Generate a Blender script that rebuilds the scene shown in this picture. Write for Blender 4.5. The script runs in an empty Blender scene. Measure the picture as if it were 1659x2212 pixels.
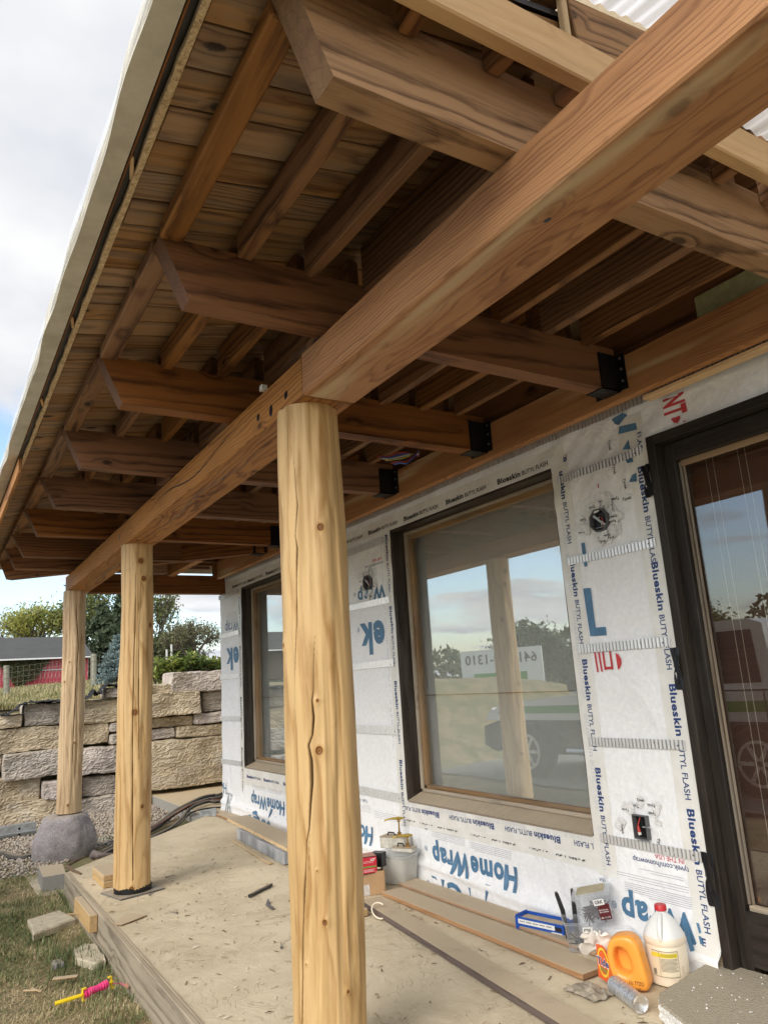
import bpy, math, random
import numpy as np
from mathutils import Vector, Matrix
random.seed(7)
rng = np.random.default_rng(7)
sc = bpy.context.scene
COL = sc.collection
PI = math.pi

# ------------------------------------------------------------ camera
F = 1589.28
RX = Vector((0.855, -0.063, -0.515)); RY = Vector((-0.516, -0.222, -0.828)); RZ = Vector((-0.062, 0.973, -0.222))
RY.normalize(); RZ = (RZ - RY * RZ.dot(RY)).normalized(); RX = RY.cross(RZ)
ROT = Matrix((RX, RY, RZ))
CAM = Vector((0, 0, 1.3))
cd = bpy.data.cameras.new('camera'); cam = bpy.data.objects.new('camera', cd); COL.objects.link(cam)
cd.sensor_fit = 'VERTICAL'; cd.sensor_height = 24.0; cd.lens = F / 2212 * 24.0
cd.clip_start = 0.05; cd.clip_end = 3000
cam.matrix_world = Matrix.Translation(CAM) @ ROT.to_4x4()
sc.camera = cam

# ------------------------------------------------------------ sky, sun, exposure
SUN_EL, SUN_AZ = 36, 242            # azimuth clockwise from +Y: the veiled sun stands to the left and behind the viewpoint
w = bpy.data.worlds.new('World'); sc.world = w; w.use_nodes = True
nt = w.node_tree; N = nt.nodes; L = nt.links; N.clear()
out = N.new('ShaderNodeOutputWorld')
sky = N.new('ShaderNodeTexSky'); sky.sky_type = 'NISHITA'; sky.sun_disc = False
sky.sun_elevation = math.radians(SUN_EL); sky.sun_rotation = math.radians(SUN_AZ); sky.dust_density = 1.5
bg1 = N.new('ShaderNodeBackground'); bg1.inputs[1].default_value = 0.15
L.new(sky.outputs[0], bg1.inputs[0])
tc = N.new('ShaderNodeTexCoord'); sep = N.new('ShaderNodeSeparateXYZ'); L.new(tc.outputs['Generated'], sep.inputs[0])
def wm(op, a, b=None, c=None):
    m = N.new('ShaderNodeMath'); m.operation = op
    for i, v in enumerate((a, b, c)):
        if v is None: continue
        if isinstance(v, (int, float)): m.inputs[i].default_value = v
        else: L.new(v, m.inputs[i])
    return m.outputs[0]
zc = wm('ADD', wm('MAXIMUM', sep.outputs[2], 0.0), 0.16)
cx = wm('DIVIDE', sep.outputs[0], zc); cy = wm('DIVIDE', sep.outputs[1], zc)
cmb = N.new('ShaderNodeCombineXYZ'); L.new(cx, cmb.inputs[0]); L.new(cy, cmb.inputs[1]); cmb.inputs[2].default_value = 3.7
n1 = N.new('ShaderNodeTexNoise'); n1.inputs['Scale'].default_value = 1.15; n1.inputs['Detail'].default_value = 9; n1.inputs['Roughness'].default_value = 0.56
n1.inputs['Distortion'].default_value = 0.35
L.new(cmb.outputs[0], n1.inputs['Vector'])
cov = wm('ADD', n1.outputs[0], wm('MULTIPLY', sep.outputs[2], 0.30))
mr = N.new('ShaderNodeMapRange'); mr.interpolation_type = 'SMOOTHSTEP'
mr.inputs['From Min'].default_value = 0.50; mr.inputs['From Max'].default_value = 0.62
L.new(cov, mr.inputs['Value'])
n2 = N.new('ShaderNodeTexNoise'); n2.inputs['Scale'].default_value = 1.5; n2.inputs['Detail'].default_value = 7; n2.inputs['Roughness'].default_value = 0.5
L.new(cmb.outputs[0], n2.inputs['Vector'])
cr = N.new('ShaderNodeValToRGB'); L.new(n2.outputs[0], cr.inputs[0])
cr.color_ramp.elements[0].position = 0.33; cr.color_ramp.elements[0].color = (0.52, 0.56, 0.64, 1)
cr.color_ramp.elements[1].position = 0.66; cr.color_ramp.elements[1].color = (0.96, 0.95, 0.93, 1)
bg2 = N.new('ShaderNodeBackground'); L.new(cr.outputs[0], bg2.inputs[0]); bg2.inputs[1].default_value = 0.58
mixw = N.new('ShaderNodeMixShader'); L.new(mr.outputs[0], mixw.inputs[0]); L.new(bg1.outputs[0], mixw.inputs[1]); L.new(bg2.outputs[0], mixw.inputs[2])
L.new(mixw.outputs[0], out.inputs[0])
sd = bpy.data.lights.new('sun', 'SUN'); sun = bpy.data.objects.new('sun', sd); COL.objects.link(sun)
sd.energy = 1.5; sd.angle = math.radians(35); sd.color = (1.0, 0.95, 0.87)
a, e = math.radians(SUN_AZ), math.radians(SUN_EL)
sdir = Vector((math.sin(a) * math.cos(e), math.cos(a) * math.cos(e), math.sin(e)))
sun.rotation_euler = sdir.to_track_quat('Z', 'Y').to_euler()
vs = sc.view_settings; vs.view_transform = 'Standard'; vs.look = 'None'; vs.exposure = 1.0; vs.gamma = 1.0; vs.use_curve_mapping = False
sc.cycles.max_bounces = 10; sc.cycles.diffuse_bounces = 6; sc.cycles.transparent_max_bounces = 16

# ------------------------------------------------------------ measuring: a point of the place seen along a line of sight of the survey photo
def ray(px, py): return ROT @ Vector((px - 829.5, 1106 - py, -F)).normalized()
def onz(px, py, z): r = ray(px, py); return CAM + r * ((z - CAM.z) / r.z)
def ony(px, py, y): r = ray(px, py); return CAM + r * (y / r.y)
def onx(px, py, x): r = ray(px, py); return CAM + r * (x / r.x)

# ------------------------------------------------------------ object helpers
WM = {}
def link(o, parent=None, mw=None):
    COL.objects.link(o)
    m = mw if mw is not None else Matrix.Identity(4)
    WM[o.name] = m
    if parent is not None:
        o.parent = parent; o.matrix_basis = WM[parent.name].inverted() @ m
    else:
        o.matrix_basis = m
    return o
def tag(o, label=None, cat=None, group=None, kind=None):
    if label: o['label'] = label
    if cat: o['category'] = cat
    if group: o['group'] = group
    if kind: o['kind'] = kind
    return o
def thing(name, label, cat, loc, group=None):
    o = bpy.data.objects.new(name, None); o.empty_display_size = 0.1
    link(o, None, Matrix.Translation(Vector(loc))); return tag(o, label, cat, group)

STUFFY = ('lettering', 'fine_print', 'ghost_lettering', 'cut_print', 'handwriting', 'staple', 'screws', 'foam_bead', 'stay_wire', 'wire', 'stem', 'crumpled_tape', 'peg_hole', 'bolt')
class MB:
    def __init__(s): s.v = []; s.f = []; s.m = []; s.mats = []; s.cur = 0
    def use(s, mat):
        if mat not in s.mats: s.mats.append(mat)
        s.cur = s.mats.index(mat); return s
    def add(s, vs_, fs):
        b = len(s.v); s.v += [tuple(p) for p in vs_]; s.f += [tuple(i + b for i in f) for f in fs]; s.m += [s.cur] * len(fs); return s
    def box(s, lo, hi, M=None, ch=0.0):
        x0, y0, z0 = lo; x1, y1, z1 = hi
        if ch <= 0:
            vs_ = [Vector((x, y, z)) for x in (x0, x1) for y in (y0, y1) for z in (z0, z1)]
            fs = [(0, 1, 3, 2), (4, 6, 7, 5), (0, 4, 5, 1), (2, 3, 7, 6), (0, 2, 6, 4), (1, 5, 7, 3)]
        else:
            vs_ = []; idx = {}
            X = (x0, x1); Y = (y0, y1); Z = (z0, z1); sg = (1, -1)
            for i in (0, 1):
                for j in (0, 1):
                    for k in (0, 1):
                        for a_ in range(3):
                            p = [X[i] + sg[i] * ch, Y[j] + sg[j] * ch, Z[k] + sg[k] * ch]
                            p[a_] = (X[i], Y[j], Z[k])[a_]
                            idx[(i, j, k, a_)] = len(vs_); vs_.append(Vector(p))
            I = lambda *q: idx[q]
            fs = []
            for i in (0, 1):
                q = [I(i, 0, 0, 0), I(i, 0, 1, 0), I(i, 1, 1, 0), I(i, 1, 0, 0)]; fs.append(tuple(q if i == 0 else q[::-1]))
                q = [I(0, i, 0, 1), I(1, i, 0, 1), I(1, i, 1, 1), I(0, i, 1, 1)]; fs.append(tuple(q if i == 0 else q[::-1]))
                q = [I(0, 0, i, 2), I(0, 1, i, 2), I(1, 1, i, 2), I(1, 0, i, 2)]; fs.append(tuple(q if i == 0 else q[::-1]))
            for i in (0, 1):
                for j in (0, 1):
                    q = [I(i, j, 0, 0), I(i, j, 1, 0), I(i, j, 1, 1), I(i, j, 0, 1)]; fs.append(tuple(q))
                    q = [I(i, 0, j, 0), I(i, 1, j, 0), I(i, 1, j, 2), I(i, 0, j, 2)]; fs.append(tuple(q))
                    q = [I(0, i, j, 1), I(1, i, j, 1), I(1, i, j, 2), I(0, i, j, 2)]; fs.append(tuple(q))
                    for k in (0, 1): fs.append((I(i, j, k, 0), I(i, j, k, 1), I(i, j, k, 2)))
        if M is not None: vs_ = [M @ p for p in vs_]
        return s.add(vs_, fs)
    def ring(s, pts_list, closed=True, cap=True):
        n = len(pts_list[0]); vs_ = [p for r in pts_list for p in r]; fs = []
        for a_ in range(len(pts_list) - 1):
            for i in range(n if closed else n - 1):
                j = (i + 1) % n; fs.append((a_ * n + i, a_ * n + j, (a_ + 1) * n + j, (a_ + 1) * n + i))
        if cap and closed:
            fs.append(tuple(range(n - 1, -1, -1))); fs.append(tuple((len(pts_list) - 1) * n + i for i in range(n)))
        return s.add(vs_, fs)
    def tube(s, path, r, n=8, cap=True):
        path = [Vector(p) for p in path]; rr = r if isinstance(r, (list, tuple)) else [r] * len(path); rings = []
        t0 = None
        for i, p in enumerate(path):
            t = (path[min(i + 1, len(path) - 1)] - path[max(i - 1, 0)]).normalized()
            if t0 is None:
                u = t.orthogonal().normalized()
            else:
                u = (u - t * u.dot(t)); u = u.normalized() if u.length > 1e-6 else t.orthogonal().normalized()
            t0 = t; v_ = t.cross(u)
            rings.append([p + (u * math.cos(2 * PI * k / n) + v_ * math.sin(2 * PI * k / n)) * rr[i] for k in range(n)])
        return s.ring(rings, cap=cap)
    def lathe(s, prof, n=24, M=None, cap=True, sq=None):
        rings = []
        for r, z in prof:
            rg = []
            for k in range(n):
                a_ = 2 * PI * k / n; c_, s_ = math.cos(a_), math.sin(a_)
                if sq:
                    p_ = sq; q = (abs(c_) ** p_ + abs(s_) ** p_) ** (-1 / p_); c_, s_ = c_ * q, s_ * q
                v_ = Vector((r * c_, r * s_, z)); rg.append(M @ v_ if M is not None else v_)
            rings.append(rg)
        return s.ring(rings, cap=cap)
    def prism(s, poly, h0, h1, M=None):
        a_ = [Vector((p[0], p[1], h0)) for p in poly]; b_ = [Vector((p[0], p[1], h1)) for p in poly]
        if M is not None: a_ = [M @ p for p in a_]; b_ = [M @ p for p in b_]
        return s.ring([a_, b_])
    def build(s, name, mat=None, parent=None, smooth=False, origin=None, mw=None):
        me = bpy.data.meshes.new(name)
        vs_ = s.v
        if mw is None:
            if origin is None:
                a_ = np.array(vs_); lo = a_.min(0); hi = a_.max(0); origin = ((lo[0] + hi[0]) / 2, (lo[1] + hi[1]) / 2, lo[2])
            O = Vector(origin); vs_ = [(p[0] - O.x, p[1] - O.y, p[2] - O.z) for p in vs_]; mw = Matrix.Translation(O)
        me.from_pydata(vs_, [], s.f)
        for m_ in (s.mats or [mat]): me.materials.append(m_)
        if len(s.mats) > 1: me.polygons.foreach_set('material_index', s.m)
        if smooth: me.polygons.foreach_set('use_smooth', [True] * len(me.polygons))
        me.update()
        if smooth and smooth != 'all':
            try: me.set_sharp_from_angle(angle=math.radians(40))
            except Exception: pass
        o = bpy.data.objects.new(name, me); link(o, parent, mw)
        if name in STUFFY: o['kind'] = 'stuff'
        return o
def npmesh(name, V, Fc, mat, parent=None, smooth=False, mw=None, k=None):
    """mesh from numpy arrays (all faces of k corners)"""
    me = bpy.data.meshes.new(name); Fc = np.asarray(Fc); k = Fc.shape[1]
    me.vertices.add(len(V)); me.vertices.foreach_set('co', np.asarray(V, dtype=np.float32).ravel())
    me.loops.add(Fc.size); me.loops.foreach_set('vertex_index', Fc.astype(np.int32).ravel())
    me.polygons.add(len(Fc)); me.polygons.foreach_set('loop_start', np.arange(0, Fc.size, k, dtype=np.int32))
    me.polygons.foreach_set('loop_total', np.full(len(Fc), k, dtype=np.int32))
    if smooth: me.polygons.foreach_set('use_smooth', np.ones(len(Fc), dtype=bool))
    me.materials.append(mat); me.update(calc_edges=True); me.validate()
    o = bpy.data.objects.new(name, me); link(o, parent, mw); return o
def frame_mat(a_, b_, up=(0, 0, 1)):
    """matrix at the middle of a-b, local X along it, local Z near up"""
    a_, b_ = Vector(a_), Vector(b_); x = (b_ - a_).normalized(); z = Vector(up); z = (z - x * z.dot(x)).normalized(); y = z.cross(x)
    M = Matrix((x, y, z)).transposed().to_4x4(); M.translation = (a_ + b_) / 2; return M
def timber(name, a_, b_, w_, h_, mat, parent=None, up=(0, 0, 1), ch=0.003, shape=None):
    """board from a to b (centre line), width w across, height h along up"""
    M = frame_mat(a_, b_, up); l = (Vector(b_) - Vector(a_)).length
    m = MB()
    if shape: m.ring([[Vector((x, -w_ / 2, z)) for x, z in shape(l, h_)], [Vector((x, w_ / 2, z)) for x, z in shape(l, h_)]])
    else: m.box((-l / 2, -w_ / 2, -h_ / 2), (l / 2, w_ / 2, h_ / 2), ch=min(ch, w_ / 4, h_ / 4))
    return m.build(name, mat, parent, mw=M)
def bx(name, lo, hi, mat, parent=None, ch=0.0):
    return MB().box(lo, hi, ch=ch).build(name, mat, parent)

# ------------------------------------------------------------ materials
class MT:
    def __init__(s, name):
        s.m = bpy.data.materials.new(name); s.m.use_nodes = True; s.n = s.m.node_tree.nodes; s.l = s.m.node_tree.links
        s.b = s.n['Principled BSDF']; s.tc = s.n.new('ShaderNodeTexCoord'); s.oi = s.n.new('ShaderNodeObjectInfo')
    def put(s, sock, v):
        if isinstance(v, bpy.types.NodeSocket): s.l.new(v, sock)
        elif isinstance(v, (tuple, list)) and len(v) == 3 and sock.type == 'RGBA': sock.default_value = (*v, 1)
        else: sock.default_value = v
    def math(s, op, a_, b_=None, c_=None, clamp=False):
        n = s.n.new('ShaderNodeMath'); n.operation = op; n.use_clamp = clamp
        for i, v in enumerate((a_, b_, c_)):
            if v is not None: s.put(n.inputs[i], v)
        return n.outputs[0]
    def vmath(s, op, a_, b_=None):
        n = s.n.new('ShaderNodeVectorMath'); n.operation = op; s.put(n.inputs[0], a_)
        if b_ is not None: s.put(n.inputs[1], b_)
        return n.outputs['Value'] if op in ('LENGTH', 'DOT_PRODUCT') else n.outputs[0]
    def obj(s, scale=(1, 1, 1), rand=True):
        v = s.tc.outputs['Object']
        if rand:
            r = s.oi.outputs['Random']
            c = s.n.new('ShaderNodeCombineXYZ'); s.put(c.inputs[0], s.math('MULTIPLY', r, 37.0))
            s.put(c.inputs[1], s.math('MULTIPLY', s.math('FRACT', s.math('MULTIPLY', r, 17.3)), 11.0)); s.put(c.inputs[2], s.math('MULTIPLY', s.math('FRACT', s.math('MULTIPLY', r, 91.7)), 13.0))
            v = s.vmath('ADD', v, c.outputs[0])
        return s.vmath('MULTIPLY', v, scale)
    def noise(s, vec, scale=5, detail=4, rough=0.5, dist=0.0, col=False):
        n = s.n.new('ShaderNodeTexNoise'); s.put(n.inputs['Vector'], vec); n.inputs['Scale'].default_value = scale
        n.inputs['Detail'].default_value = detail; n.inputs['Roughness'].default_value = rough; n.inputs['Distortion'].default_value = dist
        return n.outputs['Color' if col else 'Fac']
    def voro(s, vec, scale=5, feature='F1', out='Distance', rnd=1.0):
        n = s.n.new('ShaderNodeTexVoronoi'); s.put(n.inputs['Vector'], vec); n.feature = feature; n.inputs['Scale'].default_value = scale
        n.inputs['Randomness'].default_value = rnd
        return n.outputs[out]
    def ramp(s, f, stops):
        n = s.n.new('ShaderNodeValToRGB'); s.put(n.inputs[0], f); e_ = n.color_ramp.elements
        while len(e_) < len(stops): e_.new(0.5)
        for i, (p, c) in enumerate(stops):
            e_[i].position = p; e_[i].color = (*c, 1) if isinstance(c, (tuple, list)) else (c, c, c, 1)
        return n.outputs[0]
    def smooth(s, f, a_, b_, lo=0.0, hi=1.0):
        n = s.n.new('ShaderNodeMapRange'); n.interpolation_type = 'SMOOTHSTEP'; s.put(n.inputs['Value'], f)
        n.inputs['From Min'].default_value = a_; n.inputs['From Max'].default_value = b_; n.inputs['To Min'].default_value = lo; n.inputs['To Max'].default_value = hi
        return n.outputs[0]
    def mix(s, f, a_, b_, mode='MIX'):
        n = s.n.new('ShaderNodeMix'); n.data_type = 'RGBA'; n.blend_type = mode; s.put(n.inputs[0], f); s.put(n.inputs[6], a_); s.put(n.inputs[7], b_)
        return n.outputs[2]
    def bump(s, h, strength=0.3, dist=0.01):
        n = s.n.new('ShaderNodeBump'); s.put(n.inputs['Height'], h); n.inputs['Strength'].default_value = strength; n.inputs['Distance'].default_value = dist
        s.l.new(n.outputs[0], s.b.inputs['Normal'])
    def color(s, v): s.put(s.b.inputs['Base Color'], v)
    def rough(s, v): s.put(s.b.inputs['Roughness'], v)
    def upness(s):
        g = s.n.new('ShaderNodeNewGeometry'); q = s.n.new('ShaderNodeSeparateXYZ'); s.put(q.inputs[0], g.outputs['Normal']); return q.outputs[2]
def plain(name, col, rough=0.6, metal=0.0, var=0.12, scale=18, bump=0.0, spec=0.5, dust=0.0, coat=0.0):
    t = MT(name); n = t.noise(t.obj(), scale, 5, 0.6)
    c = t.mix(t.smooth(n, 0.3, 0.75), tuple(x * (1 - var) for x in col), tuple(min(1, x * (1 + var)) for x in col))
    if dust:
        d = t.math('MULTIPLY', t.smooth(t.upness(), 0.3, 0.9), t.smooth(t.noise(t.obj(), 9, 6, 0.7), 0.25, 0.55, dust * 0.6, dust))
        c = t.mix(d, c, SAND)
    t.color(c); t.rough(t.smooth(n, 0.2, 0.8, max(0.02, rough - 0.08), min(1, rough + 0.12))); t.b.inputs['Metallic'].default_value = metal
    t.b.inputs['Specular IOR Level'].default_value = spec
    if bump: t.bump(n, bump, 0.004)
    return t.m
SAND = (0.50, 0.405, 0.28)
def wood(name, light, dark, ring=75, contrast=0.8, knots=0.5, var=0.25, dust=0.0, weather=0.0, pith=0.16, rough=0.62, bump=0.25, warp=1.0, crack=False, dirt=0.0, pale=0.0, endg=True):
    t = MT(name); o = t.tc.outputs['Object']; r = t.oi.outputs['Random']
    off = t.n.new('ShaderNodeCombineXYZ')
    t.put(off.inputs[0], t.math('MULTIPLY', r, 53.0))
    t.put(off.inputs[1], t.math('MULTIPLY', t.math('SUBTRACT', t.math('FRACT', t.math('MULTIPLY', r, 7.31)), 0.5), pith))
    t.put(off.inputs[2], t.math('SUBTRACT', t.math('MULTIPLY', t.math('FRACT', t.math('MULTIPLY', r, 23.7)), -pith), pith * 0.12))
    p = t.vmath('ADD', o, off.outputs[0])
    wn = t.noise(t.vmath('MULTIPLY', p, (0.8, 4.0, 4.0)), 1.0, 3, 0.55, col=True)
    wv = t.vmath('MULTIPLY', t.vmath('SUBTRACT', wn, (0.5, 0.5, 0.5)), (0, 0.12 * warp, 0.12 * warp))
    pk = t.vmath('MULTIPLY', p, (5.2, 10.0, 10.0))
    kd = t.voro(pk, 1.0)
    kc = t.n.new('ShaderNodeSeparateColor'); t.put(kc.inputs[0], t.voro(pk, 1.0, out='Color'))
    pick = t.math('LESS_THAN', kc.outputs[0], 0.24 * (knots or 0)) if knots else None
    krag = t.math('ADD', kd, t.math('MULTIPLY', t.math('SUBTRACT', t.noise(p, 60, 3, 0.6), 0.5), 0.10))
    knot = t.math('MULTIPLY', t.smooth(krag, 0.12, 0.20, 1, 0), pick) if knots else None
    halo = t.math('MULTIPLY', t.smooth(kd, 0.08, 0.55, 1, 0), pick) if knots else None
    q = t.vmath('MULTIPLY', t.vmath('ADD', p, wv), (0.012, 1, 1))
    rad = t.vmath('LENGTH', q)
    rad = t.math('ADD', rad, t.math('MULTIPLY', t.noise(t.vmath('MULTIPLY', p, (5, 30, 30)), 1.0, 3, 0.6), 0.010))
    if knots: rad = t.math('ADD', rad, t.math('MULTIPLY', halo, 0.014))
    fine = t.noise(t.vmath('MULTIPLY', p, (4, 190, 190)), 1.0, 4, 0.65)
    streak = t.noise(t.vmath('MULTIPLY', p, (1.3, 42, 42)), 1.0, 4, 0.6)
    s_ = t.math('FRACT', t.math('MULTIPLY', rad, ring))
    ringf = t.ramp(s_, [(0.0, 0.0), (0.45, 0.15), (0.80, 1.0), (1.0, 0.05)])
    big = t.noise(t.vmath('MULTIPLY', p, (1.3, 8, 8)), 1.0, 4, 0.6)
    f = t.math('ADD', t.math('MULTIPLY', ringf, contrast * 0.85), t.math('MULTIPLY', t.math('SUBTRACT', fine, 0.5), 1.0 * contrast), clamp=False)
    f = t.math('ADD', f, t.math('MULTIPLY', t.math('SUBTRACT', streak, 0.5), 1.3 * contrast))
    f = t.math('ADD', f, t.math('MULTIPLY', t.math('SUBTRACT', big, 0.5), 1.5), clamp=True)
    c = t.mix(f, light, dark)
    if pale: c = t.mix(t.smooth(t.noise(t.vmath('MULTIPLY', p, (0.45, 5.5, 5.5)), 1.0, 3, 0.5), 0.54, 0.66, 0, pale), c, (0.66, 0.50, 0.29))
    if knots:
        c = t.mix(t.math('MULTIPLY', halo, 0.30), c, dark)
        c = t.mix(t.math('MULTIPLY', knot, min(1, knots * 1.6)), c, tuple(x * 0.22 for x in dark))
    # board to board difference
    vv = t.math('MULTIPLY_ADD', r, var * 2, 1 - var)
    hs = t.n.new('ShaderNodeHueSaturation'); t.put(hs.inputs['Color'], c); t.put(hs.inputs['Value'], vv)
    t.put(hs.inputs['Saturation'], t.math('MULTIPLY_ADD', t.math('FRACT', t.math('MULTIPLY', r, 5.77)), 0.25, 0.88)); c = hs.outputs[0]
    if weather: c = t.mix(t.smooth(t.noise(t.vmath('MULTIPLY', p, (2, 14, 14)), 1, 5, 0.65), 0.42, 0.62, 0, weather), c, (0.23, 0.21, 0.18))
    if dirt: c = t.mix(t.smooth(t.noise(t.vmath('MULTIPLY', p, (5, 9, 9)), 1, 6, 0.7), 0.62, 0.74, 0, dirt), c, (0.03, 0.02, 0.015))
    if endg:
        g_ = t.n.new('ShaderNodeNewGeometry'); vt = t.n.new('ShaderNodeVectorTransform'); vt.vector_type = 'NORMAL'; vt.convert_from = 'WORLD'; vt.convert_to = 'OBJECT'; t.put(vt.inputs[0], g_.outputs['Normal'])
        sx_ = t.n.new('ShaderNodeSeparateXYZ'); t.put(sx_.inputs[0], vt.outputs[0]); en = t.smooth(t.math('ABSOLUTE', sx_.outputs[0]), 0.55, 0.8)
        ck = t.voro(t.vmath('ADD', p, t.vmath('MULTIPLY', wn, (0.02, 0.05, 0.05))), 34, 'DISTANCE_TO_EDGE'); ec = t.mix(t.noise(p, 25, 5, 0.6), tuple(x * 1.0 for x in dark), tuple(x * 0.75 for x in light))
        ec = t.mix(t.smooth(ck, 0.0, 0.04, 0.4, 0), ec, (0.03, 0.018, 0.01)); c = t.mix(en, c, ec)
    if dust:
        d = t.math('MULTIPLY', t.smooth(t.upness(), 0.4, 0.9), t.smooth(t.noise(p, 7, 6, 0.7), 0.2, 0.5, dust * 0.7, dust))
        c = t.mix(d, c, SAND)
    h = t.math('ADD', t.math('MULTIPLY', ringf, 0.5), fine)
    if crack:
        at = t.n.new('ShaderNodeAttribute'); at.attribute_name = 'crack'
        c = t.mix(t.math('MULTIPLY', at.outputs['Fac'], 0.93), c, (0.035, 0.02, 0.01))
        at2 = t.n.new('ShaderNodeAttribute'); at2.attribute_name = 'knot'
        kc = t.ramp(at2.outputs['Fac'], [(0.0, (1, 1, 1)), (0.38, (0.82, 0.68, 0.5)), (0.50, (0.07, 0.04, 0.025)), (0.60, (0.45, 0.30, 0.18)), (0.85, (0.40, 0.26, 0.15)), (1.0, (0.16, 0.09, 0.05))])
        c = t.mix(t.math('GREATER_THAN', at2.outputs['Fac'], 0.01), c, t.mix(1.0, c, kc, 'MULTIPLY'))
    t.color(c); t.rough(t.math('MULTIPLY_ADD', fine, 0.25, rough - 0.1)); t.b.inputs['Specular IOR Level'].default_value = 0.3
    t.bump(h, bump, 0.003)
    return t.m
M_BEAMN = wood('reddish_fir_beam', (0.47, 0.215, 0.074), (0.19, 0.064, 0.019), ring=110, contrast=0.72, knots=0.25, var=0.05, pith=0.3, warp=1.5, bump=0.35, pale=0.85, dirt=0.22)
M_BEAMF = wood('fir_beam', (0.46, 0.215, 0.072), (0.15, 0.052, 0.016), ring=72, contrast=0.95, knots=0.45, var=0.06, pith=0.2, dirt=0.35)
M_RAFT = wood('stained_rafter_wood', (0.225, 0.092, 0.031), (0.055, 0.020, 0.008), ring=62, contrast=0.9, knots=0.5, var=0.14, dirt=0.3)
M_RAFT1 = wood('weathered_rafter_wood', (0.38, 0.215, 0.10), (0.12, 0.058, 0.025), ring=80, contrast=1.1, knots=0.45, var=0.04, dirt=0.25, warp=1.6)
M_PURL = wood('purlin_wood', (0.29, 0.14, 0.056), (0.085, 0.035, 0.014), ring=58, contrast=1.0, knots=0.6, var=0.22, dirt=0.3)
M_DECK = wood('roof_board_wood', (0.37, 0.205, 0.085), (0.12, 0.052, 0.020), ring=58, contrast=0.95, knots=0.95, var=0.16, weather=0.3, bump=0.3)
M_LVL = wood('pale_new_lumber', (0.70, 0.46, 0.22), (0.52, 0.30, 0.13), ring=120, contrast=0.45, knots=0.2, var=0.05, weather=0.1)
M_LOG = wood('peeled_pine_log', (0.60, 0.425, 0.235), (0.33, 0.19, 0.083), ring=60, contrast=0.78, knots=0.0, var=0.05, endg=False, dirt=0.25, crack=True, bump=0.2, warp=1.2, rough=0.5)
M_GREYW = wood('grey_weathered_plank', (0.36, 0.31, 0.24), (0.17, 0.14, 0.105), ring=70, contrast=1.0, knots=0.5, var=0.1, dust=0.5)
M_DUSTW = wood('dusty_plank', (0.42, 0.25, 0.14), (0.26, 0.14, 0.07), ring=80, contrast=0.7, knots=0.4, var=0.08, dust=0.97)
M_DARKP = wood('dark_grey_plank', (0.13, 0.10, 0.09), (0.05, 0.038, 0.035), ring=80, contrast=0.8, knots=0.4, var=0.08, dust=0.97)
M_OFFC = wood('fresh_offcut', (0.62, 0.44, 0.23), (0.42, 0.26, 0.115), ring=90, contrast=0.8, knots=0.3, var=0.06, dust=0.9)
M_JAMB = wood('dark_brown_stained_frame', (0.030, 0.021, 0.015), (0.010, 0.007, 0.006), ring=60, contrast=0.6, knots=0.0, var=0.1, weather=0.14, rough=0.5, dust=0.5)
M_SILL = wood('weathered_sill', (0.44, 0.37, 0.28), (0.24, 0.19, 0.14), ring=90, contrast=0.8, knots=0.2, var=0.1, weather=0.4, dust=0.6)
M_SASH = wood('brown_sash_wood', (0.30, 0.19, 0.10), (0.14, 0.08, 0.04), ring=80, contrast=0.8, knots=0.0, var=0.1, weather=0.3)
M_DOOR = wood('dark_door_wood', (0.026, 0.019, 0.015), (0.009, 0.007, 0.006), ring=70, contrast=0.7, knots=0.0, var=0.05, weather=0.06, rough=0.5)
M_FENCE = wood('old_fence_post_wood', (0.34, 0.33, 0.27), (0.2, 0.2, 0.15), ring=60, contrast=0.7, knots=0.3, var=0.1)
M_BLACK = plain('black_painted_steel', (0.012, 0.012, 0.013), 0.45, 0.4)
M_MEMB = plain('black_membrane', (0.006, 0.006, 0.009), 0.35, var=0.4)
M_RUB = plain('black_rubber', (0.02, 0.02, 0.022), 0.55, var=0.4, dust=0.35)
M_ZINC = plain('galvanised_steel', (0.55, 0.58, 0.60), 0.42, 0.75, var=0.2, bump=0.1)
M_STEEL = plain('screw_steel', (0.22, 0.21, 0.22), 0.4, 0.8)
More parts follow.
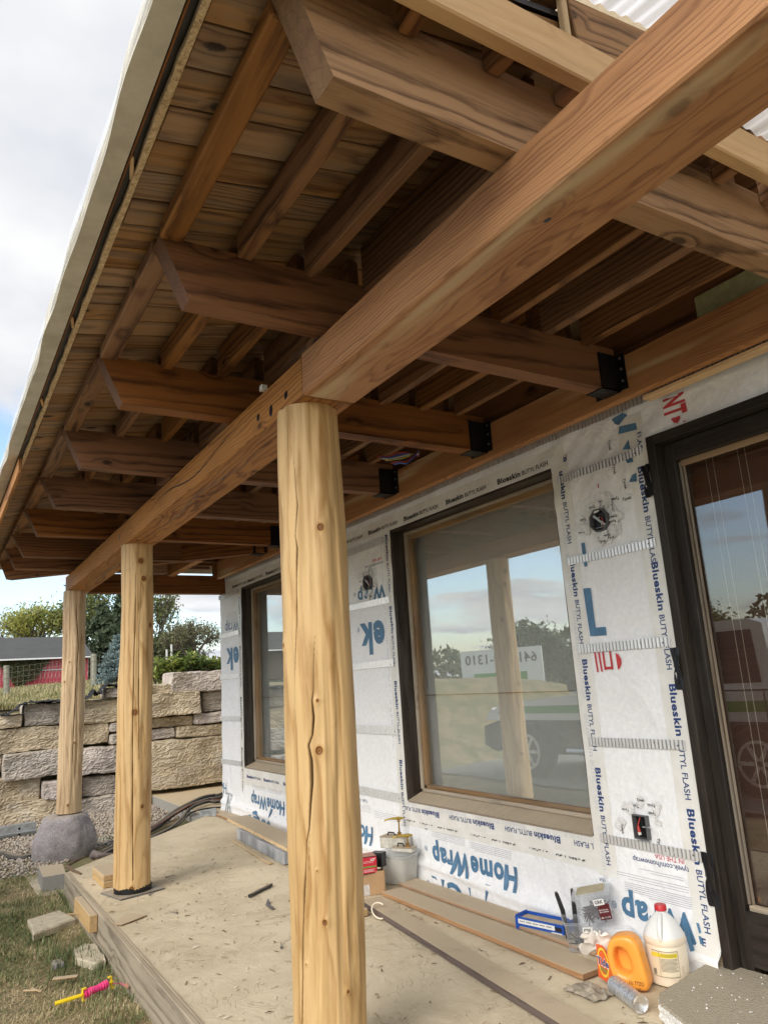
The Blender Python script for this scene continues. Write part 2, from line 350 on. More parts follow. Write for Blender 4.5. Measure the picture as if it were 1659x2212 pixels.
def build_mats():
  global M_WRAP, M_TAPE, M_BLUE, M_NAVY, M_RED, M_INK, M_GHOST, M_GLASS, M_GLASSD, M_SHADE, M_SLAB, M_FILM, M_TARP, M_TAN, M_OSB, M_SILVER
  t = MT('house_wrap'); p = t.tc.outputs['Object']
  n = t.noise(p, 3.0, 3, 0.5, 1.0); n2 = t.noise(p, 40, 3, 0.7)
  c = t.mix(t.smooth(n2, 0.35, 0.7), (0.83, 0.845, 0.87), (0.91, 0.915, 0.93))
  c = t.mix(t.smooth(t.noise(p, 9, 8, 0.75), 0.60, 0.8, 0, 0.35), c, (0.45, 0.38, 0.28))
  t.color(c); t.rough(0.55); t.bump(t.math('ADD', t.math('MULTIPLY', n, 1.6), t.math('MULTIPLY', t.noise(p, 9, 3, 0.5, 1.5), 0.4)), 0.5, 0.03); M_WRAP = t.m
  t = MT('flashing_tape'); p = t.tc.outputs['Object']
  t.color(t.mix(t.smooth(t.noise(p, 6, 5, 0.6), 0.4, 0.7), (0.76, 0.75, 0.71), (0.84, 0.84, 0.82))); t.rough(0.32)
  t.bump(t.noise(t.vmath('MULTIPLY', p, (1, 1, 1)), 12, 4, 0.6, 1.0), 0.3, 0.012); M_TAPE = t.m
  M_BLUE = plain('blue_print', (0.085, 0.20, 0.34), 0.5, var=0.15); M_NAVY = plain('navy_print', (0.02, 0.055, 0.19), 0.45, var=0.1)
  M_RED = plain('red_print', (0.55, 0.05, 0.06), 0.5, var=0.1); M_INK = plain('black_print', (0.015, 0.015, 0.02), 0.5); M_GHOST = plain('faint_grey_print', (0.68, 0.685, 0.70), 0.4, var=0.05)
  for nm_, refl in (('window_glass', 0.27), ('door_glass', 0.09)):
    t = MT(nm_); n = t.n; n.remove(t.b)
    g = n.new('ShaderNodeBsdfGlossy'); g.inputs['Roughness'].default_value = 0.0; g.inputs['Color'].default_value = (0.97, 1.0, 1.0, 1)
    tr = n.new('ShaderNodeBsdfTransparent'); tr.inputs[0].default_value = (0.95, 0.955, 0.95, 1)
    fr = n.new('ShaderNodeFresnel'); fr.inputs[0].default_value = 1.55
    mx = n.new('ShaderNodeMixShader'); lw = n.new('ShaderNodeLayerWeight'); lw.inputs[0].default_value = 0.5; t.put(mx.inputs[0], t.math('MULTIPLY_ADD', t.math('POWER', lw.outputs['Facing'], 3.0), 0.85, refl, clamp=True)); t.l.new(tr.outputs[0], mx.inputs[1]); t.l.new(g.outputs[0], mx.inputs[2])
    t.l.new(mx.outputs[0], n['Material Output'].inputs[0])
    if refl == 0.27: M_GLASS = t.m
    else: M_GLASSD = t.m
  if True:
    M_SHADE = plain('window_shade_cloth', (0.86, 0.87, 0.85), 0.8, var=0.04, scale=3)
    # dust covered slab
    t = MT('dusty_slab'); p = t.tc.outputs['Object']
    wv_ = t.vmath('ADD', p, t.vmath('MULTIPLY', t.vmath('SUBTRACT', t.noise(p, 1.6, 3, 0.5, col=True), (0.5, 0.5, 0.5)), (0.9, 0.9, 0)))
    def ridge(v, sc_, wd_, det=3): return t.smooth(t.math('ABSOLUTE', t.math('SUBTRACT', t.noise(v, sc_, det, 0.55), 0.5)), 0.0, wd_, 1, 0)
    scr = t.math('MULTIPLY', ridge(t.vmath('MULTIPLY', wv_, (3.0, 1.4, 1)), 3.2, 0.012), t.smooth(t.noise(p, 3.1, 3, 0.5), 0.46, 0.62))
    scr2 = t.math('MULTIPLY', ridge(t.vmath('MULTIPLY', wv_, (1.2, 3.2, 1)), 5.0, 0.016), t.smooth(t.noise(p, 4.3, 3, 0.5), 0.56, 0.68))
    mark = t.math('MULTIPLY', ridge(wv_, 34, 0.03, 4), t.smooth(t.noise(p, 4.5, 4, 0.6), 0.56, 0.66))
    grit = t.noise(p, 150, 4, 0.8); soft = t.noise(wv_, 7.0, 8, 0.70, 0.8); bigp = t.noise(p, 1.5, 5, 0.6, 0.6)
    c = t.mix(t.smooth(bigp, 0.3, 0.7), (0.55, 0.465, 0.325), (0.68, 0.585, 0.425))
    c = t.mix(t.smooth(soft, 0.50, 0.70, 0, 0.55), c, (0.71, 0.615, 0.46))
    c = t.mix(t.smooth(soft, 0.46, 0.30, 0, 0.5), c, (0.40, 0.325, 0.22))
    dk = t.math('MAXIMUM', t.math('MAXIMUM', t.math('MULTIPLY', scr, 0.55), t.math('MULTIPLY', scr2, 0.45)), t.math('MULTIPLY', mark, 0.38))
    c = t.mix(dk, c, (0.27, 0.205, 0.125))
    c = t.mix(t.smooth(grit, 0.62, 0.75, 0, 0.5), c, (0.25, 0.19, 0.12))
    t.color(c); t.rough(0.93); t.b.inputs['Specular IOR Level'].default_value = 0.15
    t.bump(t.math('SUBTRACT', t.math('ADD', t.math('MULTIPLY', soft, 1.4), t.math('MULTIPLY', grit, 0.25)), t.math('MULTIPLY', dk, 0.7)), 0.5, 0.010); M_SLAB = t.m
    t = MT('clear_plastic_film'); n = t.n; b = t.b; b.inputs['Base Color'].default_value = (0.85, 0.87, 0.88, 1); b.inputs['Roughness'].default_value = 0.25
    tr = n.new('ShaderNodeBsdfTransparent'); mx = n.new('ShaderNodeMixShader'); t.put(mx.inputs[0], t.smooth(t.noise(t.tc.outputs['Object'], 9, 4, 0.6, 1.0), 0.3, 0.7, 0.15, 0.5))
    t.l.new(tr.outputs[0], mx.inputs[1]); t.l.new(b.outputs[0], mx.inputs[2]); t.l.new(mx.outputs[0], n['Material Output'].inputs[0]); M_FILM = t.m
    t = MT('white_tarp'); n = t.n; b = t.b; b.inputs['Base Color'].default_value = (0.86, 0.87, 0.9, 1); b.inputs['Roughness'].default_value = 0.5
    tl = n.new('ShaderNodeBsdfTranslucent'); tl.inputs[0].default_value = (0.9, 0.91, 0.95, 1); mx = n.new('ShaderNodeMixShader'); mx.inputs[0].default_value = 0.6
    t.l.new(b.outputs[0], mx.inputs[1]); t.l.new(tl.outputs[0], mx.inputs[2]); t.l.new(mx.outputs[0], n['Material Output'].inputs[0]); M_TARP = t.m
    t = MT('tan_fascia_board'); p = t.obj((0.6, 12, 12)); t.color(t.mix(t.smooth(t.noise(t.obj((3, 3, 3)), 2, 6, 0.65), 0.3, 0.7), (0.52, 0.47, 0.37), (0.70, 0.65, 0.54))); t.rough(0.45); M_TAN = t.m
    t = MT('strand_board_edge'); n1_ = t.noise(t.obj((1, 1, 1)), 45, 5, 0.7, 1.5)
    t.color(t.ramp(n1_, [(0.3, (0.30, 0.19, 0.09)), (0.5, (0.72, 0.52, 0.29)), (0.7, (0.9, 0.72, 0.45))])); t.rough(0.8); t.bump(n1_, 0.8, 0.01); M_OSB = t.m
    t = MT('corrugated_zinc'); t.color(t.mix(t.noise(t.tc.outputs['Object'], 30, 3, 0.5), (0.62, 0.63, 0.64), (0.80, 0.81, 0.82))); t.rough(0.34); t.b.inputs['Metallic'].default_value = 0.55; M_SILVER = t.m
build_mats()

# ============================================================ GROUND
def terrain_z(x, y):
    x = np.asarray(x, float); y = np.asarray(y, float)
    sm = lambda t: np.clip(t, 0, 1) ** 2 * (3 - 2 * np.clip(t, 0, 1))
    bank = sm((y - 11.15) / 0.25) * sm((x - 0.2) / 0.6) + sm((y - 10.2) / 3.0) * (1 - sm((x - 0.2) / 0.6)) * sm((x + 14) / 10)
    top = 1.22 + np.clip(x - 1, -1, 8) * 0.045 + np.clip(y - 11, 0, 60) * 0.021
    z = -0.2 + bank * (top + 0.2)
    z += 0.012 * np.sin(3.1 * x + 1.7 * y) + 0.010 * np.sin(5.3 * y - 2.2 * x + 1) + 0.008 * np.sin(11 * x + 7 * y)
    return z
def axis(lo, hi, fine_lo, fine_hi, step):
    a_ = list(np.arange(fine_lo, fine_hi, step)); d = step; p = fine_lo
    l_ = []
    while p > lo: d *= 1.25; p -= d; l_.append(p)
    r_ = []; d = step; p = a_[-1]
    while p < hi: d *= 1.25; p += d; r_.append(p)
    return np.array(sorted(l_) + a_ + r_)
gx = axis(-900, 900, -1, 6, 0.12); gy = axis(-900, 1500, 2, 14, 0.12)
GX, GY = np.meshgrid(gx, gy, indexing='ij'); GZ = terrain_z(GX, GY)
nx_, ny_ = GX.shape; idx = np.arange(nx_ * ny_).reshape(nx_, ny_)
Fc = np.stack([idx[:-1, :-1], idx[1:, :-1], idx[1:, 1:], idx[:-1, 1:]], -1).reshape(-1, 4)
t = MT('lawn_soil'); p = t.tc.outputs['Object']
n_a = t.noise(p, 2.6, 6, 0.65); n_b = t.noise(p, 28, 6, 0.75); n_c = t.noise(p, 0.12, 4, 0.6)
c = t.mix(t.smooth(n_a, 0.42, 0.6), (0.14, 0.135, 0.06), (0.34, 0.25, 0.14))
c = t.mix(t.smooth(n_b, 0.45, 0.65, 0, 0.7), c, (0.40, 0.32, 0.19))
c = t.mix(t.smooth(n_c, 0.4, 0.65, 0, 0.5), c, (0.17, 0.19, 0.07)); t.color(c); t.rough(0.95); t.bump(n_b, 0.9, 0.03); M_SOIL = t.m
tag(npmesh('ground', np.stack([GX, GY, GZ], -1).reshape(-1, 3), Fc, M_SOIL, smooth=True), kind='structure')

tag(MB().add([(-26, -14, -0.17), (-0.9, -14, -0.17), (-0.9, 16, -0.17), (-26, 22, -0.17)], [(0, 1, 2, 3)]).build('yard_gravel', plain('grey_yard_gravel', (0.17, 0.17, 0.155), 0.95, var=0.3, scale=6)), kind='structure')
# porch slab with a 45 degree cut far corner, top face z = 0 at real relief
SX = 1.0
def slab_relief(x, y):
    z = 0.0020 * np.sin(7 * x + 2.1 * y + np.sin(3 * y)) * np.sin(3.3 * y - 5 * x) + 0.0007 * np.sin(19 * x + 4 * y + 2 * np.sin(9 * y))
    return z
xs = np.concatenate([[SX, SX + 0.004], np.linspace(SX + 0.02, 2.93, 160)]); ys = np.linspace(-1.5, 8.46, 640)
X, Y = np.meshgrid(xs, ys, indexing='ij')
lim = 6.6 + (X - SX) * 1.0                        # the cut corner
Yc = np.minimum(Y, lim)
Z = np.where(Y > lim, -0.0, slab_relief(X, Yc) - 0.004)
V = np.stack([X, Yc, Z], -1).reshape(-1, 3); n0, n1_ = X.shape; idx = np.arange(n0 * n1_).reshape(n0, n1_)
Fq = np.stack([idx[:-1, :-1], idx[1:, :-1], idx[1:, 1:], idx[:-1, 1:]], -1).reshape(-1, 4)
q = V[Fq]; area = np.abs(np.cross(q[:, 2, :2] - q[:, 0, :2], q[:, 3, :2] - q[:, 1, :2])); Fq = Fq[area > 1e-6]
tag(npmesh('porch_slab', V, Fq, M_SLAB, smooth=True), kind='structure')
m = MB(); m.prism([(SX + 0.045, -1.5), (2.95, -1.5), (2.95, 8.46), (2.86, 8.44), (SX + 0.045, 6.62)], -0.3, -0.012); core = m.build('porch_slab_core', M_SLAB); tag(core, kind='structure')
fb = thing('form_board', 'grey weathered plank along the open edge of the dusty porch floor', 'plank', (1.02, 3, -0.2))
timber('face_board', (SX + 0.012, -1.4, -0.105), (SX + 0.012, 6.58, -0.105), 0.026, 0.215, M_GREYW, fb)
timber('edge_lath', (SX + 0.032, -1.4, -0.012), (SX + 0.032, 6.58, -0.012), 0.012, 0.03, M_GREYW, fb)
# the concrete pad past the corner of the house
t = MT('pad_concrete'); p = t.tc.outputs['Object']; nn = t.noise(p, 30, 6, 0.7)
t.color(t.mix(t.smooth(t.upness(), 0.5, 0.9), t.mix(nn, (0.27, 0.26, 0.24), (0.42, 0.40, 0.36)), t.mix(nn, (0.52, 0.41, 0.26), (0.66, 0.53, 0.35)))); t.rough(0.9); t.bump(nn, 0.4, 0.004); M_PAD = t.m
tag(bx('concrete_pad', (2.75, 8.5, -0.24), (6.5, 11.3, -0.05), M_PAD, ch=0.006), kind='structure')
t = MT('grey_concrete'); nn = t.noise(t.obj(), 30, 6, 0.7); c = t.mix(nn, (0.20, 0.195, 0.18), (0.36, 0.35, 0.33))
c = t.mix(t.smooth(t.upness(), 0.5, 0.9, 0, 0.9), c, SAND); t.color(c); t.rough(0.9); t.bump(nn, 0.5, 0.004); M_CONC = t.m

# gravel bed
tag(MB().add([(0.0, 7.75, -0.185), (1.1, 7.6, -0.185), (3.0, 7.9, -0.185), (3.0, 11.2, -0.185), (-0.5, 11.2, -0.185), (-0.5, 8.2, -0.185)], [(0, 1, 2, 3, 4, 5)]).build('gravel_bed', M_SOIL), kind='structure')
n = 16000
px_ = rng.uniform(-0.1, 2.78, n); py_ = 7.75 + (rng.random(n) ** 0.9) * 3.3
py_ += 0.15 * np.sin(px_ * 5)
keep = (py_ < 11.0) & ~((py_ < 6.75 + px_) & (px_ > 1.0))
px_, py_ = px_[keep], py_[keep]; n = len(px_)
base = np.array([(1, 0, 0), (0.3, 1, 0.1), (-1, 0.2, 0), (-0.2, -1, 0.05), (0.1, 0.05, 0.8), (0, 0, -0.6)], float)
tri = np.array([(0, 1, 4), (1, 2, 4), (2, 3, 4), (3, 0, 4), (1, 0, 5), (2, 1, 5), (3, 2, 5), (0, 3, 5)])
s_ = rng.uniform(0.008, 0.019, (n, 1, 1)); an = rng.uniform(0, 6.28, n); ca, sa = np.cos(an), np.sin(an)
R_ = np.zeros((n, 3, 3)); R_[:, 0, 0] = ca; R_[:, 0, 1] = -sa; R_[:, 1, 0] = sa; R_[:, 1, 1] = ca; R_[:, 2, 2] = 1
Vg = np.einsum('nij,kj->nki', R_, base) * s_ * rng.uniform(0.7, 1.25, (n, 1, 3)) + rng.normal(0, 0.0018, (n, 6, 3))
Vg += np.stack([px_, py_, np.full(n, -0.186) + rng.uniform(0, 0.02, n)], -1)[:, None]
Fg = (tri[None] + (np.arange(n) * 6)[:, None, None]).reshape(-1, 3)
t = MT('gravel_stone'); g = t.n.new('ShaderNodeNewGeometry')
t.color(t.ramp(g.outputs['Random Per Island'], [(0.0, (0.20, 0.16, 0.13)), (0.3, (0.42, 0.34, 0.27)), (0.6, (0.56, 0.49, 0.40)), (1.0, (0.36, 0.33, 0.32))])); t.rough(0.85); M_GRAV = t.m
tag(npmesh('gravel', Vg.reshape(-1, 3), Fg, M_GRAV), 'pale mixed gravel between the boulder and the stone retaining wall', 'gravel', kind='stuff')

# grass
def blades(name, x, y, h, lean, wd, mat, zf=terrain_z, label=None, cat='grass'):
    n = len(x); a_ = rng.uniform(0, 2 * PI, n); dx, dy = np.cos(a_), np.sin(a_); z0 = zf(x, y) - 0.004
    w_ = wd; pxx, pyy = -dy * w_, dx * w_
    P0 = np.stack([x - pxx, y - pyy, z0], -1); P1 = np.stack([x + pxx, y + pyy, z0], -1)
    mx = x + dx * lean * 0.42; my = y + dy * lean * 0.42; mz = z0 + h * 0.72
    P2 = np.stack([mx - pxx * .7, my - pyy * .7, mz], -1); P3 = np.stack([mx + pxx * .7, my + pyy * .7, mz], -1)
    P4 = np.stack([x + dx * lean, y + dy * lean, z0 + h], -1)
    V = np.stack([P0, P1, P2, P3, P4], 1).reshape(-1, 3); b = (np.arange(n) * 5)[:, None, None]
    Fr = (np.array([(0, 1, 3), (0, 3, 2), (2, 3, 4)])[None] + b).reshape(-1, 3)
    o = npmesh(name, V, Fr, mat); return tag(o, label, cat, kind='stuff') if label else o
def grass_mat(name, stops, rough=0.6):
    t = MT(name); g = t.n.new('ShaderNodeNewGeometry'); n1 = t.noise(t.tc.outputs['Object'], 2.4, 4, 0.6)
    f = t.math('ADD', t.math('MULTIPLY', g.outputs['Random Per Island'], 0.62), t.smooth(n1, 0.35, 0.65, -0.05, 0.43))
    t.color(t.ramp(f, stops)); t.rough(rough); t.b.inputs['Specular IOR Level'].default_value = 0.25; return t.m
M_LAWN = grass_mat('mown_grass', [(0.0, (0.07, 0.11, 0.035)), (0.4, (0.16, 0.20, 0.07)), (0.6, (0.40, 0.34, 0.18)), (1.0, (0.64, 0.52, 0.32))])
M_TUFT = grass_mat('green_grass', [(0.0, (0.055, 0.085, 0.035)), (0.6, (0.13, 0.17, 0.07)), (1.0, (0.30, 0.30, 0.15))])
M_STRAW = grass_mat('dry_grass', [(0.0, (0.24, 0.17, 0.09)), (0.5, (0.48, 0.36, 0.20)), (1.0, (0.72, 0.58, 0.37))])
M_MEAD = grass_mat('meadow_grass', [(0.0, (0.12, 0.14, 0.05)), (0.4, (0.28, 0.27, 0.12)), (0.7, (0.45, 0.39, 0.22)), (1.0, (0.55, 0.47, 0.30))])
n = 62000; x = 1.02 - 1.05 * rng.random(n) ** 0.8; y = rng.uniform(2.7, 7.95, n)
dens = 0.5 + 0.5 * np.sin(x * 9 + 3 * np.sin(y * 2.3)) * np.sin(y * 6.1 + x * 3)
k = rng.random(n) < 0.35 + 0.65 * dens; x, y, dens = x[k], y[k], dens[k]; n = len(x)
blades('lawn', x, y, rng.uniform(0.008, 0.032, n) * (0.6 + 0.8 * dens), rng.uniform(0.01, 0.05, n), rng.uniform(0.0010, 0.0024, n), M_LAWN, label='patchy half dry lawn beside the porch floor')
n = 60000; x = 1.02 - 1.05 * rng.random(n) ** 0.8; y = rng.uniform(2.7, 8.2, n)
blades('dry_grass', x, y, rng.uniform(0.002, 0.012, n), rng.uniform(0.03, 0.09, n), rng.uniform(0.0009, 0.0021, n), M_STRAW, label='dry straw coloured clippings lying over the lawn')
cs = [(onz(*p, -0.2)) for p in ((85, 2040), (95, 2025), (110, 2060), (120, 2080), (135, 2095), (60, 1960), (130, 1975), (160, 1960), (180, 1940), (200, 2120), (230, 2180), (40, 1990), (215, 2090), (150, 2075), (270, 2150), (175, 2050), (190, 2075))]
xx, yy, hh = [], [], []
for c_ in cs:
    m_ = 90; xx.append(np.clip(rng.normal(c_.x, 0.045, m_), -9, 0.985)); yy.append(rng.normal(c_.y, 0.11, m_)); hh.append(rng.uniform(0.02, 0.085, m_))
x, y, h = np.concatenate(xx), np.concatenate(yy), np.concatenate(hh)
blades('green_grass', x, y, h, h * rng.uniform(0.2, 0.9, len(h)), rng.uniform(0.0011, 0.0026, len(h)), M_TUFT, label='taller green grass tufts round the stepping stones')
n = 60000; d = 11.4 + rng.random(n) ** 1.6 * 33; u = rng.uniform(0.02, 0.33, n); x = d * u; y = d
k = ~((x > 2.6) & (d < 12.6)); x, y, d = x[k], y[k], d[k]; n = len(x)
h = np.where(d < 15.5, rng.uniform(0.03, 0.10, n), rng.uniform(0.04, 0.15, n)) * (1 + 0.3 * np.sin(x * 3 + y))
blades('meadow_grass', x, y, h, h * rng.uniform(0.1, 0.7, n), 0.002 + d * 0.00028, M_MEAD, label='rough dry meadow grass on the slope before the barn')

# ============================================================ ROOF
RAF_Y = [1.208, 2.255, 3.262, 4.295, 5.295, 6.262, 7.24]
ZB, ZT = 2.578, 2.785
def deck_z(x): return 2.83 + 0.17 * (x - 0.57)
roof = thing('porch_roof', 'open timber porch roof with rafters, purlins and knotty boards over the porch', 'roof', (1.7, 4.5, 2.58))
def rafter_shape(x0, x1):
    def f(l, h): return [(-l / 2 + 0.045 + 0.055, -h / 2), (l / 2, -h / 2), (l / 2, h / 2), (-l / 2, h / 2)]
    return f
rafters = []
RAF_Y.append(7.96)
for i, y in enumerate(RAF_Y):
    xe = 2.745 if i < 6 else (2.22 if i == 6 else 1.47)
    hh = 0.215 if i else 0.235
    o = timber('rafter', (0.568, y, ZB + hh / 2), (xe, y, ZB + hh / 2), 0.088, hh, M_RAFT1 if i == 0 else M_RAFT, roof, shape=lambda l, h: [(-l / 2 + 0.100, -h / 2), (l / 2, -h / 2), (l / 2, h / 2), (-l / 2, h / 2)])
    rafters.append(o)
# hip rafter running diagonally out to the corner of the eaves, and jack rafters beyond it
timber('hip_rafter', (0.60, 8.70, ZB + 0.1025), (2.74, 6.62, ZB + 0.1075), 0.088, 0.215, M_RAFT, roof, shape=lambda l, h: [(-l / 2 + 0.10, -h / 2), (l / 2, -h / 2), (l / 2, h / 2), (-l / 2, h / 2)])
timber('jack_rafter', (2.26, 7.18, ZB + 0.1075), (2.26, 8.92, ZB + 0.1075), 0.086, 0.213, M_BEAMF, roof); timber('blocking', (1.50, 8.17, 2.69), (2.21, 8.17, 2.69), 0.045, 0.18, M_RAFT1, roof); timber('blocking', (2.72, 8.15, 2.68), (2.89, 8.15, 2.68), 0.045, 0.20, M_RAFT, roof)
def hipx(y): return 9.49 - y
# purlins between the rafters
PUR_X = [0.865, 1.125, 1.365, 1.60, 1.83, 2.045, 2.30, 2.55]
bays = [(1.092, RAF_Y[0] - 0.046)] + [(RAF_Y[i] + 0.046, RAF_Y[i + 1] - 0.046) for i in range(7)] + [(RAF_Y[7] + 0.046, 8.62)]
ptypes = {}
for bi, (y0, y1) in enumerate(bays):
    z0 = 2.775
    # broad outer purlin at the cut ends
    zt = deck_z(0.607) - 0.004
    if bi: timber('eave_purlin', (0.605, y0, (z0 + zt) / 2), (0.605, y1, (z0 + zt) / 2), 0.076, zt - z0, M_PURL, roof, ch=0.006)
    for k, xk in enumerate(PUR_X):
        if bi >= 5 and min(y1, hipx(xk) - 0.13) - y0 < 0.12: continue
        y1_ = min(y1, hipx(xk) - 0.13) if bi >= 5 else y1
        w_ = 0.046 + 0.008 * math.sin(k * 2.1 + bi); zt = deck_z(xk - w_ / 2) - 0.004; jz = 0.006 * math.sin(bi * 3 + k)
        timber('purlin', (xk + 0.004 * math.sin(bi + k), y0, (z0 + jz + zt) / 2), (xk + 0.004 * math.cos(bi * 2 + k), y1_, (z0 + jz + zt) / 2), w_, zt - z0 - jz, M_PURL, roof, ch=0.004)
# roof boards
by = 1.092; k = 0
while by < 8.95:
    wd = 0.143; g_ = 0.007 + 0.005 * random.random(); x0 = 0.447 + random.uniform(-0.004, 0.004); dz = random.uniform(0, 0.003); x1 = min(2.98, hipx(by + wd / 2) - 0.01)
    timber('roof_board', (x0, by + wd / 2, deck_z(x0) + 0.012 + dz), (x1, by + wd / 2, deck_z(x1) + 0.012 + dz), wd - g_, 0.022, M_DECK, roof, ch=0.003)
    by += wd; k += 1
bxx = 0.50
while bxx < 2.95:                                   # the far slope: boards running the other way from the hip
    y0 = hipx(bxx) + 0.01; timber('roof_board', (bxx, y0, deck_z(9.49 - y0) + 0.012), (bxx, 9.06, deck_z(9.49 - 9.06) + 0.012), 0.137, 0.022, M_DECK, roof, ch=0.003); bxx += 0.143
for k, yk in enumerate((8.885, 8.625, 8.365)):
    x0 = hipx(yk) + 0.12 if k else 0.75; zt = deck_z(9.49 - yk - 0.03) - 0.004; timber('purlin', (x0, yk, (2.775 + zt) / 2), (2.92, yk, (2.775 + zt) / 2), 0.046, zt - 2.775, M_PURL, roof)
# dark sheet added above the boards to block light through the gaps
m = MB(); c0, c1, hz = 0.034, 0.052, lambda x, c: deck_z(x) + c
for c in (c0, c1): m.add([(0.41, 1.092, hz(.41, c)), (3.3, 1.092, hz(3.3, c)), (3.3, 6.19, hz(3.3, c)), (0.41, 9.08, hz(.41, c))], [(0, 1, 2, 3)]); m.add([(0.41, 9.08, hz(.41, c)), (3.3, 6.19, hz(3.3, c)), (3.3, 9.08, hz(.41, c))], [(0, 1, 2)])
m.add([(0.41, 1.092, hz(.41, c0)), (3.3, 1.092, hz(3.3, c0)), (3.3, 1.092, hz(3.3, c1)), (0.41, 1.092, hz(.41, c1))], [(0, 1, 2, 3)])
m.build('light_block_sheet', M_MEMB, roof)
timber('end_fascia', (0.36, 9.10, deck_z(.44) + 0.05), (3.2, 9.10, deck_z(.44) + 0.05), 0.03, 0.20, M_TAN, roof)
# eave: strand board edge, black gap, tan fascia, plastic
E_Z = deck_z(0.44)
def wavy(n, a_, f): return [a_ * (math.sin(f * i * 1.3) + 0.6 * math.sin(f * i * 3.1 + 1)) for i in range(n)]
m = MB(); rows = []
for i in range(150):
    y = 0.9 + i * 8.15 / 149; j = 0.003 * random.uniform(-1, 1)
    rows.append([Vector((0.428 + j, y, E_Z - 0.006 + j)), Vector((0.447, y, E_Z - 0.004)), Vector((0.447, y, E_Z + 0.018)), Vector((0.428 + j, y, E_Z + 0.016))])
m.ring(rows); m.build('strand_board_edge', M_OSB, roof)
m = MB(); m.box((0.395, 0.7, E_Z + 0.016), (0.43, 9.07, E_Z + 0.026)); m.build('drip_membrane', M_MEMB, roof)
m = MB(); rows = []
for i in range(120):
    y = 0.6 + i * 8.5 / 119; wv = 0.005 * math.sin(i * 0.75) * math.sin(i * 0.13) + 0.004 * math.sin(i * 0.31 + 1); zz = 0.002 * math.sin(i * 0.7)
    rows.append([Vector((0.333 + wv, y, E_Z - 0.004 + zz)), Vector((0.398, y, E_Z + 0.0)), Vector((0.401, y, E_Z + 0.045)), Vector((0.345 + wv, y, E_Z + 0.12))])
m.ring(rows); m.build('fascia', M_TAN, roof, smooth=True)
timber('fascia_lath', (0.4045, 0.7, E_Z + 0.004), (0.4045, 9.0, E_Z + 0.004), 0.005, 0.012, M_RAFT, roof)
for yb in (1.9, 2.95, 3.9):
    timber('spacer', (0.408, yb, E_Z + 0.006), (0.430, yb + 0.10, E_Z + 0.006), 0.012, 0.010, M_LVL, roof)
m = MB(); rows = []
for i in range(160):
    y = 0.5 + i * 8.6 / 159; wv = 0.006 * math.sin(i * 0.31) + 0.004 * math.sin(i * 0.83)
    rows.append([Vector((0.333, y, E_Z + 0.06)), Vector((0.3285 + wv * .5, y, E_Z + 0.01 + wv)), Vector((0.3265 + wv * .6, y, E_Z + 0.03)), Vector((0.335 + wv * .5, y, E_Z + 0.10))])
m.ring(rows, closed=False, cap=False); m.build('plastic_sheet', M_FILM, roof, smooth='all')
timber('end_fascia_board', (0.412, 4.92, E_Z - 0.06), (0.412, 9.05, E_Z - 0.08), 0.02, 0.10, M_BEAMF, roof)
# ledger on the wall and its hangers
timber('ledger', (2.775, -1.0, 2.64), (2.775, 8.10, 2.64), 0.05, 0.205, M_BEAMN, roof)
timber('upper_ledger', (2.835, -1.0, 2.86), (2.835, 8.28, 2.86), 0.05, 0.23, M_RAFT, roof)
timber('treated_board', (2.80, -1.0, 2.806), (2.80, 1.78, 2.806), 0.02, 0.112, plain('green_treated_wood', (0.42, 0.40, 0.20), 0.6, var=0.15, scale=30), roof)
timber('pale_batten', (2.83, -1.0, 2.522), (2.83, 2.13, 2.522), 0.06, 0.02, M_LVL, roof)
timber('ledger_lath', (2.845, 2.0, 2.615), (2.845, 8.3, 2.615), 0.05, 0.022, M_BEAMN, roof)
def hanger(y):
    m = MB()
    m.box((2.625, y - 0.052, ZB - 0.006), (2.752, y + 0.052, ZB - 0.001)); m.box((2.625, y - 0.052, ZB - 0.006), (2.752, y - 0.0475, ZT - 0.03)); m.box((2.625, y + 0.0475, ZB - 0.006), (2.752, y + 0.052, ZT - 0.03))
    for s in (-1, 1): m.box((2.743, min(y + s * 0.0525, y + s * 0.098), ZB - 0.003), (2.749, max(y + s * 0.0525, y + s * 0.098), ZT - 0.03))
    o = m.build('joist_hanger', M_BLACK, roof)
    b = MB()
    for s in (-1, 1):
        for z in (ZB + 0.04, ZB + 0.10, ZB + 0.155): b.lathe([(0.007, 0), (0.008, 0.004), (0.003, 0.007)], 8, Matrix.Translation((2.742, y + s * 0.077, z)) @ Matrix.Rotation(-PI / 2, 4, 'Y'))
    b.build('bolt', M_STEEL, o)
for y in RAF_Y[:6]: hanger(y)
hanger(6.70)
# near end of the roof: pale twin board, cavities and cloth above
timber('fly_rafter', (0.48, 1.068, 2.826), (3.6, 1.068, 2.826), 0.044, 0.126, M_LVL, roof, ch=0.005)
timber('sheathing_board', (1.345, 1.07, 2.962), (1.98, 1.07, 3.045), 0.018, 0.150, M_RAFT1, roof)
timber('sheathing_board', (0.50, 1.075, 2.885), (0.96, 1.075, 2.955), 0.018, 0.09, M_DECK, roof)
timber('cavity_post', (1.325, 1.075, 2.89), (1.325, 1.075, 3.05), 0.020, 0.022, M_OFFC, roof, up=(0, 1, 0))
timber('cavity_top_board', (0.95, 1.09, 3.032), (1.34, 1.09, 3.046), 0.06, 0.018, M_DECK, roof)
timber('cavity_back', (0.98, 1.17, 2.955), (2.0, 1.17, 3.06), 0.02, 0.13, M_RAFT, roof)
